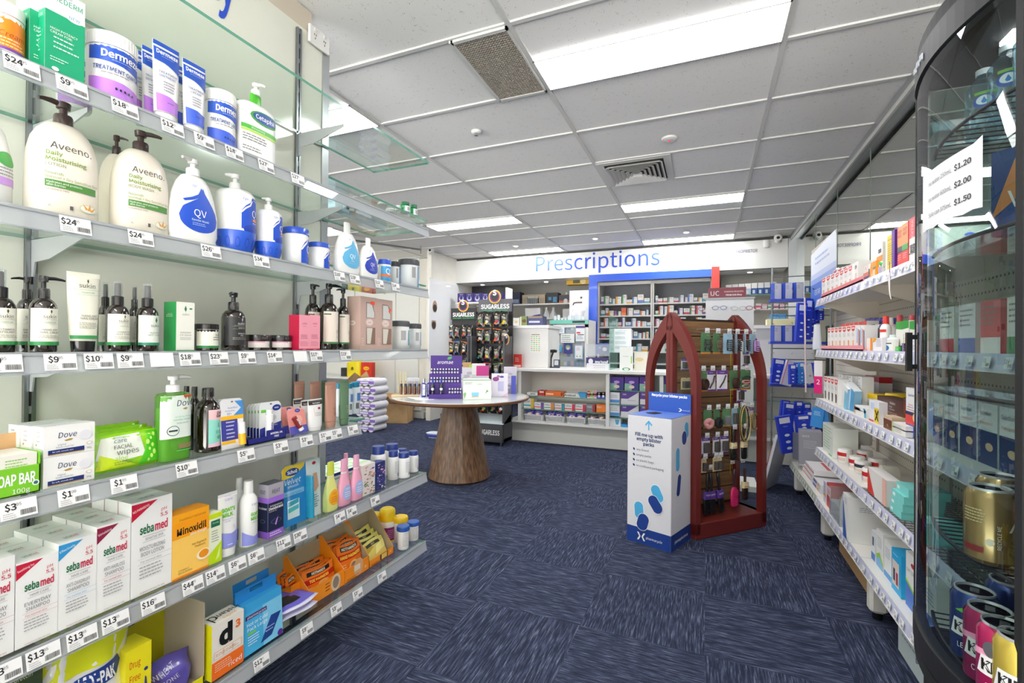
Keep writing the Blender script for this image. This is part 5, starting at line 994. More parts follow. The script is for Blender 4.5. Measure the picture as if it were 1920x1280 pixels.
# R1 : plaster cartons, tubes
x = 1541
tops = [521, 517, 514, 511, 507, 503, 499]
for i in range(7):
    rbox('plaster_carton', '%s of the white plaster cartons with red shields on the top right shelf' % orow(7, i), 'R1', x+i*8.3, x+i*8.3+7.6, tops[i], .02, '#f2f0ec', ELA('#e0b898' if i % 2 else '#c8b0a0'), .06)
for i in range(5):
    rbox('plaster_carton', '%s plaster carton standing further back on the top right shelf' % orow(5, i), 'R1', 1562+i*9, 1570+i*9, 506-i*3, .10, '#e9e5e0', [('p', [(.05, .97), (.95, .97), (.5, .8)], '#c8484a')], .05)
m = MB(); y0 = onX(1541, 550, GX0).y; y1 = onX(1619, 530, GX0).y
m.box(GX0-.004, GX0+.012, y1, y0, 0, .006, '#e87878').box(GX0-.004, GX0-.002, y1, y0, 0, .022, '#e07a80'); tag(m.build('shelf_strip', None, (0, 0, RZ['R1']+.001)), 'pink promotional strip clipped on the top right shelf edge', 'strip')
rbox('lotion_carton', 'white carton with a grey round mark after the plaster cartons', 'R1', 1600, 1609, 492, .03, '#ece8e4', [('c', .5, .8, .3, '#8a9098', .4), ('l', .1, .9, .5, 4, .08, '#999999'), ('r', .2, .8, .1, .3, '#e0b8a0')])
rbox('massage_carton', 'dark purple based small carton on the top right shelf', 'R1', 1619, 1629, 498, .02, '#e0d4cc', [('r', 0, 1, 0, .3, '#3a2f70'), ('r', 0, 1, .3, .55, '#c87060'), ('t', 'KT', .5, .8, .14, '#444444')])
rbox('plaster_carton', 'orange and black striped carton, left one of the pair', 'R1', 1629, 1636, 494, .02, '#f2ede4', [('p', [(0, 0), (.6, 0), (1, .5), (1, 1), (.6, 1), (.3, .5)], '#f0981c'), ('r', 0, .3, .2, .7, '#222222')])
rbox('plaster_carton', 'orange and black striped carton, right one of the pair', 'R1', 1636, 1643, 490, .02, '#f0981c', [('r', .1, .9, .55, .65, '#2a7a3a'), ('r', .3, .6, .1, .5, '#f4efe4')])
rbox('ointment_tube', 'white upright tube with orange and black bands', 'R1', 1644, 1655, 456, .03, '#f0f0ec', [('r', 0, 1, .45, .62, '#f08a20'), ('r', .3, .8, .7, .82, '#2a2a2a'), ('c', .5, .4, .3, '#2f8aa8', .2)], .03)
rbox('spray_carton', 'pale green spray carton on the top right shelf', 'R1', 1653, 1660, 458, .05, '#cfe8bc', [('r', 0, 1, 0, .2, '#e8f4e0')])
vessel('nasal_spray', 'small lilac bottle with a green pump top', 'bottle', rt('R1', 1651, 1659, 492, .02, .03, True), [('bottle_body', [(0, .9), (.65, 1), (.7, .6)], C('#b8aac8', .3)), ('pump', [(.7, .5), (.85, .5), (.86, .9), (.95, .9), (1, .4)], C('#30c850', .3))], rot=RR)
rbox('heat_rub_carton', 'yellow and white carton on the top right shelf', 'R1', 1661, 1674, 442, .02, '#f2d21c', [('p', [(0, 0), (.25, 0), (.25, 1), (0, 1)], '#f4f2e8'), ('t', 'Perskindol', .6, .88, .05, '#7a1c40', {'w': .6}), ('l', .35, .9, .75, 10, .06, '#a89010')])
for i, L in enumerate((1672, 1677)):
    rbox('massage_wrap', ('left', 'right')[i]+' purple narrow carton on the top right shelf', 'R1', L, L+5.5, 432-i*4, .015+.02*i, '#5a1f8a', [('l', .2, .8, .9, 12, .06, '#8a5ab8')])
for i, (L, R, T, c) in enumerate(((1683, 1692, 425, '#3a3a3a'), (1692, 1703, 418, '#3fa04a'))):
    rbox('heat_rub_carton', ('left', 'right')[i]+' orange and red heat rub carton with a %s band' % ('black', 'green')[i], 'R1', L, R, T, .02, '#e0453a', [('r', 0, 1, .5, 1, '#f29a58'), ('t', 'DEEP', .5, .86, .07, '#c02818', {'w': .8, 'b': .02}), ('t', 'HEAT', .5, .76, .07, '#c02818', {'w': .8, 'b': .02}), ('r', 0, 1, .36, .5, c), ('l', .15, .85, .28, 3, .05, '#f8c0b0')])
rbox('rub_carton', 'tall white and red carton with vertical lettering, near end of top right shelf', 'R1', 1705, 1718, 408, .02, '#f2eeea', [('r', 0, 1, .55, 1, '#e2545a'), ('t', 'Dencorub', .4, .3, .3, '#1a1a1a', {'r': pi/2, 'b': .03, 'w': .55}), ('t', 'EXTRA', .5, .75, .1, '#f4c8c8', {'r': pi/2})])
# posters standing against the mirror on R1
# hung card (white and blue gradient) above the left end
X = GX0+.17; a = onX(1521, 520, X); b = onX(1568, 500, X); w = a.y-b.y; zb = RZ['R1']+.001; zt = onX(1560, 436, X).z; h = zt-zb
m = MB(); m.prism([(-w/2, 0), (w/2, 0), (w/2, h*.93), (w/2-.03, h), (-w/2, h*.93)], -.0015, .0015, '#e4eaf6', 'y'); m.draw(lambda x, y, e: (-x, .0015+e, y), w, h, [('r', 0, 1, 0, .5, '#5f7f98'), ('r', 0, 1, .5, 1, '#b8a898'), ('p', [(.4, .1), (.95, .1), (.95, .4), (.45, .4)], '#7a3a4a'), ('l', .05, .35, .4, 2, .1, '#c0d0e0')]); m.draw(lambda x, y, e: (x, -.0015-e, y), w, h, [('r', 0, 1, 0, .42, '#3f6cc8'), ('r', 0, 1, .42, .5, '#8fa8e0'), ('r', 0, 1, .5, .58, '#c0cdee'), ('t', 'TEXTAR', .3, .28, .08, '#f0f4ff', {'w': .4, 'i': .2}), ('l', .2, .8, .8, 2, .08, '#a8b8e0')])
tag(m.build('display_card', None, (X, (a.y+b.y)/2, zb), RR), 'large white fading to blue display card at the left end of the top right shelf', 'sign')
# crescent hanging tag
p = onX(1668, 535, GX0-.01); m = MB(); m.prism([(0, .05), (.012, .045), (.014, .02), (.006, -.02), (-.006, -.045), (-.018, -.055), (-.004, -.02), (-.004, .02)], -.0008, .0008, '#f4e8e4', 'x'); m.box(-.001, .001, -.001, .001, .05, .09, '#7a4aa8')
tag(m.build('hanging_tag', None, p), 'curved white wobbler tag hanging from the top right shelf edge', 'tag')
# R2
tp = [615, 614.5, 614, 613, 612.5, 611, 610]
xs = [1552, 1558, 1565, 1572, 1579.5, 1587.5, 1596, 1604.5]
for i in range(7):
    rbox('plaster_carton', '%s of the white plaster cartons with red shields on the eye-level right shelf' % orow(7, i), 'R2', xs[i], xs[i+1]-.6, tp[i], .02, '#f2f0ec', ELA('#e0a868' if i % 2 else '#e8c098'), .05)
for i in range(6):
    rbox('plaster_carton', '%s red-topped plaster carton in the second row, eye-level right shelf' % orow(6, i), 'R2', 1578+i*8, 1585+i*8, 607-i, .09, '#e8e4e0', [('r', 0, 1, .75, 1, '#e04a3a')], .05)
for i in range(2): rbox('plaster_carton', ('left', 'right')[i]+' white carton with orange and blue stripes, eye-level right shelf', 'R2', 1606+i*8, 1613+i*8, 610, .02, '#f0eeea', [('r', .4, .7, .1, .85, '#e8a070'), ('r', 0, .4, .3, .9, '#c0d0ec'), ('r', 0, 1, 0, .15, '#d85048'), ('r', .8, 1, .1, .8, '#4a6ab0')])
m = MB(); y0 = onX(1541, 650, GX0).y; y1 = onX(1620, 650, GX0).y
m.box(GX0-.004, GX0+.012, y1, y0, 0, .006, '#f09098').box(GX0-.004, GX0-.002, y1, y0, 0, .024, '#f09aa4'); tag(m.build('shelf_strip', None, (0, 0, RZ['R2']+.001)), 'pink promotional strip on the eye-level right shelf edge', 'strip')
aid = [('r', .5, 1, 0, 1, '#2f3d78'), ('r', 0, 1, 0, .3, '#2f3d78'), ('t', 'Guardian', .42, .86, .07, '#2a2a4a', {'w': .7}), ('p', [(0, .3), (.7, .3), (.85, .42), (.7, .58), (0, .58)], '#f0dccc'), ('t', 'First Aid', .34, .5, .06, '#d86048', {'w': .5}), ('t', 'Strips', .3, .4, .06, '#d86048', {'w': .4})]
for i, (L, R) in enumerate(((1621, 1641), (1642, 1656))): rbox('first_aid_carton', ('left', 'right')[i]+' white and navy first aid strips carton with peach badge', 'R2', L, R, 609, .08, '#f0ece6', aid, .05)
for i in range(4): rbox('first_aid_carton', orow(4, i)+' purple topped carton behind the first aid strips cartons', 'R2', 1622+i*10, 1631+i*10, 597, .16, '#5a58b0', [('c', .5, .6, .25, '#3a3a80', .5)], .05)
rbox('lotion_carton', 'white and orange small carton in front of the first aid strips', 'R2', 1625, 1636, 634, .02, '#f2ece4', [('r', .65, 1, 0, 1, '#e88a30')])
rbox('cream_carton', 'white small carton with a yellow corner, eye-level right shelf', 'R2', 1637, 1654, 634, .02, '#f0eef2', [('p', [(0, 1), (.4, 1), (.3, .75), (0, .65)], '#f2b020'), ('l', .4, .95, .85, 6, .1, '#b8b0c8')])
def rbot(k, L, R, T, sb, body, cap, lab, ops=(), neck=.78, dep=.04, cw=.55, z=None):
    f = [(0, .92), (.03, 1), (neck-.12, 1), (neck-.04, .75), (neck, .45)]
    return vessel('bottle', lab, 'bottle', rt(k, L, R, T, sb, dep, True, z=z), [('bottle_body', f, body, 18), ('cap', [(neck, cw), (.98, cw*.92), (1, cw*.8)], cap, 16)], [(0, .08, neck-.16, 1.3, ops)] if ops else [], rot=RR)
rbot('R2', 1655, 1667, 593, .03, HDPE, C('#e03a34', .3), 'white bottle with a red spray cap, eye-level right shelf', [('r', 0, 1, .85, 1, '#e03a34'), ('c', .5, .25, .2, '#8a98d0', .5)])
rbot('R2', 1664, 1675, 596, .05, HDPE, HDPE, 'white bottle with a purple neck band', [('r', .2, .9, .2, .26, '#4a3ab0')])
rbot('R2', 1669, 1679, 628, .02, HDPE, C('#d8ecec', .3), 'short white bottle with a round blue mark', [('c', .5, .2, .25, '#2a6aa0', .7), ('r', .1, .9, .6, .7, '#444444')], neck=.85)
for i, (L, R) in enumerate(((1680, 1704), (1706, 1722))): rbox('antiseptic_carton', ('left', 'right')[i]+' white and green antiseptic carton near the refrigerator edge', 'R2', L, R, 602, .06, '#eceae4', [('p', [(0, .75), (.5, .72), (1, .76), (1, 1), (0, 1)], '#1f9a28'), ('t', 'Solugel', .62, .35, .09, '#5a8a30', {'r': pi/2})], .05)
for i, (L, R) in enumerate(((1682, 1692), (1706, 1716))): rbot('R2', L, R, 591, .11, HDPE, C('#e05058', .3), ('left', 'right')[i]+' bottle with a red cap behind the green cartons', neck=.7)
for i in range(2):
    for j in range(2): rbox('dark_carton', '%s dark purple small carton in the %s pile near the green cartons' % (('lower', 'upper')[j], ('left', 'right')[i]), 'R2', 1685+6*i, 1690.5+6*i, 648-4*i, .02, '#3a2a54', [('l', .15, .85, .75, 4, .2, '#d8d0e8')], .03, z=RZ['R2']+j*.0245) if i or not j else None
for j in range(2): rbox('antihistamine_carton', ('lower', 'upper')[j]+' small white and sky blue carton at the near end of the eye-level right shelf', 'R2', 1699, 1722, 643.5, .02, '#f0f0f6', [('r', 0, .45, 0, 1, '#6aa8e8'), ('t', 'Zantac', .7, .7, .2, '#4a3a90', {'w': .45}), ('l', .5, .95, .45, 3, .12, '#a8a8b8'), ('t', 'max', .22, .55, .2, '#ffffff', {'w': .3})], .04, z=RZ['R2']+j*.0385)
rbox('green_carton', 'tiny green carton beside the dark purple cartons', 'R2', 1679, 1686, 650, .015, '#3ab848', [('l', .2, .8, .6, 2, .3, '#e0ffe0')], .03)
# R3
xs = [1545, 1552, 1558, 1564.5, 1572]
for i in range(4): rbox('plaster_carton', '%s of four white and black-wristed support cartons with red shields, waist-level right shelf' % orow(4, i), 'R3', xs[i], xs[i+1]-.6, 706+1.5*i, .02, '#f2f0ec', ELA('#5a4a48'), .07)
for i in range(5): rbox('support_carton', '%s white hang-tab carton behind the support cartons, waist-level right shelf' % orow(5, i), 'R3', 1572+i*9, 1580+i*9, 702+i, .07+.02*(i % 2), '#ecebea', [('c', .5, .94, .08, '#5a3030', .5), ('l', .2, .8, .8, 9, .07, '#b0b8c0'), ('r', 0, .12, 0, 1, '#d8d8e0')], .05)
def rlean(L, R, T, B, sb, base, ops, lab, lean=.3, dep=.03, k='R3'):
    loc, w, d, h = rt(k, L, R, T, sb, dep); m = MB(); m.M = Matrix.Rotation(lean, 4, 'Y'); m.box(-w/2, w/2, -d/2, d/2, 0, h, base); m.face('front', w, d, h, ops); m.face('right', w, d, h, [('r', 0, 1, 0, 1, '#8fc0e0')])
    tag(m.build('dressing_carton', None, (loc[0], loc[1], loc[2]+.004), RR), lab, 'box')
rlean(1577, 1587, 723, 0, .02, '#f0f2f2', [('r', .5, 1, 0, .8, '#88cce8')], 'white and pale blue leaning carton, left one', .25)
rlean(1585, 1600, 724, 0, .03, '#eef2f4', [('r', 0, .4, 0, .6, '#4ab8e0'), ('r', .55, 1, 0, .95, '#4f9ccc'), ('t', 'Opsite', .3, .8, .1, '#4a8ab0', {'w': .4})], 'white and pale blue leaning carton, right one', .25)
for i in range(3): rbox('tape_carton', '%s small white tape carton in the pile right of the leaning cartons' % ('bottom', 'middle', 'top')[i], 'R3', 1602, 1624-i, 766, .02, '#f2f2f0', [('r', .85, 1, 0, 1, '#4aa8d0'), ('r', 0, .1, 0, 1, '#e8a080')], .06, z=RZ['R3']+i*.021)
rbox('red_roof_carton', 'tall white carton with a red top standing at the back by the steel post', 'R3', 1623, 1648, 705, .22, '#e6e2e2', [('r', 0, 1, .82, 1, '#b01c24'), ('r', .1, .5, .84, .97, '#e8a0a0'), ('l', .4, .9, .7, 8, .07, '#b0b8c0')], .06, side=[('r', 0, 1, .8, 1, '#c02028')])
for i, (L, R) in enumerate(((1625, 1664), (1664, 1697))):
    jar('vitamin_tub', ('left', 'right')[i]+' white tub with a yellow lid on the waist-level right shelf', rt('R3', L+8, R-2, 738, .10, .075, True), HDPE, C('#f5cf1c', .35), [('l', .1, .9, .8, 5, .12, '#90b8a0'), ('r', 0, .3, 0, 1, '#d0ecd8')], .26, rot=RR)
rbox('ointment_carton', 'white carton with a yellow and black crossed face', 'R3', 1630, 1648, 752, .02, '#eeeef4', [('r', .55, 1, 0, .7, '#e8c820'), ('p', [(.6, .1), (.7, .1), (1, .6), (.9, .6)], '#1a1a1a'), ('p', [(.9, .1), (1, .1), (.7, .6), (.6, .6)], '#1a1a1a'), ('r', .2, .5, .6, .9, '#c8d8f0'), ('r', 0, .5, 0, .08, '#c03030')], .04)
bet = [('t', 'Betadine', .62, .86, .09, '#f0e8e0', {'w': .66}), ('t', 'Antiseptic', .55, .72, .05, '#f0e8e0', {'w': .5}), ('t', 'Topical Solution', .6, .63, .05, '#f0e8e0', {'w': .62}), ('l', .3, .9, .5, 2, .05, '#c8a890'), ('r', .28, .9, .1, .35, '#7a4630'), ('l', .3, .8, .05, 1, .03, '#c8a890')]
rbox('antiseptic_carton', 'large dark brown antiseptic carton with white lettering', 'R3', 1645, 1694, 748, .05, '#4a2418', bet, .06, side=[('r', 0, 1, 0, 1, '#8a4a30'), ('l', .2, .8, .9, 6, .12, '#e8d8d0')])
rbox('antiseptic_carton', 'second dark brown carton beside the large brown one', 'R3', 1694, 1700, 746, .07, '#4a2418', [('l', .2, .8, .8, 6, .12, '#e8d8d0')], .06)
rbox('brown_carton', 'small brown-fronted cream carton below the large brown carton', 'R3', 1657, 1672, 780, .012, '#d4b89c', [('r', .0, 1, 0, .75, '#6a3a24'), ('t', '%', .5, .3, .2, '#e8d8c8')], .05)
rbot('R3', 1673, 1693, 760, .05, C('#b4884a', .15, coat=.6), C('#1f8a3a', .3), 'amber bottle with a green cap in front of the brown carton', [('r', 0, 1, 0, .6, '#f0ece0')], neck=.72, dep=.055, cw=.85)
gd = [('r', 0, 1, 0, .28, '#3548a8'), ('t', 'Guardian', .38, .86, .05, '#2a2a5a', {'w': .55}), ('t', 'Dressing', .35, .66, .04, '#b85a68', {'w': .5}), ('l', .1, .7, .60, 3, .05, '#c88890'), ('r', 0, .6, .45, .52, '#2a3058'), ('p', [(0, .26), (.6, .26), (.7, .45), (0, .45)], '#d8433c'), ('c', .75, .42, .24, '#f0c8a0', .6), ('p', [(.72, .5), (.85, .8), (1, .8), (.9, .5)], '#3a62c0'), ('t', '5', .15, .14, .1, '#ffffff')]
rbox('dressing_carton', 'tall white, red and blue dressing carton next to the refrigerator edge', 'R3', 1699, 1726, 729, .03, '#f2f2f2', gd, .05)
for i in range(3): rbox('swab_carton', '%s flat white swab carton piled right of the brown cartons' % ('bottom', 'middle', 'top')[i], 'R3', 1674, 1698, 803, .008, '#f0eee8', [('l', .1, .9, .8, 3, .25, '#b8b8b0'), ('r', .0, .12, .0, 1, '#c8e0b0')], .045, z=RZ['R3']+.0005+i*.020)
# R4 : tape rolls and teal boxes
rbox('glove_carton', 'white and pale green carton wall at the left end of the knee-level right shelf', 'R4', 1543, 1562, 797, .02, '#e8ece4', [('l', .1, .9, .9, 8, .1, '#a8c8a0'), ('r', .6, .9, .02, .06, '#4ab050')], .12)
def roll(L, R, T, sb, lab, c='#c02028', z=None, dep=.06, stripe=True):
    loc, w, d, h = rt('R4', L, R, T, sb, dep, True, z=z); t = thing('tape_roll', lab, 'tape', loc, RR); R_ = w/2; h = min(h, .075)
    m = MB(); sc = [(0, R_, R_), (h, R_, R_)]; m.loft([(0, R_*.96, R_*.96), (h*.05, R_, R_), (h*.93, R_, R_), (h, R_*.9, R_*.9)], C('#f0eeea', .3, coat=.3), 22); m.build('wrapped_roll', t)
    g = MB(); g.wrap(sc, h*.1, h*.85, 1.5, [('r', 0, 1, .55, .9, c), ('l', .2, .7, .45, 3, .12, '#4a5ab0'), ('r', .6, .95, .1, .4, '#e0c8b8')] if stripe else [('r', .1, .6, .2, .95, '#1f3f98'), ('r', .1, .6, .05, .25, '#d02a4a'), ('t', 'Handy', .35, .6, .2, '#ffffff')]); g.build('printed_label', t)
    return h
for i, (L, R, T) in enumerate(((1565, 1583, 801), (1588, 1608, 803), (1609, 1630, 800))): roll(L, R, T, .18, orow(3, i)+' large blue-labelled tape roll in the back row of the wire shelf', stripe=False, dep=.07, z=RZ['R4']+.06)
k_ = 0
for i, (L, R, T) in enumerate(((1568, 1588, 829), (1590, 1610, 830), (1612, 1632, 827), (1634, 1655, 828))): roll(L, R, T, .12, orow(4, i)+' red banded tape roll in the middle row, knee-level right shelf')
for i, (L, R, T) in enumerate(((1578, 1592, 836), (1594, 1622, 845), (1600, 1620, 858), (1624, 1645, 858), (1645, 1668, 858), (1607, 1630, 865))): roll(L, R, T, .03+.012*(i % 3), orow(6, i)+' banded tape roll of the front group, knee-level right shelf', c=('#c02028', '#c02028', '#a890c0', '#c02028', '#c02028', '#2a2a3a')[i])
loc, w, d, h = rt('R4', 1655, 1680, 842, .10, .07, True); m = MB(); m.M = Matrix.Translation((0, 0, .045)) @ Matrix.Rotation(pi/2, 4, 'X'); m.cyl(.042, -.03, .03, C('#ebe7da', .5), seg=26); m.cyl(.008, -.031, .031, C('#3a3a34'), seg=12); tag(m.build('bandage_roll', None, loc, RR), 'white bandage roll lying on its side on the wire shelf', 'bandage')
TE = '#7fd4cf'
for i in range(4): 
    loc, w, d, h = rt('R4', 1663, 1716, 895, .02, .11, z=RZ['R4']); hh = .030
    carton('glove_box', '%s of the four stacked pale teal boxes on the knee-level right shelf' % ('bottom one', 'second from bottom', 'third from bottom', 'topmost')[i], 'box', ((loc[0]+.01*(i == 3), loc[1]+.03-.012*i, loc[2]+i*(hh+.001)), .12, .12, hh), TE, [('r', .1, .3, .3, .7, '#f0fafa')], [('r', 0, 1, .3, .36, '#b8ece8')], [('r', .5, .95, .3, .8, '#b0e8e4')], rot=RR)
for i in range(2): 
    loc, w, d, h = rt('R4', 1690, 1714, 930, .01, .09)
    carton('glove_box', ('lower', 'upper')[i]+' pale teal box at the near end beside the refrigerator', 'box', ((loc[0], 1.965-.004*i, loc[2]+i*.036), .09, .10, .035), TE, [('l', .1, .6, .7, 2, .3, '#e8fafa')], rot=RR, top=[('r', .2, .8, .2, .7, '#b8ece8')])
for i, (L, R, T, c, lab) in enumerate(((1627, 1662, 888, '#e8e4e0', 'white and red flat bandage carton'), (1640, 1664, 893, '#c02030', 'red flat bandage carton'), (1650, 1666, 915, '#f4efe6', 'white flat carton with an orange end'))):
    rbox('bandage_carton', lab+' on the knee-level right shelf', 'R4', L, R, T, .012+.03*i, c, [('p', [(0, 0), (.4, 0), (0, 1)], '#d84038'), ('r', .8, 1, 0, 1, '#f08a30' if i == 2 else '#e8b8a8')], .05)
# R5 : bottom shelf
def fb(y, x, w, d, h, z, c, ops, lab, top=(), nm='medical_box', rot=RR, sideops=()):
    carton(nm, lab, 'box', ((x, y, z+.001), w, d, h), c, ops, sideops, top, rot=rot, right=sideops)
z5 = RZ['R5']
for i in range(3): fb(4.05-.05*i, .80, .30, .22, .035, z5+i*.036, '#f0eeee', [('r', 0, 1, .35, .55, '#d84a50'), ('l', .1, .6, .8, 1, .2, '#999999')], ('bottom', 'middle', 'topmost')[i]+' flat white box with red stripe in the far bottom pile', top=[('r', .1, .9, .4, .5, '#d86068')])
for i in range(2): fb(3.72-.02*i, .79, .22, .20, .03, z5+i*.031, '#e4e4ea', [('r', 0, .5, .2, .8, '#5a62a8'), ('r', .6, .8, .2, .8, '#f0b040')], ('lower', 'upper')[i]+' flat pale box with blue print beside the far bottom pile')
fb(3.42, .76, .07, .16, .13, z5, '#ece8f4', [('l', .1, .9, .9, 7, .1, '#8a80c0'), ('r', .1, .9, .3, .4, '#f0b030')], 'white and violet upright carton on the bottom right shelf')
fb(3.32, .76, .10, .16, .14, z5, '#c02830', [('r', 0, 1, .5, .9, '#e8d8d8'), ('t', 'Safe', .5, .7, .2, '#c02830', {'w': .7})], 'red and white upright carton on the bottom right shelf', top=[('r', 0, 1, 0, 1, '#d04a50')], sideops=[('r', 0, 1, .0, .5, '#f0e8e8')])
P = ((.75, 3.10, z5+.001), .22, .18, .16)
t = thing('clear_bin', 'clear plastic bin of white packets on the bottom right shelf', 'bin', P[0], RR)
m = MB(); w, d, h = P[1:]
m.box(-w/2, w/2, -d/2, -d/2+.002, 0, h*.6, PLASTIC).box(-w/2, -w/2+.002, -d/2, d/2, 0, h, PLASTIC).box(w/2-.002, w/2, -d/2, d/2, 0, h, PLASTIC).box(-w/2, w/2, d/2-.002, d/2, 0, h, PLASTIC).box(-w/2, w/2, -d/2, d/2, 0, .002, PLASTIC); m.build('bin_walls', t)
for i in range(4):
    m = MB(); m.M = Matrix.Translation((0, 0, .004)) @ Matrix.Rotation(-.15, 4, 'X'); puffy(m, .18, .016, .12+.01*i, C('#eceaea', .3, coat=.4), 8, 6, .003, i+70)
    tag(m.build('gauze_packet', None, (P[0][0]-.05+.03*i, P[0][1], z5+.003), RR), orow(4, i).replace('from left', 'from the front').replace('leftmost', 'frontmost')+' white packet in the clear bin', 'packet')
fb(2.82, .76, .10, .22, .22, z5, '#f0f0ee', [('p', [(0, 0), (.7, 0), (.1, .8), (0, .8)], '#3a68b8'), ('l', .3, .9, .9, 3, .05, '#8aa0c8')], 'tall white box with a blue swoosh on the bottom right shelf', sideops=[('t', 'MCKENZIE', .5, .85, .05, '#3a4a80', {'w': .6}), ('l', .2, .8, .78, 3, .04, '#aab0c0')])
for i in range(5):
    y = 2.60-.07*i; rnd = random.Random(i); c = ('#c8b8b0', '#8a8a90', '#d0ccc8', '#5a5a60', '#9ab8b0')[i]
    m = MB(); m.prism([(-.035, 0), (.035, 0), (.035, .19), (.02, .205), (-.02, .205), (-.035, .19)], 0, .003, '#e8e4e0', 'y'); m.loft([(.02, .026, .012, 3, 0, -.012), (.13, .026, .012, 3, 0, -.012)], C(c, .3, coat=.5), 14); m.draw(lambda x, yy, e: (x, -e, yy), .07, .205, [('c', .5, .93, .08, '#555555', .5), ('l', .2, .8, .82, 3, .04, '#8a8a98')])
    tag(m.build('scissor_pack', None, (.84-.02*(i % 2), y, z5+.001), RR+.2), orow(5, i)+' upright hang-tab card pack behind the bottom right boxes', 'packet')
for i, (y, w, h, c, ops, lab) in enumerate(((2.585, .05, .13, '#f0f2f6', [('r', 0, 1, .0, .25, '#3a78c8'), ('r', .3, .7, .5, .8, '#2a4a70')], 'narrow white and blue support carton'), (2.50, .085, .16, '#f2f2f0', [('l', .15, .85, .8, 5, .06, '#a0a8b8'), ('p', [(0, .2), (.5, .3), (1, .1), (1, .2), (.5, .42), (0, .3)], '#9ad03a'), ('p', [(0, 0), (1, 0), (1, .1), (.5, .3), (0, .2)], '#7ab0e0')], 'white support carton with green and blue swoosh'), (2.40, .085, .15, '#f0f0ee', [('l', .15, .85, .8, 5, .06, '#a0a8b8'), ('r', 0, 1, 0, .15, '#4a9ad8')], 'white support carton between swoosh carton and bright blue one'))):
    fb(y, .73, w, .06, h, z5, c, ops, lab+' on the bottom right shelf')
fb(2.275, .72, .10, .06, .16, z5, '#22a8e0', [('r', .1, .8, .15, .75, '#e8d8d0'), ('r', .2, .4, .25, .55, '#3a2a40'), ('r', .5, .7, .2, .5, '#a03040'), ('l', .2, .8, .9, 1, .04, '#ffffff')], 'bright blue carton with a dark picture on the bottom right shelf')
fb(2.14, .73, .11, .07, .2, z5, '#f2f2f0', [('p', [(0, .0), (1, .0), (1, .26), (0, .45)], '#4a7ad0'), ('p', [(0, .45), (1, .26), (1, .31), (0, .51)], '#9ad03a'), ('t', 'SOFT CORSET', .5, .68, .06, '#6a6a70', {'w': .8}), ('c', .6, .82, .16, '#c03038', .5)], 'large white carton with blue base and green line near the refrigerator')
fb(2.02, .74, .10, .07, .16, z5, '#f0f0ee', [('r', 0, 1, 0, .3, '#3a6ac8'), ('l', .1, .9, .8, 4, .08, '#a0a8b8')], 'white and blue carton nearest the refrigerator on the bottom shelf')
# floor level boxes under gondola
m = MB(); m.box(.74, .98, 2.75, 3.35, 0, .14, C('#b59468', .8)); tag(m.build('cardboard_box'), 'flat brown cardboard box on the floor under the right gondola', 'box')
m = MB(); m.box(.72, .98, 1.95, 2.35, 0, .17, C('#c3d0d0', .5)); m.draw(lambda x, y, e: (.72-e, 2.15-x, y), .4, .17, [('l', .1, .6, .7, 3, .12, '#7a8a98')]); tag(m.build('storage_box'), 'pale blue-grey box on the floor under the near end of the right gondola', 'box')

for i in range(6): fb(2.02-.105*i, .76, .095, .08, .17, RZ['R3'], '#eef0f2', [('r', .0, 1, 0, .55, '#22356e'), ('t', 'Guardian', .4, .84, .07, '#2a2a5a', {'w': .6}), ('c', .6, .3, .2, '#f0c8a0', .6), ('t', 'Waterproof', .45, .68, .05, '#d86048', {'w': .7})], orow(6, i).replace('from left', 'from the far end').replace('leftmost', 'farthest')+' waterproof dressing carton seen through the refrigerator glass', sideops=[('r', .3, .7, .1, .9, '#8a9aa0')])
for i in range(5): fb(2.00-.13*i, .78, .10, .08, .15, RZ['R2'], ('#f2eeea', '#e8e4e8', '#e2545a', '#f2eeea', '#dfe6ee')[i], [('r', 0, 1, 0, .3, ('#c04050', '#4a62b0', '#f0e8e8', '#3a8a60', '#7a5ab0')[i]), ('l', .1, .9, .85, 4, .1, '#888888')], orow(5, i).replace('from left', 'from the far end').replace('leftmost', 'farthest')+' eye-level carton seen through the refrigerator glass')

# ================================================================ BRACE DISPLAY beyond the right gondola
def facing(p): return atan2(-p[0], p[1])
YB = 4.72
t = thing('brace_display_rack', 'blue and wire display rack at the far end of the right gondola', 'shelving', (.80, YB+.12, 0))
m = MB()
for x in (-.24, .22): m.tube([(x, .1, 0), (x, .1, 1.95)], .008, STEEL)
for z in (.75, 1.10, 1.20, 1.50, 1.58, 1.86): m.tube([(-.25, .1, z), (.22, .1, z)], .005, STEEL)

for z in (1.70, 1.42, 1.16, .98, .80):
    for x in (-.30, -.15, 0, .15): m.tube([(x+.08, .1, z), (x, -.38, z)], .003, STEEL, 4)
m.build('wire_frame', t)
for zz in (.86, 1.24, 1.62): MB().box(-.27, .2, -.06, .09, zz, zz+.022, C('#2440b8', .35)).build('blue_tray', t)
for j, zz in enumerate((1.642, 1.262, .882)):
    for i in range(3):
        x = .58+.085*i; carton('brace_carton', '%s white fronted leaning brace carton on the %s blue tray' % (('left', 'middle', 'right')[i], ('upper', 'middle', 'lower')[j]), 'box', ((x, YB+.11, zz), .07, .05, .145), '#2a4ab8', [('r', .03, .97, .02, .98, '#ececee'), ('l', .1, .6, .8, 3, .08, '#aaaaaa')], rot=.5)
BRA = [('r', .15, .85, .80, .95, '#e0e4f0'), ('t', 'Brace', .5, .72, .03, '#c8d0f8', {'w': .5}), ('c', .5, .48, .17, '#dfe3f4', .55), ('c', .5, .30, .17, '#dfe3f4', .55), ('c', .5, .13, .17, '#dfe3f4', .55)]
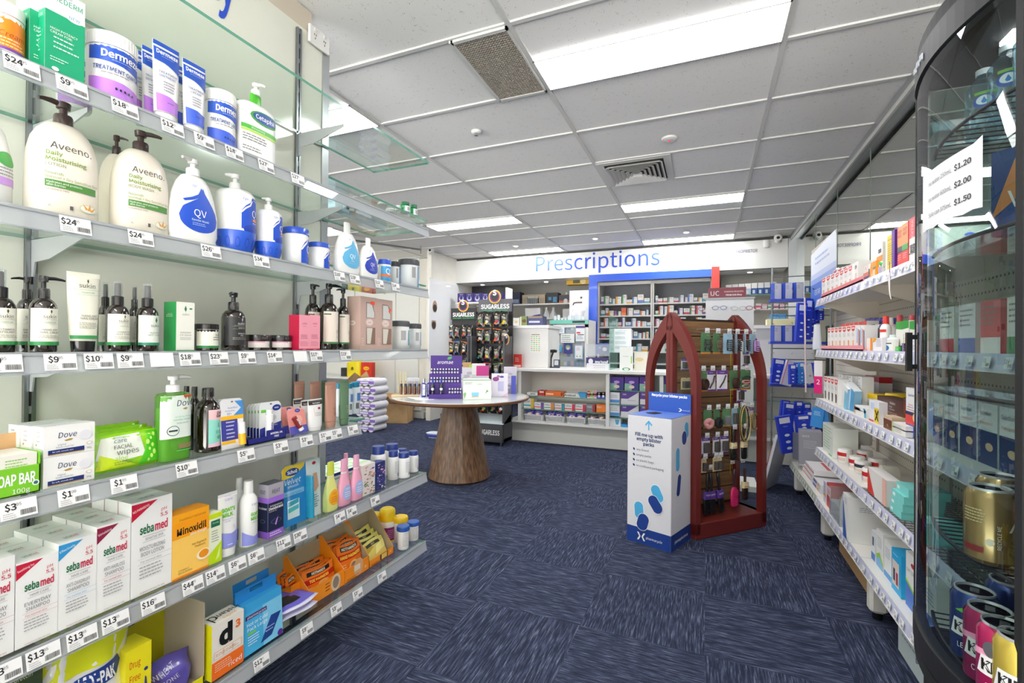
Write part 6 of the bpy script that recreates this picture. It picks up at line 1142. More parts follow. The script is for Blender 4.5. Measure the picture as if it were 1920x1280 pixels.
def hang(px, T, Bt, w, Y, c, ops, lab, nm='brace_pack', r=.35, tilt=0, dep=.03, cat='box', grp=None):
    p = onY(px, T, Y); q = onY(px, Bt, Y); h = p.z-q.z
    m = MB(); m.box(-w/2, w/2, -dep/2, dep/2, 0, h, c); m.face('front', w, dep, h, ops); o = m.build(nm, None, (q.x, Y, q.z), 0); o.rotation_euler = (0, tilt, r); return tag(o, lab, cat, grp)
B1 = '#1c38c0'
for i, (px, T, Bt, w, Y, tl) in enumerate(((1499, 568, 640, .075, 4.5, .06), (1512, 560, 636, .06, 4.55, .05), (1522, 563, 632, .05, 4.6, 0), (1529, 563, 606, .05, 4.65, 0), (1537, 578, 600, .05, 4.6, 0), (1455, 672, 718, .10, 4.72, .12), (1485, 683, 720, .05, 4.55, 0), (1494, 680, 719, .04, 4.62, 0), (1502, 679, 718, .045, 4.6, 0), (1509, 682, 720, .04, 4.66, 0), (1528, 680, 722, .05, 4.6, 0), (1475, 755, 800, .09, 4.7, .1), (1468, 750, 792, .07, 4.8, .1), (1497, 752, 790, .06, 4.75, 0), (1512, 756, 795, .06, 4.75, 0), (1480, 778, 848, .12, 4.42, -.18), (1507, 778, 812, .11, 4.4, -.1), (1523, 770, 806, .09, 4.5, -.1))):
    lev = 'upper' if i < 5 else 'middle' if i < 11 else 'lower'; n = i if i < 5 else i-5 if i < 11 else i-11
    hang(px, T, Bt, w, Y, B1 if i != 8 else '#2a7ad0', BRA, '%s in order among the hanging blue brace packs of the %s group' % (('first', 'second', 'third', 'fourth', 'fifth', 'sixth', 'seventh')[n], lev), tilt=tl)
hang(1472, 675, 722, .085, 4.7, '#d4d4de', [('c', .6, .45, .2, '#8a90a0', .8), ('r', 0, .1, 0, 1, '#e07a8a')], 'hanging pale grey brace pack right of the leftmost blue one', tilt=.25)
hang(1519, 683, 718, .05, 4.5, '#c9c9d2', [('c', .5, .4, .22, '#9a9aa4', .8)], 'hanging grey pack with dark edge in the middle row', tilt=-.15)
hang(1536, 676, 737, .05, 3.62, '#f0eef0', [('r', 0, 1, 0, .52, '#e0187a'), ('t', '2', .5, .35, .14, '#ffffff')], 'narrow white and magenta hanging carton at the gondola corner', r=-.6)
hang(1518, 806, 868, .15, 4.30, '#9a9aa4', [('t', 'BACK', .3, .85, .06, '#e8e8f0', {'w': .3}), ('l', .2, .8, .7, 5, .05, '#c0c0cc')], 'silver grey brace carton standing above the bottom shelf', dep=.14, r=-.1, nm='brace_carton')
hang(1500, 812, 862, .06, 4.36, '#70727e', [('r', .3, .7, .3, .9, '#3a3a48')], 'dark grey narrow carton left of the silver brace carton', dep=.1)
for i, (px, T, Bt) in enumerate(((1531, 764, 800), (1544, 765, 792))): hang(px, T, Bt, .07, 3.7, '#2a8ad8', [('l', .2, .8, .8, 4, .06, '#b8e0f8')], ('left', 'right')[i]+' bright blue hanging pack under the waist-level right shelf', r=-.4, tilt=-.15 if i else .1)
vessel('icy_gel_pack', 'white teardrop massager hanging in a blue and white pack', 'packet', ((onY(1532, 640, 3.75).x, 3.75, onY(1532, 655, 3.75).z), .05, .03, .17), [('backing_card', [(0, 1, 6), (.25, 1, 6), (1, .7, 6)], C('#dfe3ee', .4), 16), ('massager_head', [(.05, .5), (.15, .95), (.3, .9), (.5, .4)], C('#f4f4f2', .2, coat=.5), 16)], rot=0)
m = MB(); a = onY(1509, 558, 4.3); b_ = onY(1511, 735, 4.3); m.tube([a, (a.x+.004, a.y, (a.z+b_.z)/2), b_], .006, C('#e8d0d4', .3), 6); tag(m.build('hanging_strap', None), 'long pale pink strip hanging in front of the blue braces', 'strap')
# leaning white board
p = onZ(1459, 905, 0); q = onZ(1480, 918, 0)
m = MB(); m.M = Matrix.Translation((.52, 4.62, .0)) @ Matrix.Rotation(1.15, 4, 'Z') @ Matrix.Rotation(.22, 4, 'X'); m.prism([(-.17, 0), (.17, 0), (.17, .40), (-.17, .50)], 0, .02, C('#e6e8ee', .3), 'y'); m.box(-.17, .17, .02, .026, 0, .40, '#b05a60'); tag(m.build('leaning_board'), 'white board leaning on the floor beside the blue brace rack', 'board')

# ================================================================ REFRIGERATOR
FY0, FY1, FX, FB_, FT = .925, 1.30, .43, .62, 1.79
def dx(t): return FX-.036*sin(pi*t)**.8
NS = 16; dc = [(dx(i/NS), FY1+(FY0-FY1)*i/NS) for i in range(NS+1)]
t = thing('display_refrigerator', 'curved glass door drinks refrigerator at the right edge of the photo', 'refrigerator', (0, 0, 0))
BKF = C('#0d0e12', .75); DK = C('#121217', .6)
m = MB(); m.bbox(FX+.01, .95, FY0-.03, FY1, .03, FB_-.01, BKF, .01); m.bbox(FX+.0, .95, FY0-.03, FY1, FT-.02, FT+.06, BKF, .012); m.box(.93, .95, FY0-.03, FY1, FB_-.01, FT-.02, C('#c9ccce', .3)); m.box(FX+.01, .93, FY0-.03, FY0-.012, FB_-.01, FT-.02, BKF); m.build('cabinet', t)
g = MB(); g.box(FX+.02, .93, FY1-.006, FY1, FB_-.01, FT-.02, FRIDGE_GLASS); g.build('side_glass', t)
g = MB(); v = [(x, y, z) for z in (FB_+.03, FT-.03) for x, y in dc]; g.add(v, [(i, i+1, NS+2+i, NS+1+i) for i in range(NS)], FRIDGE_GLASS, True); g.build('door_glass', t)
m = MB()
def band(z0, z1, o, mat):
    a = [(x-o, y) for x, y in dc]; b = [(x+.018, y) for x, y in reversed(dc)]; m.prism(a+b, z0, z1, mat)
band(FB_-.015, FB_+.03, .004, DK); band(FT-.03, FT+.02, .004, DK); band(FT+.022, FT+.05, .0, BKF); band(FB_-.045, FB_-.02, .002, BKF)
m.box(FX-.004, FX+.016, FY1-.004, FY1+.002, FB_, FT, BKF); m.box(FX-.006, FX+.02, FY0-.012, FY0+.006, FB_, FT, BKF); m.build('door_frame', t)
m = MB(); m.box(FX-.022, FX-.012, FY1-.012, FY1-.002, 1.16, 1.245, BLK).box(FX-.014, FX, FY1-.01, FY1-.004, 1.165, 1.175, BLK).box(FX-.014, FX, FY1-.01, FY1-.004, 1.23, 1.24, BLK); m.build('door_handle', t)
m = MB()
for k in range(3): m.M = Matrix.Translation((dx(.22+.07*k)-.006, FY1+(FY0-FY1)*(.22+.07*k), FT-.004)); m.box(-.002, 0, -.006, .006, -.006, .006, C('#c8ccd8', .2))
m.build('control_buttons', t)
m = MB(); m.box(FX-.001, FX+.006, FY1-.006, FY1-.001, .52, .585, C('#c0c4cc', .2, .8)); m.build('maker_badge', t)
m = MB(); m.box(FX+.04, .90, FY0+.03, FY0+.05, FT-.03, FT-.022, C('#ffffff', .5, emit=6)); m.box(FX+.06, .90, FY0+.16, FY0+.20, FT-.03, FT-.022, C('#ffffff', .5, emit=6)); m.build('strip_lamp', t)
FS = {'a': 1.62, 'b': 1.41, 'c': 1.13, 'd': .852, 'e': .652}
for k, z in FS.items():
    s_ = MB(); y = FY0+.01
    if k in 'bc': s_.prism([(x+.03, yy) for x, yy in dc[1:-1]]+[(.92, FY0+.02), (.92, FY1-.02)], z-.005, z, GLASS_CLEAR)
    pts = [(x+.03, yy, z-.004) for x, yy in dc[1:-1]]; s_.tube(pts, .0035, DK, 6); s_.tube([(.92, FY0+.02, z-.004), (.92, FY1-.02, z-.004)], .003, DK)
    if k not in 'bc':
        for i in range(14):
            tt = .07+.86*i/13; s_.tube([(dx(tt)+.03, FY1+(FY0-FY1)*tt, z-.004), (.92, FY1+(FY0-FY1)*tt, z-.004)], .0016, DK, 5)
    s_.build('wire_shelf' if k not in 'bc' else 'glass_shelf', t)
# paper price sign taped to the door
m = MB(); v = []; f = []
for i in range(9):
    Y = 1.165-.185*i/8; tt = (FY1-Y)/(FY1-FY0); X = dx(tt)-.0012-.003*(i == 8)-.002*(i == 0)
    v += [(X, Y, 1.437+.003*(i % 2)), (X, Y, 1.548+.005*(i == 8))]
m.add(v, [(2*i, 2*i+2, 2*i+3, 2*i+1) for i in range(8)], '#f2f2f6', True)
def pm_(x, y, e): Y = 1.0725-x; tt = (FY1-Y)/(FY1-FY0); return (dx(tt)-.0014-e, Y, 1.437+y)
for i, (a_, b2) in enumerate((('nu water 250mL', '$1.20'), ('nu water 600mL', '$2.00'), ('Solo can 375mL', '$1.50'))):
    m.draw(pm_, .185, .111, [('t', a_, .16, .78-.27*i, .07, '#55555c', {'a': 'L', 'w': .44, 'force': 1}), ('t', b2, .64, .78-.27*i, .08, '#2a2a30', {'a': 'L', 'b': .02, 'w': .22, 'force': 1})])
tag(m.build('price_sign'), 'white paper sheet with drink prices taped to the refrigerator door', 'sign')
# drinks
def can(px, bt, k, c, c2, txt, lab, tc='#ffffff', extra=()):
    p = onZ(px, bt, FS[k]); r = .033; h = .125
    sc = [(0, r*.78, r*.78), (.008, r, r), (h-.014, r, r), (h-.004, r*.84, r*.84)]
    t = thing('drink_can', lab, 'can', (p.x, p.y, FS[k]+.001), facing(p))
    MB().loft(sc, C(c, .22, .6, coat=.6), 28).build('can_body', t)
    m = MB(); m.loft([(h-.004, r*.84, r*.84), (h, r*.84, r*.84), (h, r*.78, r*.78), (h-.004, r*.74, r*.74)], C('#d2d4d6', .38, .5), 28); m.box(-.006, .006, -.012, .008, h-.003, h-.001, C('#aaaaae', .25, .9)); m.build('lid', t)
    m = MB(); m.wrap(sc, .01, h-.016, 1.4, list(extra)+([('p', [(.1, .36), (.9, .36), (.84, .66), (.16, .66)], c2), ('t', 'KIRKS', .5, .51, .16, tc, {'w': .62, 'b': .03}), ('t', txt, .5, .2, .09, '#ffffff', {'w': .5})] if txt else [])); m.build('can_print', t)
gold = [('t', 'RECYCLE ME', .62, .4, .05, '#f0e8d0', {'r': pi/2}), ('p', [(.75, .5), (.9, .75), (1, .78), (.85, .6), (.8, .5)], '#e8e0d0'), ('r', .1, .42, .1, .2, '#8a2a2a'), ('l', .12, .45, .8, 5, .05, '#d8c898'), ('c', .5, .3, .06, '#f0e8d0')]
can(1856, 1052, 'd', '#a98b56', '', '', 'front gold drink can on the middle wire shelf of the refrigerator', extra=gold)
can(1874, 1018, 'd', '#a98b56', '', '', 'gold drink can behind the front gold can', extra=())
can(1920, 1060, 'd', '#5a2a88', '#f0f0f0', 'PASITO', 'purple drink can at the right edge of the photo, upper one', '#1a1a1a', [('c', .5, .85, .2, '#f07a20', .8)])
can(1827, 1235, 'e', '#1f3f8a', '#f0f0f0', 'LEMONADE', 'front dark blue drink can in the bottom of the refrigerator', '#1a1a1a', [('p', [(.2, .8), (.5, .95), (.6, .75)], '#6ac040')])
can(1893, 1213, 'e', '#1f3f8a', '#f0f0f0', '', 'dark blue drink can behind the pink ones')
can(1856, 1280, 'e', '#c8286a', '#f0f0f0', 'CREAMING', 'left pink drink can in the bottom of the refrigerator', '#1a1a1a', [('p', [(0, .7), (1, .9), (1, .8), (0, .6)], '#f0a0c0')])
can(1884, 1318, 'e', '#c8286a', '#f0f0f0', 'CREAMING', 'right pink drink can in front at the bottom of the refrigerator', '#1a1a1a', [('p', [(0, .7), (1, .9), (1, .8), (0, .6)], '#f0a0c0'), ('c', .35, .78, .14, '#5a5a60')])
can(1918, 1350, 'e', '#d8c050', '#f0f0f0', 'LEMON', 'yellow drink can in the bottom right corner of the photo', '#1a1a1a')
def wb(x, y, k, h, r, lab, lc='#3a8ad8', cc='#e8f0f4'):
    t = thing('water_bottle', lab, 'bottle', (x, y, FS[k]+.001), facing((x, y))); sc = [(0, r*.9, r*.9), (.006, r, r)]+[(h*(.1+.09*i), r*(.97 if i % 2 else 1), r*(.97 if i % 2 else 1)) for i in range(7)]+[(h*.72, r, r), (h*.84, r*.6, r*.6), (h*.88, r*.42, r*.42), (h*.92, r*.4, r*.4)]
    MB().loft(sc, WATER, 20).build('bottle_body', t); MB().cyl(r*.45, h*.92, h, C(cc, .4), seg=14).build('cap', t)
    m = MB(); m.wrap(sc, h*.35, h*.62, 1.2, [('c', .5, .5, .24, '#2f55b0', .8), ('c', .5, .55, .17, '#e8f4fa', .8), ('p', [(.44, .48), (.47, .38), (.53, .38), (.56, .48), (.5, .72)], lc), ('r', .3, .8, .86, 1, '#7ac040')]); m.build('printed_label', t)
for i, (x, y) in enumerate(((.50, 1.20), (.50, 1.12), (.50, 1.04), (.50, .97), (.60, 1.20))): wb(x, y, 'a', .135, .028, ORD[i].replace('leftmost', 'farthest').replace('from left', 'from far end')+' small clear water bottle on the top refrigerator shelf')
for i, (x, y) in enumerate(((.52, 1.05), (.52, .98), (.60, 1.06), (.60, .98), (.68, 1.04), (.56, 1.14))): wb(x, y, 'c', .20, .032, ORD[i].replace('leftmost', 'farthest').replace('from left', 'in order')+' large clear water bottle on the middle refrigerator shelf', '#30a0d8', '#dfe8ea')
for i, (y, c, c2, tx, w) in enumerate(((1.10, '#20468a', '#e09050', 'V', .07), (.99, '#2aa060', '#b8f0c8', 'mint', .08))):
    carton('drink_pack', ('blue and bronze', 'green')[i]+' drink pack on the second refrigerator shelf', 'box', ((.52, y, FS['b']+.001), w, .07, .15), c, [('p', [(0, .2), (.5, .9), (1, .9), (1, .6)], c2), ('t', tx, .5, .4, .2, '#ffffff')], rot=-.9)

# ================================================================ RECYCLING BIN
A = (-.455, 3.005); Bc = (-.186, 2.905); w = .286; H = .782; ang = atan2(Bc[1]-A[1], Bc[0]-A[0])
ux, uy = cos(ang), sin(ang); c0 = (Bc[0]-ux*w/2-uy*w/2, Bc[1]-uy*w/2+ux*w/2)
t = thing('recycling_box', 'tall white and blue cardboard box for collecting empty blister packs', 'bin', (c0[0], c0[1], 0), ang)
NB = '#1d3f8f'; LB = '#4fb2e4'
def cap(u, v, lu, lv, r, c):   # capsule outline in face fractions: centre, half length, half width, rotation
    o = []
    for i in range(20):
        a = 2*pi*i/20; x = lv*cos(a); y = lv*sin(a)+(lu-lv)*(1 if sin(a) > 0 else -1); o.append((u+(x*cos(r)-y*sin(r))/w, v+(x*sin(r)+y*cos(r))/H))
    return ('p', o, c)
def capw(u, v, lu, lv, r, c): return [cap(u, v, lu+.003, lv+.003, r, '#ffffff'), cap(u, v, lu, lv, r, c)]
m = MB(); m.bbox(-w/2, w/2, -w/2, w/2, 0, H, C('#e9e9ee', .6), .003)
ops = [('r', 0, 1, 0, .125, NB), ('p', [(.42, .93), (.44, .93), (.50, .955), (.56, .93), (.58, .94), (.50, .972), (.42, .94)], LB), ('r', .487, .513, .895, .955, LB),
       ('t', 'Fill me up with', .5, .855, .024, '#1c2f6c', {'w': .66, 'b': .02}), ('t', 'empty blister', .5, .82, .024, '#1c2f6c', {'w': .56, 'b': .02}), ('t', 'packs', .5, .785, .024, '#1c2f6c', {'w': .26, 'b': .02})]
for i, s_ in enumerate(('any brand', 'empty packs', 'no plastic bags', 'no cardboard packaging')): ops += [cap(.16, .735-.042*i, .008, .005, .6, '#1c2f6c'), ('t', s_, .22, .735-.042*i, .016, '#4a4e68', {'a': 'L', 'w': (.28, .34, .4, .62)[i]})]
ops += capw(.70, .42, .052, .030, .45, LB)+capw(.66, .335, .055, .033, .6, NB)+capw(.29, .26, .052, .030, .05, LB)+capw(.38, .175, .052, .036, -.3, NB)
ops += [('p', [(.25, .09), (.29, .09), (.33, .065), (.33, .055), (.29, .03), (.25, .03), (.30, .06)], '#ffffff'), ('p', [(.44, .09), (.40, .09), (.36, .065), (.36, .055), (.40, .03), (.44, .03), (.39, .06)], '#ffffff'), ('t', 'pharmacycle', .64, .06, .018, '#ffffff', {'w': .36})]
m.face('front', w, w, H, ops)
ops = [('r', 0, 1, 0, .125, NB)]+capw(.75, .885, .05, .028, .1, LB)+capw(.63, .83, .042, .034, .05, NB)+capw(.30, .68, .07, .026, 0, LB)+capw(.36, .48, .065, .024, -.2, NB)+[('t', 'pharmacycle.com.au', .5, .06, .02, '#ffffff', {'w': .66, 'b': .02})]
m.face('right', w, w, H, ops); m.build('box_body', t)
m = MB(); LBT = C('#5f82d2', .5); hw = .05; a_, b2 = -.11, .11
m.add([(-w/2, -w/2, H+.002), (w/2, -w/2, H+.002), (w/2, w/2, H+.002), (-w/2, w/2, H+.002)], [(0, 1, 2, 3)], LBT); m.prism([(-.08, -.02), (-.02, -.035), (.0, .03), (-.05, .05)], H+.003, H+.006, C('#26190f', .9)); m.build('lid', t)
hb2 = .125; m = MB(); m.box(-w/2, w/2, w/2-.006, w/2, H, H+hb2, C('#2f5cb8', .5))
m.draw(lambda x, y, e: (x, w/2-.006-e, H+y), w, hb2, [('t', 'Recycle your blister packs', .5, .85, .12, '#ffffff', {'w': .84, 'b': .03}), ('p', [(.72, .26), (.76, .26), (.80, .20), (.80, .16), (.76, .08), (.72, .08), (.77, .18)], '#ffffff'), ('t', 'pharmacycle', .9, .17, .05, '#ffffff', {'w': .16})]); m.build('header_card', t)

# ================================================================ ARCHED STAND
P0 = Vector((-.055, 3.152, 0)); P1 = Vector((.381, 3.598, 0)); L_ = (P1-P0).length; ang = atan2(P1.y-P0.y, P1.x-P0.x); DP = .49
t = thing('arched_display_stand', 'dark red pointed-arch display stand with timber slat panel and glass ends', 'display stand', tuple(P0), ang)
RED = C('#6e2420', .4, coat=.2); ZP = 1.44
def arch(x, mat=RED):   # end frame in the plane x=const, depth 0..DP (local +y)
    n = 14; out = []; inn = []
    for i in range(n+1):
        a = i/n; z = .96+(ZP-.96)*a; hf = DP/2-.012; Hh = ZP-.96; Rr = (hf*hf+Hh*Hh)/(2*hf); out.append((max(0, sqrt(Rr*Rr-(Hh*a)**2)-(Rr-hf)), z))
    m = MB()
    for s in (-1, 1):
        o = [(DP/2+s*(DP/2), .03)]+[(DP/2+s*(q+.012), z) for q, z in out]+[(DP/2, ZP)]
        o[1] = (DP/2+s*DP/2, .96)
        i2 = [(DP/2+s*(DP/2-.045), .10)]+[(DP/2+s*max(.030, (q+.012)-.050*(1+.25*k/n)), z-.075*k/n) for k, (q, z) in enumerate(out)]+[(DP/2+s*.030, ZP-.11)]
        K = len(o)
        for k in range(K-1):
            q = [o[k], o[k+1], i2[k+1], i2[k]]
            m.prism(q if s > 0 else q[::-1], x-.02, x+.02, mat, 'x')
    for s in (-1, 1): c = DP/2+s*.016; m.box(x-.02, x+.02, c-.0145, c+.0145, .03, ZP-.09, mat)
    m.prism([(DP/2-.03, ZP-.12), (DP/2+.03, ZP-.12), (DP/2+.03, ZP-.03), (DP/2, ZP), (DP/2-.03, ZP-.03)], x-.02, x+.02, mat, 'x')
    m.box(x-.02, x+.02, 0, DP, .03, .10, mat); return m
arch(.02).build('arch_frame', t); arch(L_-.02).build('arch_frame', t)
for x in (.02, L_-.02):
    g = MB(); pg = [(.04, .1), (DP-.04, .1), (DP-.04, .95), (DP-.07, 1.15), (DP/2+.03, ZP-.12), (DP/2-.03, ZP-.12), (.07, 1.15), (.04, .95)]; g.add([(x, a, b) for a, b in pg], [tuple(range(8))], GLASS_CLEAR); g.build('glass_pane', t)
m = MB(); m.bbox(.0, L_, .0, DP, .0, .10, RED, .004); m.build('base_plinth', t)
WOODS = noise_mat('slat_timber', '#7d5c3c', '#9a7550', 3, .5, (1, 1, 12), .35, .65)
m = MB(); nsl = 12
for k in range(nsl): z = .12+k*.106; m.box(.045, L_-.045, DP/2-.009, DP/2+.009, z, z+.098, WOODS)
m.box(.045, L_-.045, DP/2-.004, DP/2+.004, .10, 1.40, C('#2e1f14', .8)); m.box(L_-.075, L_-.07, DP/2-.012, DP/2-.008, .3, 1.3, '#c9a820'); m.build('slat_panel', t)
SM = Matrix.Translation(P0) @ Matrix.Rotation(ang, 4, 'Z')
def spos(u, v, z): return SM @ Vector((u, v, z))
def hook(u, z, ln=.17, v0=DP/2-.01):
    m = MB(); m.tube([(u, v0, z), (u, v0-ln, z), (u, v0-ln-.01, z+.012)], .0022, STEEL, 5); m.tube([(u, v0, z+.025), (u, v0-ln-.02, z+.025)], .0016, STEEL, 4); m.build('hook', t)
    m = MB(); m.box(u-.018, u+.018, v0-ln-.024, v0-ln-.022, z-.0, z+.032, '#eef0f2'); m.draw(lambda x, y, e: (u+x, v0-ln-.024-e, z+y), .036, .032, [('bar', .1, .5, .1, .4, '#777777'), ('t', '$9', .7, .3, .35, '#444444')]); m.build('price_tag', t)
ROWS = [(1.31, 5), (1.10, 5), (.86, 5), (.66, 4), (.47, 4), (.30, 4)]
ZH = [1.315, 1.065, .79, .60, .45, .36]
def claw(m, cx, cz, s, mat, n=6):
    for sd in (-1, 1):
        for k in range(n):
            z = cz+s*(k/(n-1)-.5); m.tube([(cx+sd*s*.12, -.012, z), (cx+sd*s*.38, -.024, z), (cx+sd*s*.05, -.036, z-s*.05)], s*.05, mat, 5)
        m.tube([(cx+sd*s*.3, -.02, cz-s*.5), (cx+sd*s*.4, -.024, cz), (cx+sd*s*.3, -.02, cz+s*.5)], s*.07, mat, 6)
def hairpack(u, z, v, w, h, kind, lab, r=0):
    cards = {'g': '#4e7d54', 'b': '#9cc4dc', 'p': '#f0eef4', 'c': '#e3cfa0'}
    o = thing('hair_accessory_pack', lab, 'hair accessory', spos(u, v, z-h), ang+r)
    m = MB(); c = cards[kind[0]]; m.prism([(-w/2, 0), (w/2, 0), (w/2, h-.008), (w/2-.008, h), (-w/2+.008, h), (-w/2, h-.008)], 0, .002, c, 'y')
    ops = {'g': [('r', 0, 1, 0, .06, '#e08a30'), ('t', 'Mita', .7, .9, .05, '#e0b060', {'w': .3})], 'b': [('c', .5, .88, .07, '#e0b030', .8)], 'p': [('r', 0, 1, .80, 1, '#6a3a9c'), ('t', 'ladystyle', .5, .9, .05, '#ffffff', {'w': .7}), ('r', 0, 1, 0, .08, '#6a3a9c')], 'c': [('t', 'Lady', .5, .85, .06, '#4a3a20', {'w': .4})]}[kind[0]]
    m.draw(lambda x, y, e: (x, -e, y), w, h, ops); m.build('backing_card', o)
    m = MB(); k2 = kind[1]; s = w*.75
    if k2 == 'k': claw(m, 0, h*.42, h*.5, C('#1a1a1c', .25, coat=.5))
    elif k2 == 't': claw(m, 0, h*.4, h*.42, C('#5a2a14', .15, coat=.8), 5)
    elif k2 == 'v': claw(m, w*.2, h*.4, h*.5, C('#b89ad8', .2, coat=.6))
    elif k2 == 's':
        m.tube([(-w*.3, -.008, h*.15), (0, -.014, h*.45), (w*.28, -.008, h*.75)], w*.06, C('#1c1c1e', .4), 6)
    elif k2 == 'o':
        for q, c3 in enumerate(('#3a4a40', '#c88a88', '#9a9080')): m.tube([(s*.5*cos(a*pi/6), -.008, h*(.62-.22*q)+h*.07*sin(a*pi/6)) for a in range(12)], .006, C(c3, .5), 6, True)
    elif k2 == 'n':
        for q in range(4): m.tube([(s*.35*cos(a*pi/5)+.006*q, -.01-.003*q, h*.35+h*.25*sin(a*pi/5)) for a in range(10)], .004, C('#3a1c14', .7), 5, True)
    elif k2 == 'x':
        c3 = C('#d89898', .8); rnd = random.Random(3)
        m.tube([(s*.45*cos(a*pi/9)*(1+.15*rnd.random()), -.02+.012*rnd.random(), h*.25+s*.45*sin(a*pi/9)) for a in range(18)], .016, c3, 8, True)
    elif k2 == 'X': m.tube([(s*.4*cos(a*pi/9), -.02+.006*(a % 2), h*.25+s*.45*sin(a*pi/9)) for a in range(18)], .015, C('#18181a', .8), 8, True)
    elif k2 == 'q': m.loft([(h*.1, w*.38, .012, 6, 0, -.014), (h*.6, w*.38, .012, 6, 0, -.014)], PLASTIC, 16); m.loft([(h*.15, w*.3, .008, 6, 0, -.013), (h*.5, w*.3, .008, 6, 0, -.013)], C('#3a3a3e', .7), 14)
    elif k2 == 'h':
        for q, c3 in enumerate(('#b8985a', '#2a2420', '#c8b06a')): m.tube([((.028+.006*q)*sin(a*pi/10), -.012*q-.01, h*.55-(.12)*cos(a*pi/10)*1.0-.05) for a in range(-10, 11)], .0035, C(c3, .35, .4), 6, True)
    elif k2 == 'e':
        for q in range(7): m.tube([((.018+.003*q)*sin(a*pi/8)+.004*(q % 3-1), -.006*q, h*.2-(.04+.003*q)*cos(a*pi/8)) for a in range(-8, 9)], .0026, C('#b59a70' if q % 2 else '#8a7048', .7), 5, True)
    elif k2 == 'm': m.loft([(h*.15, w*.36, .01, 4, 0, -.012), (h*.7, w*.36, .01, 4, 0, -.012)], C('#4a4644', .5), 14)
    m.build('hair_item', o)
def brush(u, z, v, lab, c='#1a1a1c', sleeve='#5b3a94', h=.24, tilt=0, up=True, paddle=False, hc=None):
    o = thing('hair_brush', lab, 'hair brush', spos(u, v, z-h), ang); o.rotation_euler = (0, tilt, ang)
    hd = C(c, .35, coat=.3); hh = C(hc or c, .3, coat=.4); m = MB()
    m.loft([(h*.5, .011, .009), (h*.62, .009, .008), (h*.85, .012, .010), (h*.98, .010, .009), (h, .005, .005)], hh, 12); m.build('handle', o)
    m = MB(); wd = .030 if paddle else .024; m.loft([(0, wd*.7, .008, 3), (h*.04, wd, .010, 3), (h*.42, wd, .010, 3), (h*.52, .012, .009)], hd, 16)
    for i in range(5):
        for j in range(9): x = (i/4-.5)*wd*1.5; m.tube([(x, -.009, .012+h*.42*j/9), (x, -.02, .012+h*.42*j/9)], .0013, C('#0e0e10', .5) if not paddle else C('#d83a80', .4), 4)
    m.build('brush_head', o)
    if sleeve: m = MB(); m.loft([(h*.38, .030, .016, 4), (h*.56, .026, .014, 4)], C(sleeve, .45), 16); m.wrap([(h*.38, .030, .016, 4), (h*.56, .026, .014, 4)], h*.38, h*.56, .9, [('t', 'ladystyle', .5, .6, .2, '#ffffff', {'w': .7})]); m.build('card_sleeve', o)
H0 = DP/2-.17
items = [(1.30, [(.15, 'gk', 'green card with black claw clip'), (.245, 'gt', 'green card with tortoiseshell claw clips'), (.345, 'bk', 'pale blue card with black claw clip'), (.42, 'bk', 'second pale blue card turned sideways with claw clip'), (.50, 'bk', 'third pale blue card turned sideways with dark claw clip'), (.575, 'bv', 'pale blue card with lilac claw clip')], .135, .075),
 (1.055, [(.12, 'gn', 'green card partly hidden behind the front post'), (.20, 'ps', 'white and purple card with curved black clip'), (.295, 'ps', 'second white and purple card with black clip'), (.40, 'gn', 'green card with brown elastics'), (.51, 'go', 'green card with three oval snap clips')], .135, .085),
 (.80, [(.17, 'gx', 'green card with pink scrunchie'), (.25, 'gX', 'green card with black scrunchie'), (.335, 'gq', 'green card with clear square box of bands'), (.41, 'bm', 'pale blue card with dark bow clip'), (.48, 'gh', 'green card with gold and black headbands'), (.56, 'pe', 'purple topped card with beige elastics')], .12, .065),
 (.62, [(.155, 'pm', 'purple and clear card of hair pins by the post'), (.245, 'pm', 'purple and clear card of black pins'), (.32, 'pm', 'purple and clear card with brown comb')], .115, .065),
 (.485, [(.14, 'cm', 'cream and blue card beside the post'), (.235, 'cm', 'cream and blue card of combs, second'), (.275, 'cm', 'cream and blue card of combs, third')], .095, .04)]
for z, row, hh, ww in items:
    for i, (u, kd, lab) in enumerate(row):
        hook(u, z, .15); hairpack(u, z, H0, ww, hh, kd, lab+' on the arched stand', r=(.9 if 'sideways' in lab else .15 if i % 2 else -.1))
for i, u in enumerate((.40, .50)):
    hook(u, .66, .15); brush(u, .66, H0, ('left', 'right')[i]+' black round brush in a cream band, upper brush row of the arched stand', sleeve='#e3cfa0', h=.21)
for i, (u, tl) in enumerate(((.16, .05), (.22, -.08), (.30, -.15))): hook(u, .40, .12); brush(u, .385, H0, ('left', 'middle', 'right')[i]+' black brush with purple sleeve standing on the red base', h=.27, tilt=tl)
hook(.415, .42, .12); brush(.41, .39, H0, 'pink paddle brush hanging low on the arched stand', c='#d8286a', sleeve=None, h=.25, paddle=True, hc='#3a1a28')
hook(.51, .42, .12); brush(.51, .39, H0, 'brown bristle brush in a cream band, lowest right on the arched stand', c='#3a2418', sleeve='#e3cfa0', h=.22)
for i, (z, u) in enumerate(((1.0, .56), (.93, .53), (1.18, .58))): hairpack(u, z, H0+.06, .06, .1, 'pm', ('first', 'second', 'third')[i]+' small white pack behind the right arch glass')
for j in range(3):
    for i in range(2): hairpack(.10+.05*i, 1.13-.13*j, DP/2-.03, .05, .08, ('pm', 'cm', 'bm')[j], '%s pack near the slats seen through the left arch glass, %s row' % (('left', 'right')[i], ('upper', 'middle', 'lower')[j]))
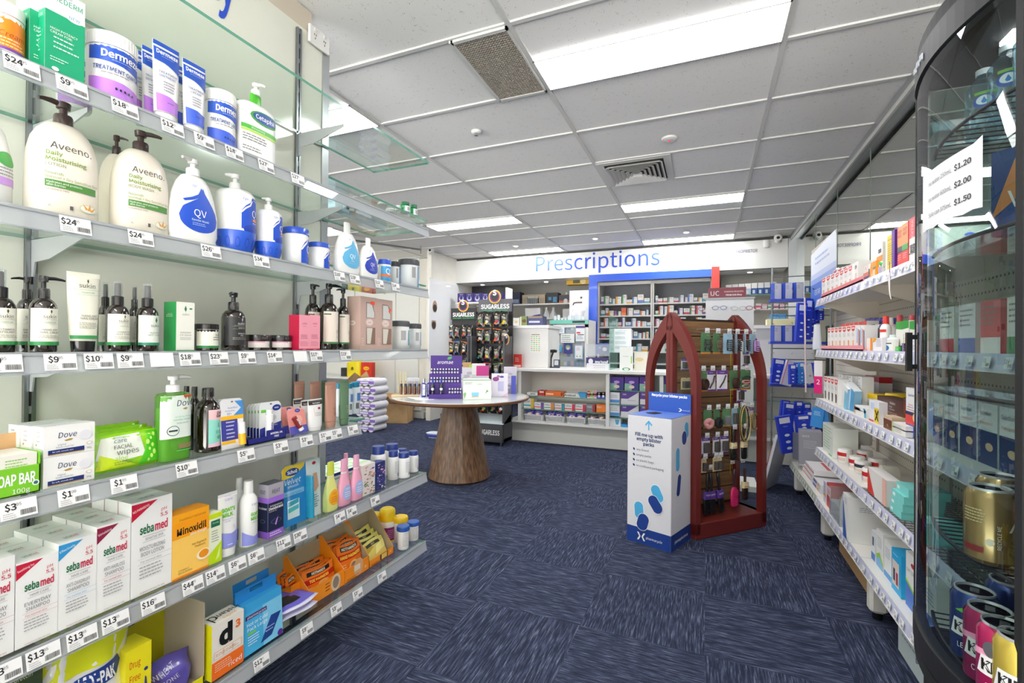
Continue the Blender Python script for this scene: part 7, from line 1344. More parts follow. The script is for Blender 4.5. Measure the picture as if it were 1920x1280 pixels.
# reading glasses display behind the stand
YG = 4.5; a = onY(1328, 545, YG); b_ = onY(1399, 560, YG)
t = thing('glasses_display', 'white reading glasses display with maroon header reading FASHION READERS', 'display stand', ((a.x+b_.x)/2, YG, 0), 0); w_ = b_.x-a.x
z1 = onY(1360, 558, YG).z; z2 = onY(1360, 541, YG).z; z0 = onY(1360, 600, YG).z
m = MB(); m.box(-w_/2, w_/2, 0, .03, z1, z2+.01, C('#7c1f34', .4)); m.draw(lambda x, y, e: (x, -e, z1+y), w_, z2-z1, [('t', 'UC', .18, .5, .5, '#f0e4e8', {'w': .26}), ('t', 'FASHION READERS', .68, .66, .16, '#f0e4e8', {'w': .5}), ('t', 'FROM $19.99ea', .68, .3, .16, '#f0e4e8', {'w': .46, 'b': .02})]); m.build('header_sign', t)
m = MB(); m.box(-w_/2-.02, w_/2+.06, 0, .04, .62, z1, C('#dfe1e4', .35)); m.box(-w_/2-.03, w_/2+.07, -.02, .06, z1-.015, z1, C('#a8acae', .4)); m.bbox(-.2, .24, -.12, .2, 0, .05, WHITE); m.box(-.03, .03, .0, .04, .05, .62, WHITE); m.build('panel', t)
def specs(px, py, lab, c='#4a62a0', Y=YG-.04):
    p = onY(px, py, Y); o = MB()
    for s in (-1, 1): o.tube([(s*.032+.024*cos(a*pi/8), 0, .017*sin(a*pi/8)) for a in range(16)], .0022, C(c, .3), 5, True); o.tube([(s*.056, 0, .008), (s*.062, .04, .006)], .002, C(c, .3), 5)
    o.tube([(-.009, 0, .004), (0, -.002, .007), (.009, 0, .004)], .002, C(c, .3), 5); tag(o.build('reading_glasses', None, p), lab, 'glasses')
specs(1349, 577, 'blue framed reading glasses on the white panel'); specs(1385, 578, 'clear framed reading glasses on the white panel', '#b8bcc0'); specs(1308, 579, 'red framed reading glasses left of the white panel', '#b83040'); specs(1413, 577, 'red framed reading glasses right of the white panel', '#a03038')

# ================================================================ ROUND TABLE
TX, TY, TZ = -2.086, 3.80, .745
t = thing('round_table', 'round table with a white glass top and a flared walnut pedestal', 'table', (TX, TY, 0))
MB().loft([(TZ-.004, .612, .612), (TZ, .61, .61)], C('#e9f2ee', .08, coat=.5), 64).build('glass_top', t)
WAL = noise_mat('walnut_veneer', '#4a3222', '#8a684a', 2.2, .35, (26, 26, .22), .32, .68, coat=.2)
m = MB(); m.loft([(TZ-.034, .60, .60), (TZ-.022, .63, .63), (TZ-.005, .632, .632), (TZ-.0045, .61, .61)], C('#7a5236', .35), 64); m.build('wooden_rim', t)
m = MB(); m.loft([(.012, .278, .278), (.02, .283, .283), (.645, .155, .155), (.66, .165, .165), (.69, .26, .26), (TZ-.034, .33, .33)], WAL, 64); m.loft([(0, .26, .26), (.012, .26, .26)], '#2a2420', 40); m.build('pedestal', t)
def tb(L, R, T, B, dep=.1, rot=None, z=TZ):   # thing on the table: width/height from the photo, base line at B
    p = onZ((L+R)/2, B, z); n = Vector((p.x, p.y, 0)).normalized(); D = math.hypot(p.x, p.y)
    v = Vector((p.x-TX, p.y-TY, 0))+n*(dep/2)
    if v.length > .53: v *= .53/v.length; p = Vector((TX, TY, 0))+v-n*(dep/2)
    d = Vector((p.x, p.y, 0)).dot(_f); w = (R-L)/F_PX*d; h = (CY+F_PX*(CAM_H-z)/d-T)/F_PX*d
    return (p.x+n.x*dep/2, p.y+n.y*dep/2, z+.001), w*.97, dep, h, facing(p)
def tcart(nm, lab, L, R, T, B, base, ops, dep=.1, dr=0, side=(), top=(), z=TZ, cat='box'):
    loc, w, d, h, r = tb(L, R, T, B, dep, z=z); return carton(nm, lab, cat, (loc, w, d, h), base, ops, side, top, rot=r+dr, right=side)
# bamboo tray of tester vials
loc, w, d, h, r = tb(733, 786, 738, 744, .13)
m = MB(); m.bbox(-w/2, w/2, -d/2, d/2, 0, .012, C('#d9c09a', .5), .006); tag(m.build('bamboo_tray', None, loc, r), 'pale bamboo tray under the tester vials on the round table', 'tray')
zt = TZ+.014
for i in range(6):
    loc, w, d, h, r = tb(740+8.6*i, 746+8.6*i, 711, 739, .022, z=zt); vessel('tester_vial', '%s of the small amber tester vials on the bamboo tray' % ORD[i], 'bottle', (loc, w, w, h), [('vial', [(0, .9), (.55, 1), (.58, .8)], C('#6a3a14', .15, coat=.6), 12), ('cap', [(.58, .85), (.78, .8)], BLK, 12), ('dropper', [(.78, .4), (1, .3)], C('#c8a888', .4), 8)], rot=r)
tcart('tester_box', 'pale grey ribbed box behind the amber vials on the bamboo tray', 763, 786, 706, 738, '#cfd4dc', [('r', .06*i, .06*i+.02, 0, .8, '#9aa0b0') for i in range(1, 16)], .07, z=zt)
for i in range(7):
    p = onZ(739+2.2*i, 738, zt); d = .025*i; m = MB(); m.tube([(0, 0, 0), (.004*(i-3), .0, .20)], .003, C('#d8c890' if i % 2 else '#e8e0b0', .6), 5); tag(m.build('incense_stick', None, (p.x, p.y+.06, zt+.002)), 'yellowish stick in the bundle standing left of the tester vials', 'stick', 'incense sticks on the round table')
for i, (L, R, T, B) in enumerate(((790, 799, 707, 745), (800, 809, 707, 743))):
    loc, w, d, h, r = tb(L, R, T, B, .03); vessel('oil_bottle', ('left', 'right')[i]+' cobalt blue square bottle with a silver cap on the round table', 'bottle', (loc, w, w, h), [('bottle_body', [(0, .95, 6), (.02, 1, 6), (.74, 1, 6), (.78, .6, 3)], C('#1a2a90', .12, coat=.6), 20), ('cap', [(.78, .55), (1, .55)], ALU, 14)], [(0, .1, .7, .9, [('r', .2, .8, 0, 1, '#eef0f8'), ('c', .5, .6, .18, '#9a60b8', .5)])], rot=r)
# purple aromatherapy display
loc, w, d, h, r = tb(803, 866, 664, 748, .20); dispM = Matrix.Translation(loc) @ Matrix.Rotation(r, 4, 'Z')
t = thing('oil_display', 'purple stepped card display of small oil bottles with a lettered header', 'display stand', loc, r); PU = C('#4a2a86', .45)
m = MB(); m.box(-w/2, w/2, -d/2, d/2, 0, .04, PU).box(-w/2, w/2, -d*.2, d/2, .04, h*.36, PU).box(-w/2, w/2, d*.1, d/2, h*.36, h*.56, PU).box(-w/2, -w/2+.004, -d/2, d/2, .04, h*.2, PU).box(w/2-.004, w/2, -d/2, d/2, .04, h*.2, PU); m.build('stepped_base', t)
m = MB(); m.box(-w/2+.01, w/2+.01, d/2-.006, d/2, h*.56, h, PU); m.draw(lambda x, y, e: (x+.01, d/2-.006-e, h*.72+y), w, h*.28, [('t', 'aromae', .46, .42, .30, '#ffffff', {'w': .5, 'i': .15}), ('p', [(.52, .68), (.55, .86), (.68, .92), (.66, .74), (.58, .64)], '#4ab050')]); m.build('header_card', t)
proto = None
def oilb(u, v, z, s, lab, grp):
    global proto
    pos = dispM @ Vector((u, v, z))
    if proto is None:
        proto = thing('oil_bottle', lab, 'bottle', pos, r, grp)
        MB().loft([(0, .0092, .0092), (.028, .0095, .0095), (.034, .006, .006)], C('#1e1850', .15, coat=.6), 10).build('bottle_body', proto); MB().loft([(.034, .007, .007), (.046, .0065, .0065)], C('#f0f0f2', .4), 10).build('cap', proto)
        m = MB(); m.wrap([(0, .0092, .0092), (.028, .0095, .0095)], .004, .02, 1.1, [('r', 0, 1, 0, 1, '#cfc8e8')]); m.build('printed_label', proto); o = proto
    else: o = dup(proto, pos, r, lab, grp)
    o.scale = (s,)*3
for row, (zz, vv, n, u0) in enumerate(((h*.56, d*.3, 10, -.43), (h*.36, -.03*d, 10, -.43), (.041, -d*.3, 5, .14))):
    for i in range(n): oilb((u0+.92*i/10 if n == 10 else u0+.085*i)*w, vv, zz+.001, 1.0, 'tiny purple oil bottle with white cap on the %s step of the purple display' % ('top', 'middle', 'bottom')[row], 'small oil bottles, %s step' % ('top', 'middle', 'bottom')[row])
for i, u in enumerate((-.38, -.12)):
    p = dispM @ Vector((u*w, -d*.34, .041)); vessel('oil_bottle', ('left', 'right')[i]+' tall dark bottle with blue cap in the front of the purple display', 'bottle', (tuple(p), .034, .034, .125), [('bottle_body', [(0, .95), (.6, 1), (.7, .6), (.74, .5)], C('#15152a', .15, coat=.6), 18), ('cap', [(.74, .55), (1, .5)], C('#2038a0', .3), 14)], [(0, .12, .55, 1.1, [('c', .5, .5, .4, '#e8e8f4', .8)])], rot=r)
tcart('diffuser_box', 'white aroma diffuser box with green leaf pattern and blue device picture', 866, 920, 708, 749, '#f0f2ee', [('r', 0, 1, .97, 1, '#3f9a48'), ('l', .04, .34, .85, 2, .06, '#90a090'), ('c', .42, .24, .13, '#7ac0e4', .55), ('r', .29, .55, .22, .36, '#8ccbee'), ('r', .29, .55, .12, .16, '#d8b070'), ('p', [(.04, .02), (.1, .3), (.06, .38), (.0, .3)], '#8ac07a'), ('p', [(.78, .3), (.84, .5), (.9, .42)], '#7ab868'), ('t', 'aromae', .58, .78, .05, '#6a8a6a', {'w': .16})], .16, .12, side=[('p', [(.3, .1), (.4, .5), (.5, .2)], '#8ac07a'), ('r', 0, 1, .97, 1, '#3f9a48')])
tcart('diffuser_box', 'lilac and white diffuser box with a violet flower picture', 921, 952, 697, 744, '#efe8f4', [('c', .25, .78, .2, '#9a4a90', .7), ('c', .4, .9, .1, '#b070b0', .8), ('r', .38, .74, .25, .68, '#c9c4ea'), ('c', .62, .88, .13, '#4a4a9a', .5), ('p', [(.6, 0), (1, 0), (1, .2)], '#e8c8e0')], .09, .05)
MARB = [('c', .2+.3*((i*7) % 3)/2, .1+.13*i, .16, '#b8b2be', .5) for i in range(6)]
tcart('diffuser_box', 'grey marbled tall box standing behind the white diffuser box', 879, 917, 685, 722, '#d9d8dc', MARB, .10, z=TZ)
tcart('diffuser_box', 'grey marbled tall box right of the lilac box', 944, 969, 684, 738, '#cfcad4', [('r', 0, 1, 0, .35, '#8a8290')]+MARB, .10)
tcart('blue_box', 'narrow dark blue box at the right edge of the round table', 968, 977, 700, 738, '#4a50b8', [], .05)
for i, (L, R, T, B, c, lab) in enumerate(((879, 895, 676, 700, '#c09868', 'brown lidded carton at the back of the round table'), (897, 912, 680, 702, '#a8cc30', 'lime green topped box at the back of the round table'), (912, 938, 678, 702, '#e8e8e4', 'white topped box at the back of the round table'), (938, 962, 682, 700, '#c83a8a', 'magenta topped box at the back of the round table'))): tcart('gift_carton', lab, L, R, T, B+22, c, [('r', 0, 1, 0, .6, '#d0d0d4')], .08)
PAT = [('c', (i*37 % 100)/100, (i*61 % 100)/100, .12, ('#d8a0c8', '#a8b8e0', '#c8a8d8')[i % 3], .7) for i in range(26)]
tcart('patterned_box', 'pink and lilac patterned box behind the bamboo tray', 758, 788, 688, 716, '#c6b4dc', PAT[:18], .08); tcart('patterned_box', 'pink and blue shell shaped patterned pack beside the purple header', 789, 820, 682, 722, '#c9a8d4', PAT, .05)
tcart('card_pack', 'small cream card pack standing behind the cobalt bottles', 774, 796, 704, 726, '#e2d5be', [('l', .2, .8, .7, 3, .15, '#a89878')], .02)
# paper sheet draped over the table edge
a_ = facing((TX+.05, TY-.6)); m = MB(); m.M = Matrix.Rotation(.05, 4, 'Z'); m.add([(-.18, .16, .002), (.20, .10, .002), (.10, -.02, .002), (-.03, -.05, .002), (.02, -.085, -.06), (-.10, -.03, .002), (.06, -.035, .001)], [(0, 5, 3, 6, 2, 1), (5, 4, 3), (3, 4, 6)], C('#eef0f4', .6))
p = onZ(800, 748, TZ); tag(m.build('paper_sheet', None, (p.x, p.y, TZ+.001), a_), 'white paper sheet hanging over the front edge of the round table', 'paper')

# ================================================================ CONFECTIONERY STANDS
def sweets(x0, x1, y, zs, n, names, lab, hd):
    w = x1-x0; t = thing('confectionery_stand', lab, 'display stand', ((x0+x1)/2, y, 0)); DG = C('#47484c', .4)
    m = MB(); m.box(-w/2, w/2, .0, .02, .25, hd-.10, '#232326'); m.box(w/2-.02, w/2, -.25, .02, .04, 1.32, DG); m.box(-w/2, -w/2+.02, -.25, .02, .04, 1.32, DG) if names == 'b' else None
    m.box(-w/2, w/2, -.30, -.27, .06, .26, DG); m.box(-w/2, w/2, -.28, .0, .04, .08, DG); m.prism([(-.27, .26), (-.02, .36), (-.02, .26)], -w/2, w/2, C('#b9c4c8', .3), 'x')
    for x in (-w/2+.03, w/2-.03): m.cyl(.012, 0, .05, STEEL, x, -.26, 8)
    m.build('stand_body', t)
    m = MB(); m.box(-w/2, w/2, -.03, -.012, hd-.21, hd-.05, '#1c1c1f' if names == 'a' else '#55555c'); mp = lambda x, y_, e: (x, -.03-e, hd-.21+y_)
    m.draw(mp, w, .16, [('t', 'SUGARLESS', .5, .42, .32, '#f4f4f4', {'w': .86, 'b': .02, 'force': 1}), ('t', 'LOW CARB - GLUTEN FREE', .5, .12, .13, '#3ac878', {'w': .86})]); m.build('header_board', t)
    m = MB(); m.M = Matrix.Translation((0, -.035, hd-.02)) @ Matrix.Rotation(pi/2, 4, 'X'); 
    for q, (rr, c) in enumerate(((.085, '#d8c93c'), (.075, '#e87a2a'), (.066, '#6a2a80'), (.052, '#17171a'))): m.cyl(rr, 0, .004+.002*q, C(c, .4), seg=32)
    m.draw(lambda x, y_, e: (x, y_, .0105+e), .1, .1, [('t', 'S', .5, .5, .62, '#f4f4f4', {'b': .03})]); m.build('round_emblem', t)
    m = MB(); m.M = Matrix.Translation((w/2+.0, -.20, 1.28)) @ Matrix.Rotation(pi/2, 4, 'X')
    if names == 'b':
        for q, (rr, c) in enumerate(((.07, '#d8c93c'), (.062, '#e87a2a'), (.054, '#6a2a80'), (.045, '#17171a'))): m.loft([(0, rr*.6, rr), (.004+.002*q, rr*.6, rr)], C(c, .4), 28)
        m.draw(lambda x, y_, e: (x, y_, .0105+e), .08, .08, [('t', 'S', .5, .5, .6, '#f4f4f4', {'b': .03})]); m.build('side_emblem', t)
        m = MB(); m.draw(lambda x, y_, e: (x, -.301-e, .08+y_), w, .16, [('t', 'SUGARLESS', .62, .5, .34, '#f4f4f4', {'w': .62, 'b': .02})]); m.build('base_lettering', t)
    cols = ['#e06a1a', '#d8c41a', '#c8304a', '#c8302a', '#5a9a30', '#3a80c8', '#e8e0d0', '#e87a28', '#7a4a2a']
    rnd = random.Random(9 if names == 'a' else 4)
    for j, z in enumerate(zs):
        for i in range(n):
            c = rnd.choice(cols); c2 = rnd.choice(cols); m = MB(); x = (x0+x1)/2-w/2+w*(i+.5)/n; ww = w/n*.92; hh = .185
            sf = puffy(m, ww, .035, hh, C('#141416', .2, coat=.8), 8, 8, .003, i+j*7+3)
            m.draw(bagmap(sf, ww, hh), ww, hh, [('r', .05, .95, .02, .2, c), ('c', .5, .34, .2, c2, .8), ('c', .35, .22, .15, c, .7), ('l', .25, .75, .62, 2, .08, '#e8e0c8', .6), ('c', .5, .8, .12, '#a89060', .8)]+([('r', .02, .98, .93, .99, c)] if j % 2 else []), False, e0=.001)
            o = m.build('sweets_bag', None, (x, y-.06-.028*(i % 2)-(.10 if z < .7 else .03), z)); tag(o, 'black sweets bag with %s base, %s in row %s from top, %s dark stand' % ({'#e06a1a': 'orange', '#d8c41a': 'yellow', '#c8304a': 'crimson', '#c8302a': 'red', '#5a9a30': 'green', '#3a80c8': 'blue', '#e8e0d0': 'cream', '#e87a28': 'light orange', '#7a4a2a': 'brown'}[c], ORD[i].split(' ')[0], ('one', 'two', 'three', 'four', 'five', 'six')[j], 'left' if names == 'a' else 'right'), 'sweets', 'bags of sweets on the dark stands')
sweets(-2.70, -2.24, 5.42, (1.44, 1.23, 1.01, .80, .585, .37), 4, 'b', 'dark grey confectionery stand with yellow ringed round emblem, right one', 1.84)
sweets(-3.38, -2.98, 5.9, (1.30, 1.07, .84, .60), 4, 'a', 'black confectionery stand with white lettering, left one', 1.78)

# ================================================================ LEFT BACK ROOM
p = onX(803, 530, XR); q = onX(868, 530, XR)
m = MB(); zt_ = onX(806, 521, XR).z; zb_ = .95; m.box(.002, .02, p.y, q.y, zb_, zt_, WHITE); m.box(.02, .022, p.y+.02, q.y-.02, zb_+.02, zt_-.02, C('#f2f3f4', .08, coat=.6)); tag(m.build('whiteboard', None, (XR, 0, 0)), 'white framed glossy board on the wall left of the confectionery stands', 'board')
for i, (px, py) in enumerate(((813, 575), (811, 607))):
    o_ = onX(px, py, XR); m = MB(); m.add([(XR+.024, o_.y+.07*cos(a*pi/8), o_.z+.10*sin(a*pi/8)) for a in range(16)], [tuple(range(16))], '#b09078'); m.add([(XR+.0245, o_.y+.06*cos(a*pi/8), o_.z-.02+.06*sin(a*pi/8)) for a in range(16)], [tuple(range(16))], '#3a3430'); m.add([(XR+.0242, o_.y+a, o_.z+b) for a, b in ((-.09, -.22), (.09, -.22), (.05, -.09), (-.05, -.09))], [(0, 1, 2, 3)], '#e4e4ea')
    tag(m.build('portrait_sticker'), ('upper', 'lower')[i]+' cut-out picture of a person with dark beard and sunglasses on the white board', 'picture')
m = MB(); YP = YW-.02
for a, b in ((500, 665), (667, 742), (744, 786)): xa, xb = onY(a, 500, YP).x, onY(b, 500, YP).x; m.box(xa, xb, YP, YW, .0, onY(700, 485, YP).z, C('#e9ebe6', .3, coat=.3))
struct(m.build('wall_alcove'))
struct(MB().box(-6.9, XR+.02, YP-.02, YP, 0, .10, C('#c8ccd0')).build('baseboard_back'))
m = MB(); a = onY(600, 703, 6.6); b_ = onY(700, 703, 6.6); zt2 = a.z
m.box(-6.8, b_.x, 6.4, YP-.02, zt2-.03, zt2, WHITE).box(b_.x-.04, b_.x, 6.45, YP-.02, 0, zt2-.03, WHITE).box(-6.8, -6.76, 6.45, YP-.02, 0, zt2-.03, WHITE); tag(m.build('desk'), 'white desk against the far left wall under the yellow container', 'desk')
def dk(L, R, T, Y=6.6): a = onY(L, T, Y); b = onY(R, T, Y); return ((a.x+b.x)/2, Y, zt2+.001), b.x-a.x, .12, a.z-zt2
loc, w, d, h = dk(655, 680, 671); vessel('sharps_container', 'bright yellow sharps container on the desk in the far left room', 'container', (loc, w, .18, h), [('container_body', [(0, .95, 5), (.03, 1, 5), (.7, 1, 5), (.85, .8, 3), (.93, .5, 3)], C('#f2dc14', .35), 24), ('lid', [(.93, .4), (1, .35)], C('#f2dc14', .35), 16)], [(0, .3, .6, .8, [('c', .5, .5, .12, '#6a6a10', 1), ('l', .3, .7, .3, 2, .1, '#8a8010')])], rot=0)
loc, w, d, h = dk(681, 700, 679); carton('lollipop_tin', 'red lollipop box beside the yellow container', 'box', (loc, w, .1, h), '#d8301c', [('c', .5, .6, .3, '#f8c020', .5), ('t', 'Chupa', .5, .6, .1, '#c02010', {'w': .5}), ('l', .2, .8, .25, 3, .08, '#8a60c0')], rot=0)
loc, w, d, h = dk(643, 655, 689); carton('black_box', 'small black box left of the yellow container', 'box', (loc, w, .1, h), '#2c2c30', rot=0)
# toilet roll packs
for i in range(7):
    y = 5.35; a = onY(692+(i % 2)*3, 700, y); m = MB(); z = .0+.105*i
    for k in range(3): m.M = Matrix.Translation((-.105+.105*k, 0, z+.052)) @ Matrix.Rotation(pi/2, 4, 'X'); m.cyl(.051, -.14, .14, C('#ecebf2', .4), seg=16); m.cyl(.018, -.143, .143, C('#b8a890', .6), seg=10)
    m.M = None; m.box(-.158, -.156, -.14, .14, z+.01, z+.09, '#7a5ab8'); m.box(-.15, .15, -.1445, -.1435, z+.03, z+.07, '#8a6ac4'); m.box(-.08, .06, -.1455, -.1445, z+.04, z+.06, '#e8e4f4')
    tag(m.build('toilet_roll_pack', None, (a.x+.05, y, 0)), '%s pack of the purple and white toilet roll stack' % ('bottom', 'second', 'third', 'fourth', 'fifth', 'sixth', 'topmost')[i], 'toilet paper')
# cardboard boxes
KB = noise_mat('corrugated_card', '#b08e62', '#bf9d70', 6, .8); KD = C('#8e6e48', .8)
def cbox(nm, lab, x, y, w, d, h, rot, tilt=0, z=0, flap=True):
    t = thing(nm, lab, 'box', (x, y, z), rot); t.rotation_euler = (0, tilt, rot); m = MB(); e = .004
    m.box(-w/2, w/2, -d/2, -d/2+e, 0, h, KB).box(-w/2, w/2, d/2-e, d/2, 0, h, KB).box(-w/2, -w/2+e, -d/2, d/2, 0, h, KB).box(w/2-e, w/2, -d/2, d/2, 0, h, KB).box(-w/2, w/2, -d/2, d/2, 0, e, KD); m.build('box_walls', t)
    m = MB(); m.prism([(-.03, h*.78), (.03, h*.78), (.03, h*.84), (-.03, h*.84)], w/2, w/2+.001, '#2a1f14', 'x'); m.build('hand_hole', t)
    if flap:
        for s in (-1, 1):
            f_ = MB(); f_.M = Matrix.Translation((0, s*d/2, h)) @ Matrix.Rotation(-s*.7, 4, 'X'); f_.box(-w/2, w/2, -.002, .002, 0, d*.42, KB); f_.build('flap', t)
        f_ = MB(); f_.M = Matrix.Translation((-w/2, 0, h)) @ Matrix.Rotation(-.6, 4, 'Y'); f_.box(-.002, .002, -d/2, d/2, 0, w*.35, KB); f_.build('flap', t)
    g = MB(); g.box(-w/2+.02, -w/2+.11, -d/2-.001, -d/2, .01, .10, '#e8e8ea'); g.draw(lambda q, y_, e2: (-w/2+.065+q, -d/2-.001-e2, .01+y_), .09, .09, [('l', .1, .8, .8, 4, .14, '#7a8aa8'), ('bar', .5, .9, .1, .4, '#333333')]); g.build('shipping_label', t)
    return t
p = onZ(738, 790, 0); cbox('cardboard_box', 'open brown cardboard box on the floor behind the round table, lower one', p.x, p.y+.02, .52, .36, .30, .35)
cbox('cardboard_box', 'tilted open brown cardboard box leaning on top of the lower one', p.x-.40, p.y-.10, .36, .30, .30, .30, -.75, .36)
for i, (px, pyb, w, h, c, lab) in enumerate(((790, 778, .5, .12, '#d9dbd8', 'lower white storage box on the floor behind the table'), (786, 778, .46, .26, '#e8e9e6', 'upper white storage box on the floor behind the table'))):
    q = onZ(px, pyb, 0); m = MB(); m.bbox(-w/2, w/2, -.32, -.02, 0 if i == 0 else .125, h, C(c, .5), .006); tag(m.build('storage_box', None, (q.x, q.y, 0)), lab, 'box')
q = onZ(768, 782, 0); tag(MB().box(-.05, .05, -.4, -.37, 0, .36, C('#a8743c', .8)).build('card_sheet', None, (q.x, q.y, 0)), 'folded orange-brown card sheet standing beside the cardboard box', 'card')
q = onZ(816, 820, 0); m = MB(); m.loft([(0, .08, .06, 4), (.06, .10, .08, 4), (.065, .11, .09, 4)], C('#e8ecf6', .4), 20); m.box(-.08, .08, -.09, -.07, .02, .05, '#2a48b0'); tag(m.build('small_basket', None, (q.x, q.y, 0)), 'small blue and white basket on the carpet left of the pedestal', 'basket')
# other side shelves seen past the end of the partition
OX = -1.71
def oshelf(k, z, lab):
    ye = 2.64 if k in 'AB' else 2.05
    t = thing('glass_shelf', lab, 'shelf', (0, 0, z)); m = MB(); m.add([(OX, 1.72, 0), (OX-.32, 1.72, 0), (OX-.32, ye, 0), (OX, ye, 0)], [(3, 2, 1, 0)], GLASS); m.add([(OX, 1.72, -GT), (OX-.32, 1.72, -GT), (OX-.32, ye, -GT), (OX, ye, -GT)], [(0, 1, 2, 3)], GLASS)
    m.box(OX-.0015, OX, 1.72, ye, -GT, 0, GEDGE); m.box(OX-.3215, OX-.32, 1.72, ye, -GT, 0, GEDGE); m.box(OX-.32, OX, ye-.0015, ye, -GT, 0, GEDGE); m.build('glass_panel', t)
    r = MB(); r.box(OX-.33, OX-.325, 1.72, ye, -.045, .0, RAIL_LO); r.build('price_rail', t); return t
for k, z, lab in (('A', 2.03, 'upper glass shelf on the far side of the partition, holding green bottles'), ('B', 1.60, 'middle glass shelf on the far side of the partition'), ('D', .81, 'lower glass shelf on the far side holding bottles with teal caps'), ('E', .48, 'low glass shelf on the far side holding green striped boxes')): oshelf(k, z, lab)
def ob(L, R, T, z, body, cap, lab, x=OX-.2, ops=None, capr=.85, neck=.74):
    a = onX(L, T, x); b = onX(R, T, x); D = math.hypot((a.x), (a.y+b.y)/2); w = D*abs(atan2(a.x, a.y)-atan2(b.x, b.y)); h = onX((L+R)/2, T, x).z-z
    return vessel('far_side_bottle', lab, 'bottle', ((x, (a.y+b.y)/2, z+.001), w, w, h), [('bottle_body', [(0, .95), (.03, 1), (neck-.08, 1), (neck, .7)], body, 18), ('cap', [(neck+.005, capr), (1, capr)], cap, 18)], [(0, .1, neck-.12, 1.2, ops or [('r', .1, .9, 0, 1, '#dfe3e6'), ('r', .3, .6, .2, .8, '#a8a8a8')])], rot=pi/2)
GB = C('#1c9a58', .2, coat=.6); GD = C('#146a40', .4)
ob(750, 769, 380, 2.03, GB, GD, 'green bottle with dark green lid high past the partition, left one', OX-.04); ob(768, 783, 385, 2.03, GB, GD, 'green bottle with dark green lid high past the partition, right one', OX-.035)
for i, (L, R, T) in enumerate(((708, 728, 380), (722, 742, 392), (741, 752, 386))): ob(L, R, T, 2.03, HDPE, HDPE, ORD[i]+' of the white bottles beside the green bottles on the far side', OX-(.06, .12, .05)[i])
for i, (L, R, T, B, c, lab) in enumerate(((619, 648, 390, 0, '#a8cfe0', 'pale blue carton on the far side upper shelf'), (640, 660, 392, 0, '#f0f0ee', 'white carton beside the pale blue carton, far side'), (655, 690, 398, 0, '#eceeea', 'white carton with grey code, far side upper shelf'))):
    x = OX-.16; a = onX(L, T, x); b = onX(R, T, x); carton('far_side_carton', lab, 'box', ((x, (a.y+b.y)/2, 2.031), abs(b.y-a.y)*.9, .06, a.z-2.031), c, [('l', .2, .8, .8, 3, .12, '#7aa0b8')], [('l', .2, .8, .7, 3, .12, '#8ab0c8')])
for i, (L, R, T) in enumerate(((630, 640, 719), (648, 662, 719), (656, 676, 716))): ob(L, R, T, .81, C('#e6eef4', .3), C('#1f8ab0', .4), ORD[i]+' of the white bottles with teal lids past the partition end', OX-.16, [('r', .3, 1, .5, .9, '#5a8ad0'), ('bar', .2, .5, .1, .4, '#333333')], .8, .84)
for i in range(4):
    x = OX-.10; carton('denture_tablet_box', '%s green and white striped box in the row past the partition end' % ORD[i], 'box', ((x, 1.74+.115*i, .481), .11, .16, .075), '#f0f0ea', [('r', 0, 1, .8, 1, '#2a3a80')], [('t', 'TRAMPEZE', .5, .5, .3, '#2a8a4a', {'w': .8}), ('r', 0, 1, .75, .9, '#3ab04a'), ('r', 0, 1, .05, .2, '#2a3a80')], [('r', .1, .9, .1, .9, '#a8d8a0'), ('r', .3, .9, .3, .7, '#f0f0ea')])

# ================================================================ SERVICE COUNTER
CX0 = -2.30; CZ = .93
t = thing('service_counter', 'long white service counter with open display recesses under its top', 'counter', (0, YC, 0))
MB().bbox(CX0, 1.0, -.03, .62, CZ-.04, CZ, WHITE, .006).build('worktop', t)
CB = C('#eae6dc', .5); xs_ = [onY(p_, 760, YC).x for p_ in (974, 1139, 1240, 1345)]+[1.0]
m = MB(); m.box(CX0, 1.0, .38, .40, .0, CZ-.04, CB); m.box(CX0, 1.0, .0, .38, .255, .28, WHITE); m.box(CX0, 1.0, .14, .16, 0, .255, C('#dedfd8', .5)); m.build('carcass', t)
for x in xs_[:4]+[.98]: MB().box(x-.02, x+.02, 0, .38, .28, CZ-.04, WHITE).build('divider', t)
def cz(px, py, Y): return onY(px, py, Y).z
for b_i, (a, b, zs_) in enumerate(((0, 1, (747, 773)), (1, 2, (729, 755, 779)), (2, 3, (729, 755, 779)), (3, 4, (735, 765, 800)))):
    for py in zs_: z = cz(1100, py, YC); m = MB(); m.box(xs_[a]+.02, xs_[b]-.02, .02, .36, z-.008, z, GLASS_CLEAR); m.box(xs_[a]+.02, xs_[b]-.02, .018, .02, z-.008, z, GEDGE); m.build('glass_shelf', t)
def cb(L, R, T, py, c, ops, lab, Y=YC+.06, nm='medicine_carton', dep=.12, z=None, top=()):
    zz = cz(1100, py, YC) if z is None else z; a = onY(L, T, Y); b = onY(R, T, Y); return carton(nm, lab, 'box', (((a.x+b.x)/2, Y+dep/2, zz+.001), (b.x-a.x)*.98, dep, max(a.z-zz, .03)), c, ops, [('r', 0, 1, 0, 1, c)], top, rot=0)
def word(w_, c='#1a1a1a', **k): return [('t', w_, .42, .5, .5, c, dict({'b': .02, 'i': .15, 'w': .6}, **k))]
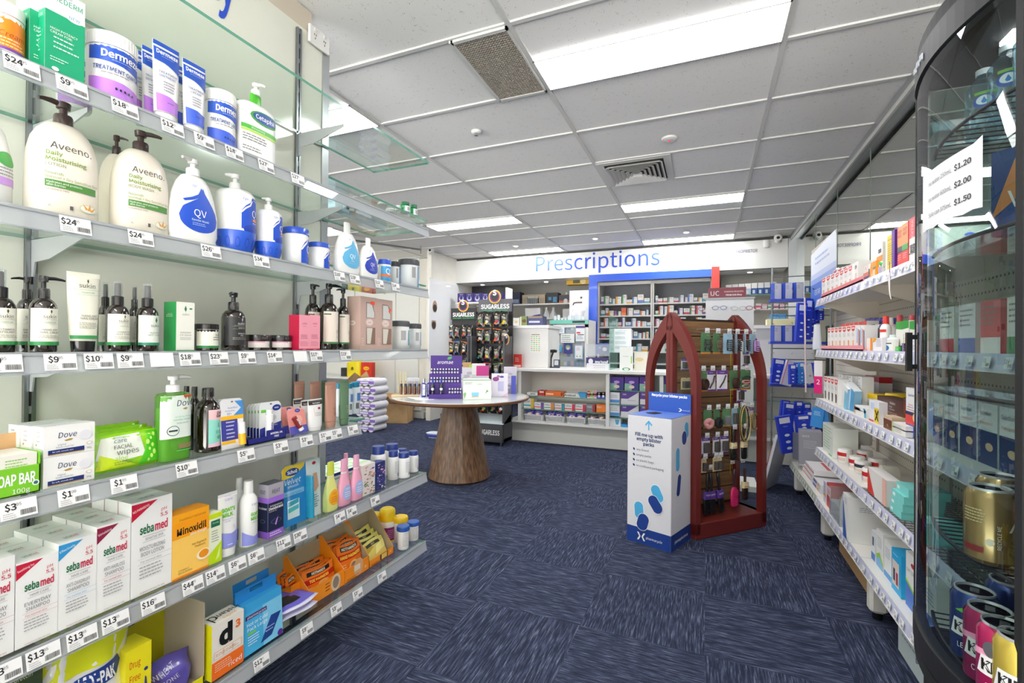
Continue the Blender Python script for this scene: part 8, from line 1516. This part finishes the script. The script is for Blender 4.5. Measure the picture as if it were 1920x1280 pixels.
for L, R, T, c, o, lab in ((988, 1014, 735, '#f2f0ec', word('nticol')+[('p', [(.8, 0), (1, 0), (1, 1), (.9, 1)], '#d02020')], 'white lozenge carton with black word at the left of the top counter shelf'), (1008, 1021, 732, '#c8261c', [('r', .3, .9, .6, .9, '#e8d8d0')], 'red lozenge carton on the top counter shelf'), (1022, 1057, 733, '#f0701c', [('r', .05, .45, .3, .6, '#ffe0c0'), ('c', .9, .5, .05, '#803010', 2)], 'orange lozenge carton on the top counter shelf'), (1058, 1083, 737, '#f2f0ec', word('Anticol', w=.9, force=1), 'white lozenge carton with a black italic word'), (1083, 1099, 736, '#3fa4dc', [('p', [(0, 0), (.3, 0), (0, 1)], '#f2f0ec')], 'sky blue lozenge carton right of the black italic word')): cb(L, R, T, 747, c, o, lab)
for i in range(3):
    for j in range(3): cb(1101+6*i, 1106.5+6*i, 737, 747, '#f0e8dc', [('r', .1, .9, .2, .8, ('#d05a50', '#9ac040', '#e07aa0')[i])], '%s row, %s roll of the small lozenge sticks on the counter shelf' % (('lower', 'middle', 'upper')[j], ('left', 'middle', 'right')[i]), nm='lozenge_stick', z=cz(1100, 747, YC)+.031*j, dep=.03)
for i in range(2):
    for j in range(2): cb(1119+8*i, 1126.5+8*i, 735, 747, ('#4a50b8', '#e8803a')[j], [('r', .3, .8, .2, .8, '#e8e0f0')], '%s %s roll of the blue and orange lozenge sticks' % (('lower', 'upper')[j], ('left', 'right')[i]), nm='lozenge_stick', z=cz(1100, 747, YC)+.035*j, dep=.03)
c2 = ((982, 1001, 746, '#3fb0b0', '#e8c030'), (1002, 1019, 754, '#e8485a', '#7a50b0'), (1020, 1038, 755, '#3fb0a0', '#e88a30'), (1040, 1058, 756, '#e04a4a', '#3a9ab0'), (1059, 1078, 757, '#e03a4a', '#d8305a'), (1079, 1098, 758, '#e03a4a', '#d8305a'), (1099, 1116, 758, '#8a8a90', '#b03038'), (1118, 1135, 758, '#f08020', '#f08020'))
for i, (L, R, T, a, b) in enumerate(c2): cb(L, R, T, 773, '#f2f0ee' if i < 6 else a, [('r', 0, .7, .2, .35, a), ('r', .72, 1, 0, 1, b), ('t', 'Difflam' if i < 6 else 'Strepsil', .35, .7, .25, '#3a3a50' if i < 6 else '#ffffff', {'w': .55})], '%s lozenge carton on the second counter shelf, left bay' % ORD[i])
for i in range(4):
    L = 980+40*i; a = onY(L, 790, YC); b = onY(L+36, 790, YC); z0 = .282; w = b.x-a.x; t2 = thing('slotted_basket', '%s of the white slotted baskets on the counter ledge' % ORD[i], 'basket', ((a.x+b.x)/2, YC+.12, z0))
    m = MB(); m.loft([(0, w*.46, .09, 8), (.006, w*.46, .09, 8), (.075, w*.5, .11, 8), (.076, w*.47, .10, 8)], C('#eff0f0', .4), 28); m.box(-w*.45, w*.45, -.088, .088, .012, .013, WHITE)
    for r_ in range(3):
        for k in range(11): x = (k-5)*w*.08; m.box(x-.004, x+.004, -.1092-.0005, -.100, .018+.019*r_, .028+.019*r_, '#8a8c90')
    m.build('basket_body', t2)
    for k in range(2):
        m = MB(); sf = puffy(m, w*.46, .05, .105, C('#33288a' if i < 3 else '#4a4448', .2, coat=.6), 8, 8, .004, 90+i*2+k); m.draw(bagmap(sf, w*.46, .105), w*.46, .105, [('c', .5, .5, .34, '#e8c8b8', .7), ('c', .35, .45, .1, '#e88a9a', .9), ('c', .62, .5, .1, '#e8c050', .9), ('c', .5, .35, .09, '#90b8d8', .9), ('l', .3, .7, .9, 1, .06, '#d8d0f0')])
        tag(m.build('lolly_bag', None, ((a.x+b.x)/2+(k-.5)*w*.44, YC+.07, z0+.02)), '%s %s bag of wrapped lollies in the %s white basket' % (('left', 'right')[k], 'violet' if i < 3 else 'grey', ORD[i]), 'sweets')
pur = [('r', 0, 1, .5, 1, '#4a2090'), ('r', 0, .5, 0, .5, '#8ab8a8'), ('r', .7, 1, 0, .5, '#2a3a80'), ('c', .5, .6, .2, '#c8a0e0', .5), ('c', .5, .25, .2, '#e8d8c8', .6)]
for b_i, off in ((0, 0), (1, 100)):
    nm_ = ('second bay', 'third bay, behind the arched stand')[b_i]
    for i, L in enumerate((1143, 1171, 1199)): cb(L+off, L+off+27, 706, 729, '#4a2090', pur, '%s purple tissue pack on top counter shelf, %s' % (ORD[i], nm_), nm='tissue_pack')
    for j, py in enumerate((755, 779)):
        cb(1143+off, 1162+off, py-20, py, '#f0f2f6', [('r', 0, 1, .1, .35, '#4a9ad8'), ('l', .1, .8, .7, 2, .15, '#a0a8b8')], 'white carton with blue stripe, %s counter shelf, %s' % (('second', 'third')[j], nm_))
        for i, L in enumerate((1164, 1200)): cb(L+off, L+off+34, py-21, py, '#e6e6ea', [('p', [(0, 1), (1, 1), (.4, .45), (0, .45)], '#5a3a98'), ('t', 'Ostelin', .2, .8, .14, '#ffffff', {'w': .2}), ('l', .4, .9, .3, 1, .1, '#9a9aa8')], '%s grey and purple carton, %s counter shelf, %s' % (('left', 'right')[i], ('second', 'third')[j], nm_))
    for j in range(2): cb(1142+off, 1164+off, 780, 0, '#e8f0f6', [('p', [(.6, .2), (.8, .2), (.9, .7), (.5, .7)], '#5aa8d8')], '%s pale blue carton on the counter ledge, %s' % (('lower', 'upper')[j], nm_), z=.281+.09*j) if b_i == 0 else None
    if b_i == 0: cb(1164, 1176, 795, 0, '#2a9ae0', [], 'small bright blue carton on the counter ledge', z=.281)
for i in range(8):
    L = 1345+13*(i % 4); py = (735, 765)[i//4]; cb(L+18, L+29, py-14-3*(i % 2), py, ('#f0ece8', '#e8d8e0', '#dfe8f0', '#f4f0e4')[i % 4], [('r', 0, 1, 0, .3, ('#c06a7a', '#5a7ac0', '#80b090', '#c0a050')[i % 4])], '%s small carton on the %s shelf of the rightmost counter bay' % (ORD[i % 4], ('top', 'second')[i//4]))
# raised ends of the counter
struct_ = lambda m, n, lab: tag(m.build(n), lab, 'cabinet')
a = onY(962, 610, YC+.12); b_ = onY(1030, 610, YC+.12); m = MB(); m.box(a.x-.3, b_.x-.02, YC+.14, YC+.62, CZ+.001, a.z-.035, WHITE).box(a.x-.32, b_.x, YC+.10, YC+.64, a.z-.035, a.z, WHITE); m.draw(lambda x, y, e: (onY(1004, 650, YC+.14).x+x, YC+.14-e, onY(1004, 660, YC+.14).z+y), .14, .25, [('r', 0, 1, 0, 1, '#f4f4ee'), ('r', .1, .9, .86, .9, '#9a7a70')]+[('c', .14+.24*i, .08+.1*j, .09, ('#9ad0a0', '#6ac0a0', '#e8b090', '#b8d070')[(i+j) % 4], .5) for i in range(4) for j in range(8)]); struct_(m, 'raised_counter_end', 'white raised counter cabinet with a green and peach sticker chart on its side'); RZL = a.z
a = onY(1352, 610, YC+.12); m = MB(); m.box(a.x, 1.0, YC+.14, YC+.5, CZ+.001, a.z-.035, C('#dfe0e2', .4)).box(a.x-.02, 1.0, YC+.10, YC+.52, a.z-.035, a.z, WHITE); struct_(m, 'raised_counter_section', 'white raised counter section right of the arched stand'); RZR = a.z
def on_(nm, lab, L, R, T, z, Y, c, ops, dep=.1, cat='box', r=0): a = onY(L, T, Y); b = onY(R, T, Y); return carton(nm, lab, cat, (((a.x+b.x)/2, Y+dep/2, z+.001), b.x-a.x, dep, max(.02, a.z-z)), c, ops, (), rot=r)
on_('leaflet_stand', 'small red card standing at the left end of the counter', 963, 978, 664, CZ, YC+.05, '#d8382c', [('l', .2, .8, .7, 3, .12, '#f8d8d0'), ('r', .1, .9, .05, .2, '#f0e0dc')], .01, 'sign')
on_('tissue_box', 'white box at the left end of the raised counter', 962, 974, 596, RZL, YC+.2, '#ecece8', [('c', .5, .5, .2, '#d8c870')], .15)
on_('picture_box', 'green and brown picture box on the raised counter', 975, 988, 593, RZL, YC+.2, '#7a8a50', [('c', .6, .5, .3, '#6a4a2a', .8), ('r', 0, .2, 0, 1, '#e0dcc8')], .15)
on_('picture_box', 'navy and gold picture box on the raised counter', 989, 1018, 593, RZL, YC+.2, '#3a3f6a', [('r', .05, .95, .8, 1, '#8a7a5a'), ('r', .1, .8, .3, .5, '#c0c0d8')], .15)
on_('plastic_basket', 'yellow wire basket with a sky blue lid on the raised counter right of the stand', 1439, 1491, 598, RZR, YC+.2, '#e6e2b8', [('r', .06*i, .06*i+.015, 0, .8, '#c8c48a') for i in range(17)], .18, 'basket')
on_('basket_lid', 'sky blue plastic lid on the yellow basket', 1446, 1474, 589, onY(1460, 598, YC+.2).z, YC+.22, '#2a8ad0', [('t', 'APOTEX', .5, .5, .6, '#a8d8f8', {'w': .8})], .14, 'lid')
# protective glass screen, signs and things on the counter
x = onY(1143, 640, YC+.05).x; m = MB(); m.box(x, x+.008, YC+.02, YC+.55, CZ, cz(1143, 592, YC+.05), thin_glass('screen_glass', '#d8f0e8', 1.45, .12, '#b8e0d4')); tag(m.build('glass_screen'), 'upright greenish glass screen standing on the counter', 'screen')
on_('notice', 'white printed notice fixed beside the glass screen', 1151, 1184, 616, cz(1160, 661, YC+.3), YC+.3, '#e8ecf4', [('r', .04, .96, .03, .97, '#f6f7fa'), ('t', 'PHARMACY SERVICES', .5, .92, .025, '#7a7a88', {'w': .7})]+[('l', .08, .8, .85-.2*i, 3, .04, '#9aa0b0') for i in range(4)], .01, 'sign')
on_('leaflet_holder', 'white and green leaflet card on the counter', 1162, 1187, 650, CZ, YC+.08, '#f3f5f0', [('t', 'Ocutex', .45, .6, .05, '#8ab08a', {'w': .4}), ('r', .85, .92, .3, .6, '#8ad030'), ('c', .5, .05, .3, '#2a8a5a', .4), ('c', .5, .05, .2, '#e0f0e0', .4)], .01, 'sign')
on_('counter_bag', 'white and yellow plastic bag standing on the counter by the arched stand', 1189, 1214, 660, CZ, YC+.15, '#ece8da', [('c', .4, .6, .3, '#e0c890', .5)], .1, 'bag')
on_('advice_sign', 'dark purple counter sign reading Arma Yourself', 1099, 1143, 670, CZ+.05, YC+.08, '#2e2463', [('c', .2, .5, .1, '#e8e8f0', 1.2), ('t', 'Arma Yourself', .66, .45, .32, '#ffffff', {'w': .56, 'b': .02})], .02, 'sign')
on_('leaflet_tray', 'white leaflet tray under the dark purple sign', 1100, 1143, 681, CZ, YC+.04, '#f0f0f4', [('l', .3, .9, .6, 2, .3, '#c8c8d8')], .04, 'tray')
on_('poster', 'blue poster with a shield picture above the purple sign', 1120, 1143, 643, cz(1130, 664, YC+.2), YC+.2, '#2450a0', [('c', .6, .4, .3, '#1a2a70', .9), ('c', .6, .45, .18, '#e8e0f0', .9), ('t', 'N', .2, .6, .2, '#d8e8ff')], .01, 'sign')
on_('acrylic_holder', 'clear acrylic holder over the blue poster', 1100, 1143, 645, cz(1130, 668, YC+.1), YC+.12, PLASTIC, [], .05, 'holder')
on_('card_reader', 'dark phone-shaped terminal standing on the counter', 1038, 1048, 674, CZ, YC+.2, '#3a3f50', [('r', .15, .9, .35, .9, '#c8ccd0')], .05, 'terminal')
p = onY(1033, 690, YC+.25); m = MB(); m.loft([(0, .05, .05), (.01, .05, .05)], '#222226', 16); m.tube([(0, 0, .01), (.0, 0, .12), (.03, 0, .2)], .012, BLK); m.loft([(.19, .045, .03, 2, .03), (.22, .05, .035, 2, .03), (.23, .03, .02, 2, .03)], BLK, 16); tag(m.build('scanner_stand', None, (p.x, p.y, CZ+.001)), 'black barcode scanner on a stand on the counter', 'scanner')
# medicine refrigerator
YM = 6.6; a = onY(1031, 600, YM); b_ = onY(1103, 600, YM); w = b_.x-a.x; t = thing('medicine_refrigerator', 'white glass-door medicine refrigerator with a mint green top', 'refrigerator', ((a.x+b_.x)/2, YM, 0)); zt3 = a.z
m = MB(); m.box(-w/2, w/2, .03, .5, 0, zt3, WHITE); m.box(-w/2, w/2, -.01, .03, zt3-.06, zt3, C('#7cc8b8', .4)); m.box(w*.1, w*.42, -.013, -.01, zt3-.045, zt3-.015, '#2a2a34'); m.build('cabinet', t)
m = MB(); z = .9; m.box(-w/2+.02, w/2-.02, .02, .028, z, zt3-.1, '#a9b4ba'); rnd = random.Random(2)
for j in range(6):
    for i in range(9): x = -w*.4+w*.09*i; m.box(x, x+w*.07, .017, .02, z+.02+.13*j, z+.02+.13*j+rnd.uniform(.04, .09), rnd.choice(('#e8ecee', '#d0d8e0', '#b8c0a8', '#c8b0b8', '#8aa0b8')))
m.build('stocked_interior', t)
m = MB()
for x0, x1 in ((-w/2, -w/2+.05), (w/2-.05, w/2)): m.box(x0, x1, 0, .03, .3, zt3-.07, WHITE)
m.box(-w/2, w/2, 0, .03, zt3-.11, zt3-.07, WHITE); m.box(-w/2-.01, -w/2, -.03, 0, 1.0, 1.3, C('#7cc8b8', .4)); m.build('door_frame', t)
def onf(px, py, w_, h_, c, ops, lab): p = onY(px, py, YM-.02); m = MB(); m.box(-w_/2, w_/2, 0, .003, -h_/2, h_/2, c); m.draw(lambda x, y, e: (x, -e, y-h_/2), w_, h_, ops); tag(m.build('fridge_notice', None, (p.x, p.y, p.z)), lab, 'sign')
onf(1052, 619, .10, .09, '#eef4fa', [('l', .1, .9, .7, 3, .2, '#5a7a9a')], 'small white notice high on the medicine refrigerator'); onf(1064, 634, .20, .13, '#f4f6f4', [('l', .1, .9, .75, 4, .2, '#6a7a6a')], 'white handwritten style notice in the middle of the medicine refrigerator')
onf(1088, 625, .13, .22, '#f0f2f6', [('r', 0, 1, .85, 1, '#5a4a90'), ('r', .1, .5, .5, .6, '#d83a30'), ('r', .2, .9, .4, .45, '#333333'), ('l', .1, .9, .3, 3, .08, '#7a8ab0')], 'tall notice with violet top at the upper right of the refrigerator'); onf(1065, 653, .13, .15, '#3a3f88', [('c', .5, .6, .3, '#8a9a60', .9), ('c', .5, .5, .18, '#c8ccd8', .9)], 'violet shield notice on the medicine refrigerator')
onf(1046, 654, .11, .11, '#48b8d8', [('p', [(0, 0), (1, 0), (.5, 1)], '#7a5ac8'), ('p', [(.15, .1), (.85, .1), (.5, .85)], '#58c8e8')], 'blue triangle notice on the medicine refrigerator'); onf(1085, 660, .12, .2, '#a8cfe8', [('r', .08, .92, .06, .94, '#f0f6fa'), ('l', .2, .8, .8, 3, .08, '#d87070'), ('c', .3, .2, .08, '#c0a040'), ('c', .7, .2, .08, '#c0a040')], 'blue bordered notice at the lower right of the refrigerator')
# ================================================================ DISPENSARY SHELVING
YD = 7.75; rnd = random.Random(21)
t = thing('blue_portal_frame', 'bright blue frame around the dispensary opening with a red end block', 'frame', (0, YF-.02, 0)); BF = C('#1c50c8', .3, coat=.3)
xa, xb, xc, xd = (onY(q_, 520, YF-.02).x for q_ in (1105, 1121, 1334, 1349)); zT = onY(1105, 516, YF-.02).z; zB = onY(1105, 529, YF-.02).z
MB().box(xa, xc, -.03, .0, zB, zT, BF).box(xa, xb, -.03, .0, .94, zB, BF).build('blue_frame', t); zr = onY(1340, 540, YF-.02).z; MB().box(xc, xd, -.03, .0, zr, zT+.03, C('#d8342c', .4)).build('red_block', t)
BAYS = [(onY(1123, 600, YD).x, onY(1221, 600, YD).x), (onY(1225, 600, YD).x, onY(1333, 600, YD).x)]; DZ = [onY(1170, q_, YD).z for q_ in (569, 591, 612, 634, 658, 680)]
zt4 = onY(1170, 528, YD).z; pal = ['#f0f0ee', '#eef0f4', '#f2eee8', '#e8ecee', '#f0ece4', '#dfe6ee']; acc = ['#d86a3a', '#6a8ac8', '#4a9a60', '#c84a5a', '#8a5ab0', '#e8b030', '#5ab0c0', '#9a9aa4']
for b_i, (x0, x1) in enumerate(BAYS):
    t = thing('dispensary_shelving', ('left', 'right')[b_i]+' white steel shelving bay inside the blue frame', 'shelving', ((x0+x1)/2, YD, 0)); w = x1-x0
    m = MB(); m.box(-w/2-.02, -w/2+.01, -.01, .45, 0, zt4, WHITE); m.box(w/2-.01, w/2+.02, -.01, .45, 0, zt4, WHITE); m.box(-w/2, w/2, .44, .45, 0, zt4, C('#8f9196', .5)); m.build('side_frames', t)
    for z in DZ: MB().box(-w/2+.01, w/2-.01, 0, .44, z-.022, z, WHITE).build('shelf_board', t)
    MB().box(-w/2, w/2, -.01, .02, zt4-.05, zt4, WHITE).build('top_rail', t)
    for j, z in enumerate(DZ[:5] if b_i == 0 else DZ[:5]):
        x = -w/2+.03; i = 0
        while x < w/2-.06 and i < 13:
            ww = rnd.uniform(.035, .10); hh = rnd.uniform(.06, .15); c = rnd.choice(pal); a2 = rnd.choice(acc)
            if b_i == 0 and j == 1 and i in (3, 5): c, a2 = ('#e8632a', '#f08a40') if i == 5 else ('#8a4a88', '#a868a8'); 
            carton('medicine_carton', '%s carton on %s shelf from top, %s dispensary bay' % (ORD[i], ('first', 'second', 'third', 'fourth', 'fifth')[j], ('left', 'right')[b_i]), 'box', (((x0+x1)/2+x+ww/2, YD+.07, z+.001), ww*.94, .12, hh), c, [('r', 0, 1, 0, .35, a2) if rnd.random() < .5 else ('r', 0, .3, 0, 1, a2), ('l', .2, .8, .8, 2, .12, '#8a8a98')], (), rot=0, group='medicine cartons in the dispensary')
            x += ww+rnd.uniform(0, .012); i += 1
# rear left shelves
t = thing('rear_shelving', 'white wall shelves behind the counter, left of the blue frame', 'shelving', (0, 7.9, 0)); x0 = onY(930, 570, 7.9).x; x1 = onY(1078, 570, 7.9).x; zz = [onY(1000, q_, 7.9).z for q_ in (569, 596)]
for z in zz: MB().box(x0-.4, x1, 0, .4, z-.025, z, WHITE).build('shelf_board', t)
def rs(L, R, T, k, c, ops, lab, nm='stock_box', dep=.2, z=None, Y=7.95, r=0): return on_(nm, lab, L, R, T, zz[k] if z is None else z, Y, c, ops, dep, 'box', r)
for L, R, T, k, c, o, lab in ((953, 975, 548, 0, '#2c3350', [('r', .1, .9, .1, .4, '#8a9ab8')], 'dark blue open folder box on the upper rear shelf'), (979, 1022, 553, 0, '#a89880', [('r', 0, 1, .6, 1, '#b8a890')], 'brown carton lying on the upper rear shelf'), (988, 1010, 556, 0, '#3a98a8', [('r', .14*i, .14*i+.05, 0, 1, '#e0f0f0') for i in range(7)], 'leaning set of teal and white folders on the upper rear shelf'), (1024, 1046, 549, 0, '#26262c', [('r', .2, .45, .3, .6, '#3a8ab8'), ('r', .6, .9, .1, .6, '#3a8ab8')], 'black cartons with blue squares on the upper rear shelf'), (1048, 1068, 553, 0, '#3a3440', [('r', 0, 1, 0, .3, '#c05a20')], 'dark carton with orange base on the upper rear shelf'), (985, 1013, 578, 1, '#eeeef0', [('p', [(.1, 0), (1, 0), (1, .4), (.6, .3)], '#5a3a98')], 'white carton with violet swoosh on the lower rear shelf'), (1055, 1068, 579, 1, '#dcdcdc', [], 'pale grey carton on the lower rear shelf')): rs(L, R, T, k, c, o, lab)
for i, (px, k) in enumerate(((1061, 0), (1037, 1), (1024, 1))):
    p = onY(px, 560, 7.97); vessel('dispenser_bottle', ('white funnel shaped bottle on the upper rear shelf', 'clear white flask on the lower rear shelf, right', 'clear plastic bagged flask on the lower rear shelf, left')[i], 'bottle', ((p.x, 8.0, zz[k]+.001), .13, .13, .19), [('bottle_body', [(0, 1), (.3, .95), (.6, .45), (.8, .3)], C('#e6eaee', .2, coat=.5), 16), ('cap', [(.8, .35), (1, .3)], WHITE, 12)], rot=0)
x0 = onY(857, 566, 7.0).x; x1 = onY(952, 566, 7.0).x; z = onY(900, 566, 7.0).z; tag(MB().box(x0, x1, 6.95, 7.2, z-.03, z, WHITE).box(x1-.02, x1, 6.95, 7.2, z, z+.22, WHITE).build('wall_shelf'), 'white wall shelf above the confectionery stands', 'shelf')
for i, (L, R) in enumerate(((858, 872), (873, 887), (888, 902), (903, 917), (918, 941))): on_('capsule_carton', '%s purple carton with round emblem on the shelf over the sweets' % ORD[i], L, R, 550, z, 6.97, '#342a78', [('c', .5, .4, .3, '#c8c8e8', 1.1), ('c', .5, .5, .2, '#342a78', 1.1), ('t', 'Arma', .5, .85, .12, '#e8e8f8', {'w': .5})], .12)
m = MB(); a = onY(878, 545, 7.8); b_ = onY(950, 545, 7.8); m.prism([(a.x, a.z-.1), (b_.x, a.z-.1), (b_.x, a.z+.0), (b_.x-.25, a.z+.10), (a.x, a.z+.14)], 7.8, 8.0, C('#33343a', .4), 'y'); tag(m.build('wall_monitor'), 'dark tilted monitor on the wall behind the fascia left end', 'monitor')
on_('lettered_panel', 'tall white panel with turned grey letters left of the blue frame', 1068, 1105, 545, 0, 7.3, '#eeeeec', [('t', 'on.', .32, .86, .10, '#5a5048', {'r': pi/2})], .03, 'sign')
on_('yellow_crate_label', 'yellow and dark label carton high left of the blue frame', 1062, 1104, 524, onY(1080, 533, 7.5).z, 7.5, '#d8a818', [('r', .3, .6, .2, .8, '#4a4a30'), ('c', .75, .5, .12, '#e8d8a0', 1)], .15)
a = onY(1084, 600, 6.95); m = MB(); sf = puffy(m, .2, .14, .22, C('#e2e2e8', .15, coat=.6), 12, 10, .012, 4); m.draw(bagmap(sf, .2, .22), .2, .22, [('t', 'Care', .3, .25, .06, '#d06a60')]); tag(m.build('carrier_bag', None, (a.x+.02, 6.88, zt3+.001)), 'crumpled white carrier bag on top of the medicine refrigerator', 'bag')
# right hand recess
x0 = onY(1352, 552, 7.6).x; x1 = .98; z = onY(1400, 552, 7.6).z; tag(MB().box(x0, XM, 7.6, 8.3, z-.012, z, GLASS_CLEAR).box(x0, XM, 7.598, 7.6, z-.012, z, GEDGE).build('recess_shelf'), 'glass shelf with blue and white cartons right of the red block', 'shelf')
for i in range(8): on_('blue_carton', '%s blue and white carton on the glass shelf right of the red block' % ORD[i], 1361+12*i, 1372+12*i, 534-(.8*i), z, 7.65, '#2c5aa8' if i > 3 else '#b8d4ec', [('r', 0, 1, .55, 1, '#eef2f8'), ('r', .2, .6, .1, .4, '#dfe8f4')], .12)
z = onY(1400, 580, 7.6).z; tag(MB().box(x0, XM, 7.6, 8.3, z-.012, z, WHITE).build('recess_shelf'), 'lower white shelf in the recess right of the glasses display', 'shelf')
for i in range(6): on_('small_carton', '%s small pink or white carton on the lower recess shelf' % ORD[i], 1418+11*i, 1427+11*i, 569+(i % 3), z, 7.65, ('#f0e8ec', '#f4c8d8', '#e8f0ec')[i % 3], [('r', 0, 1, .3, .6, ('#e05a90', '#f0f0f0', '#4aa880')[i % 3])], .1)
struct(MB().box(onY(1352, 600, 8.3).x, XM, 8.3, 8.35, 0, 2.6, C('#d8d4cc', .6)).build('wall_recess'))
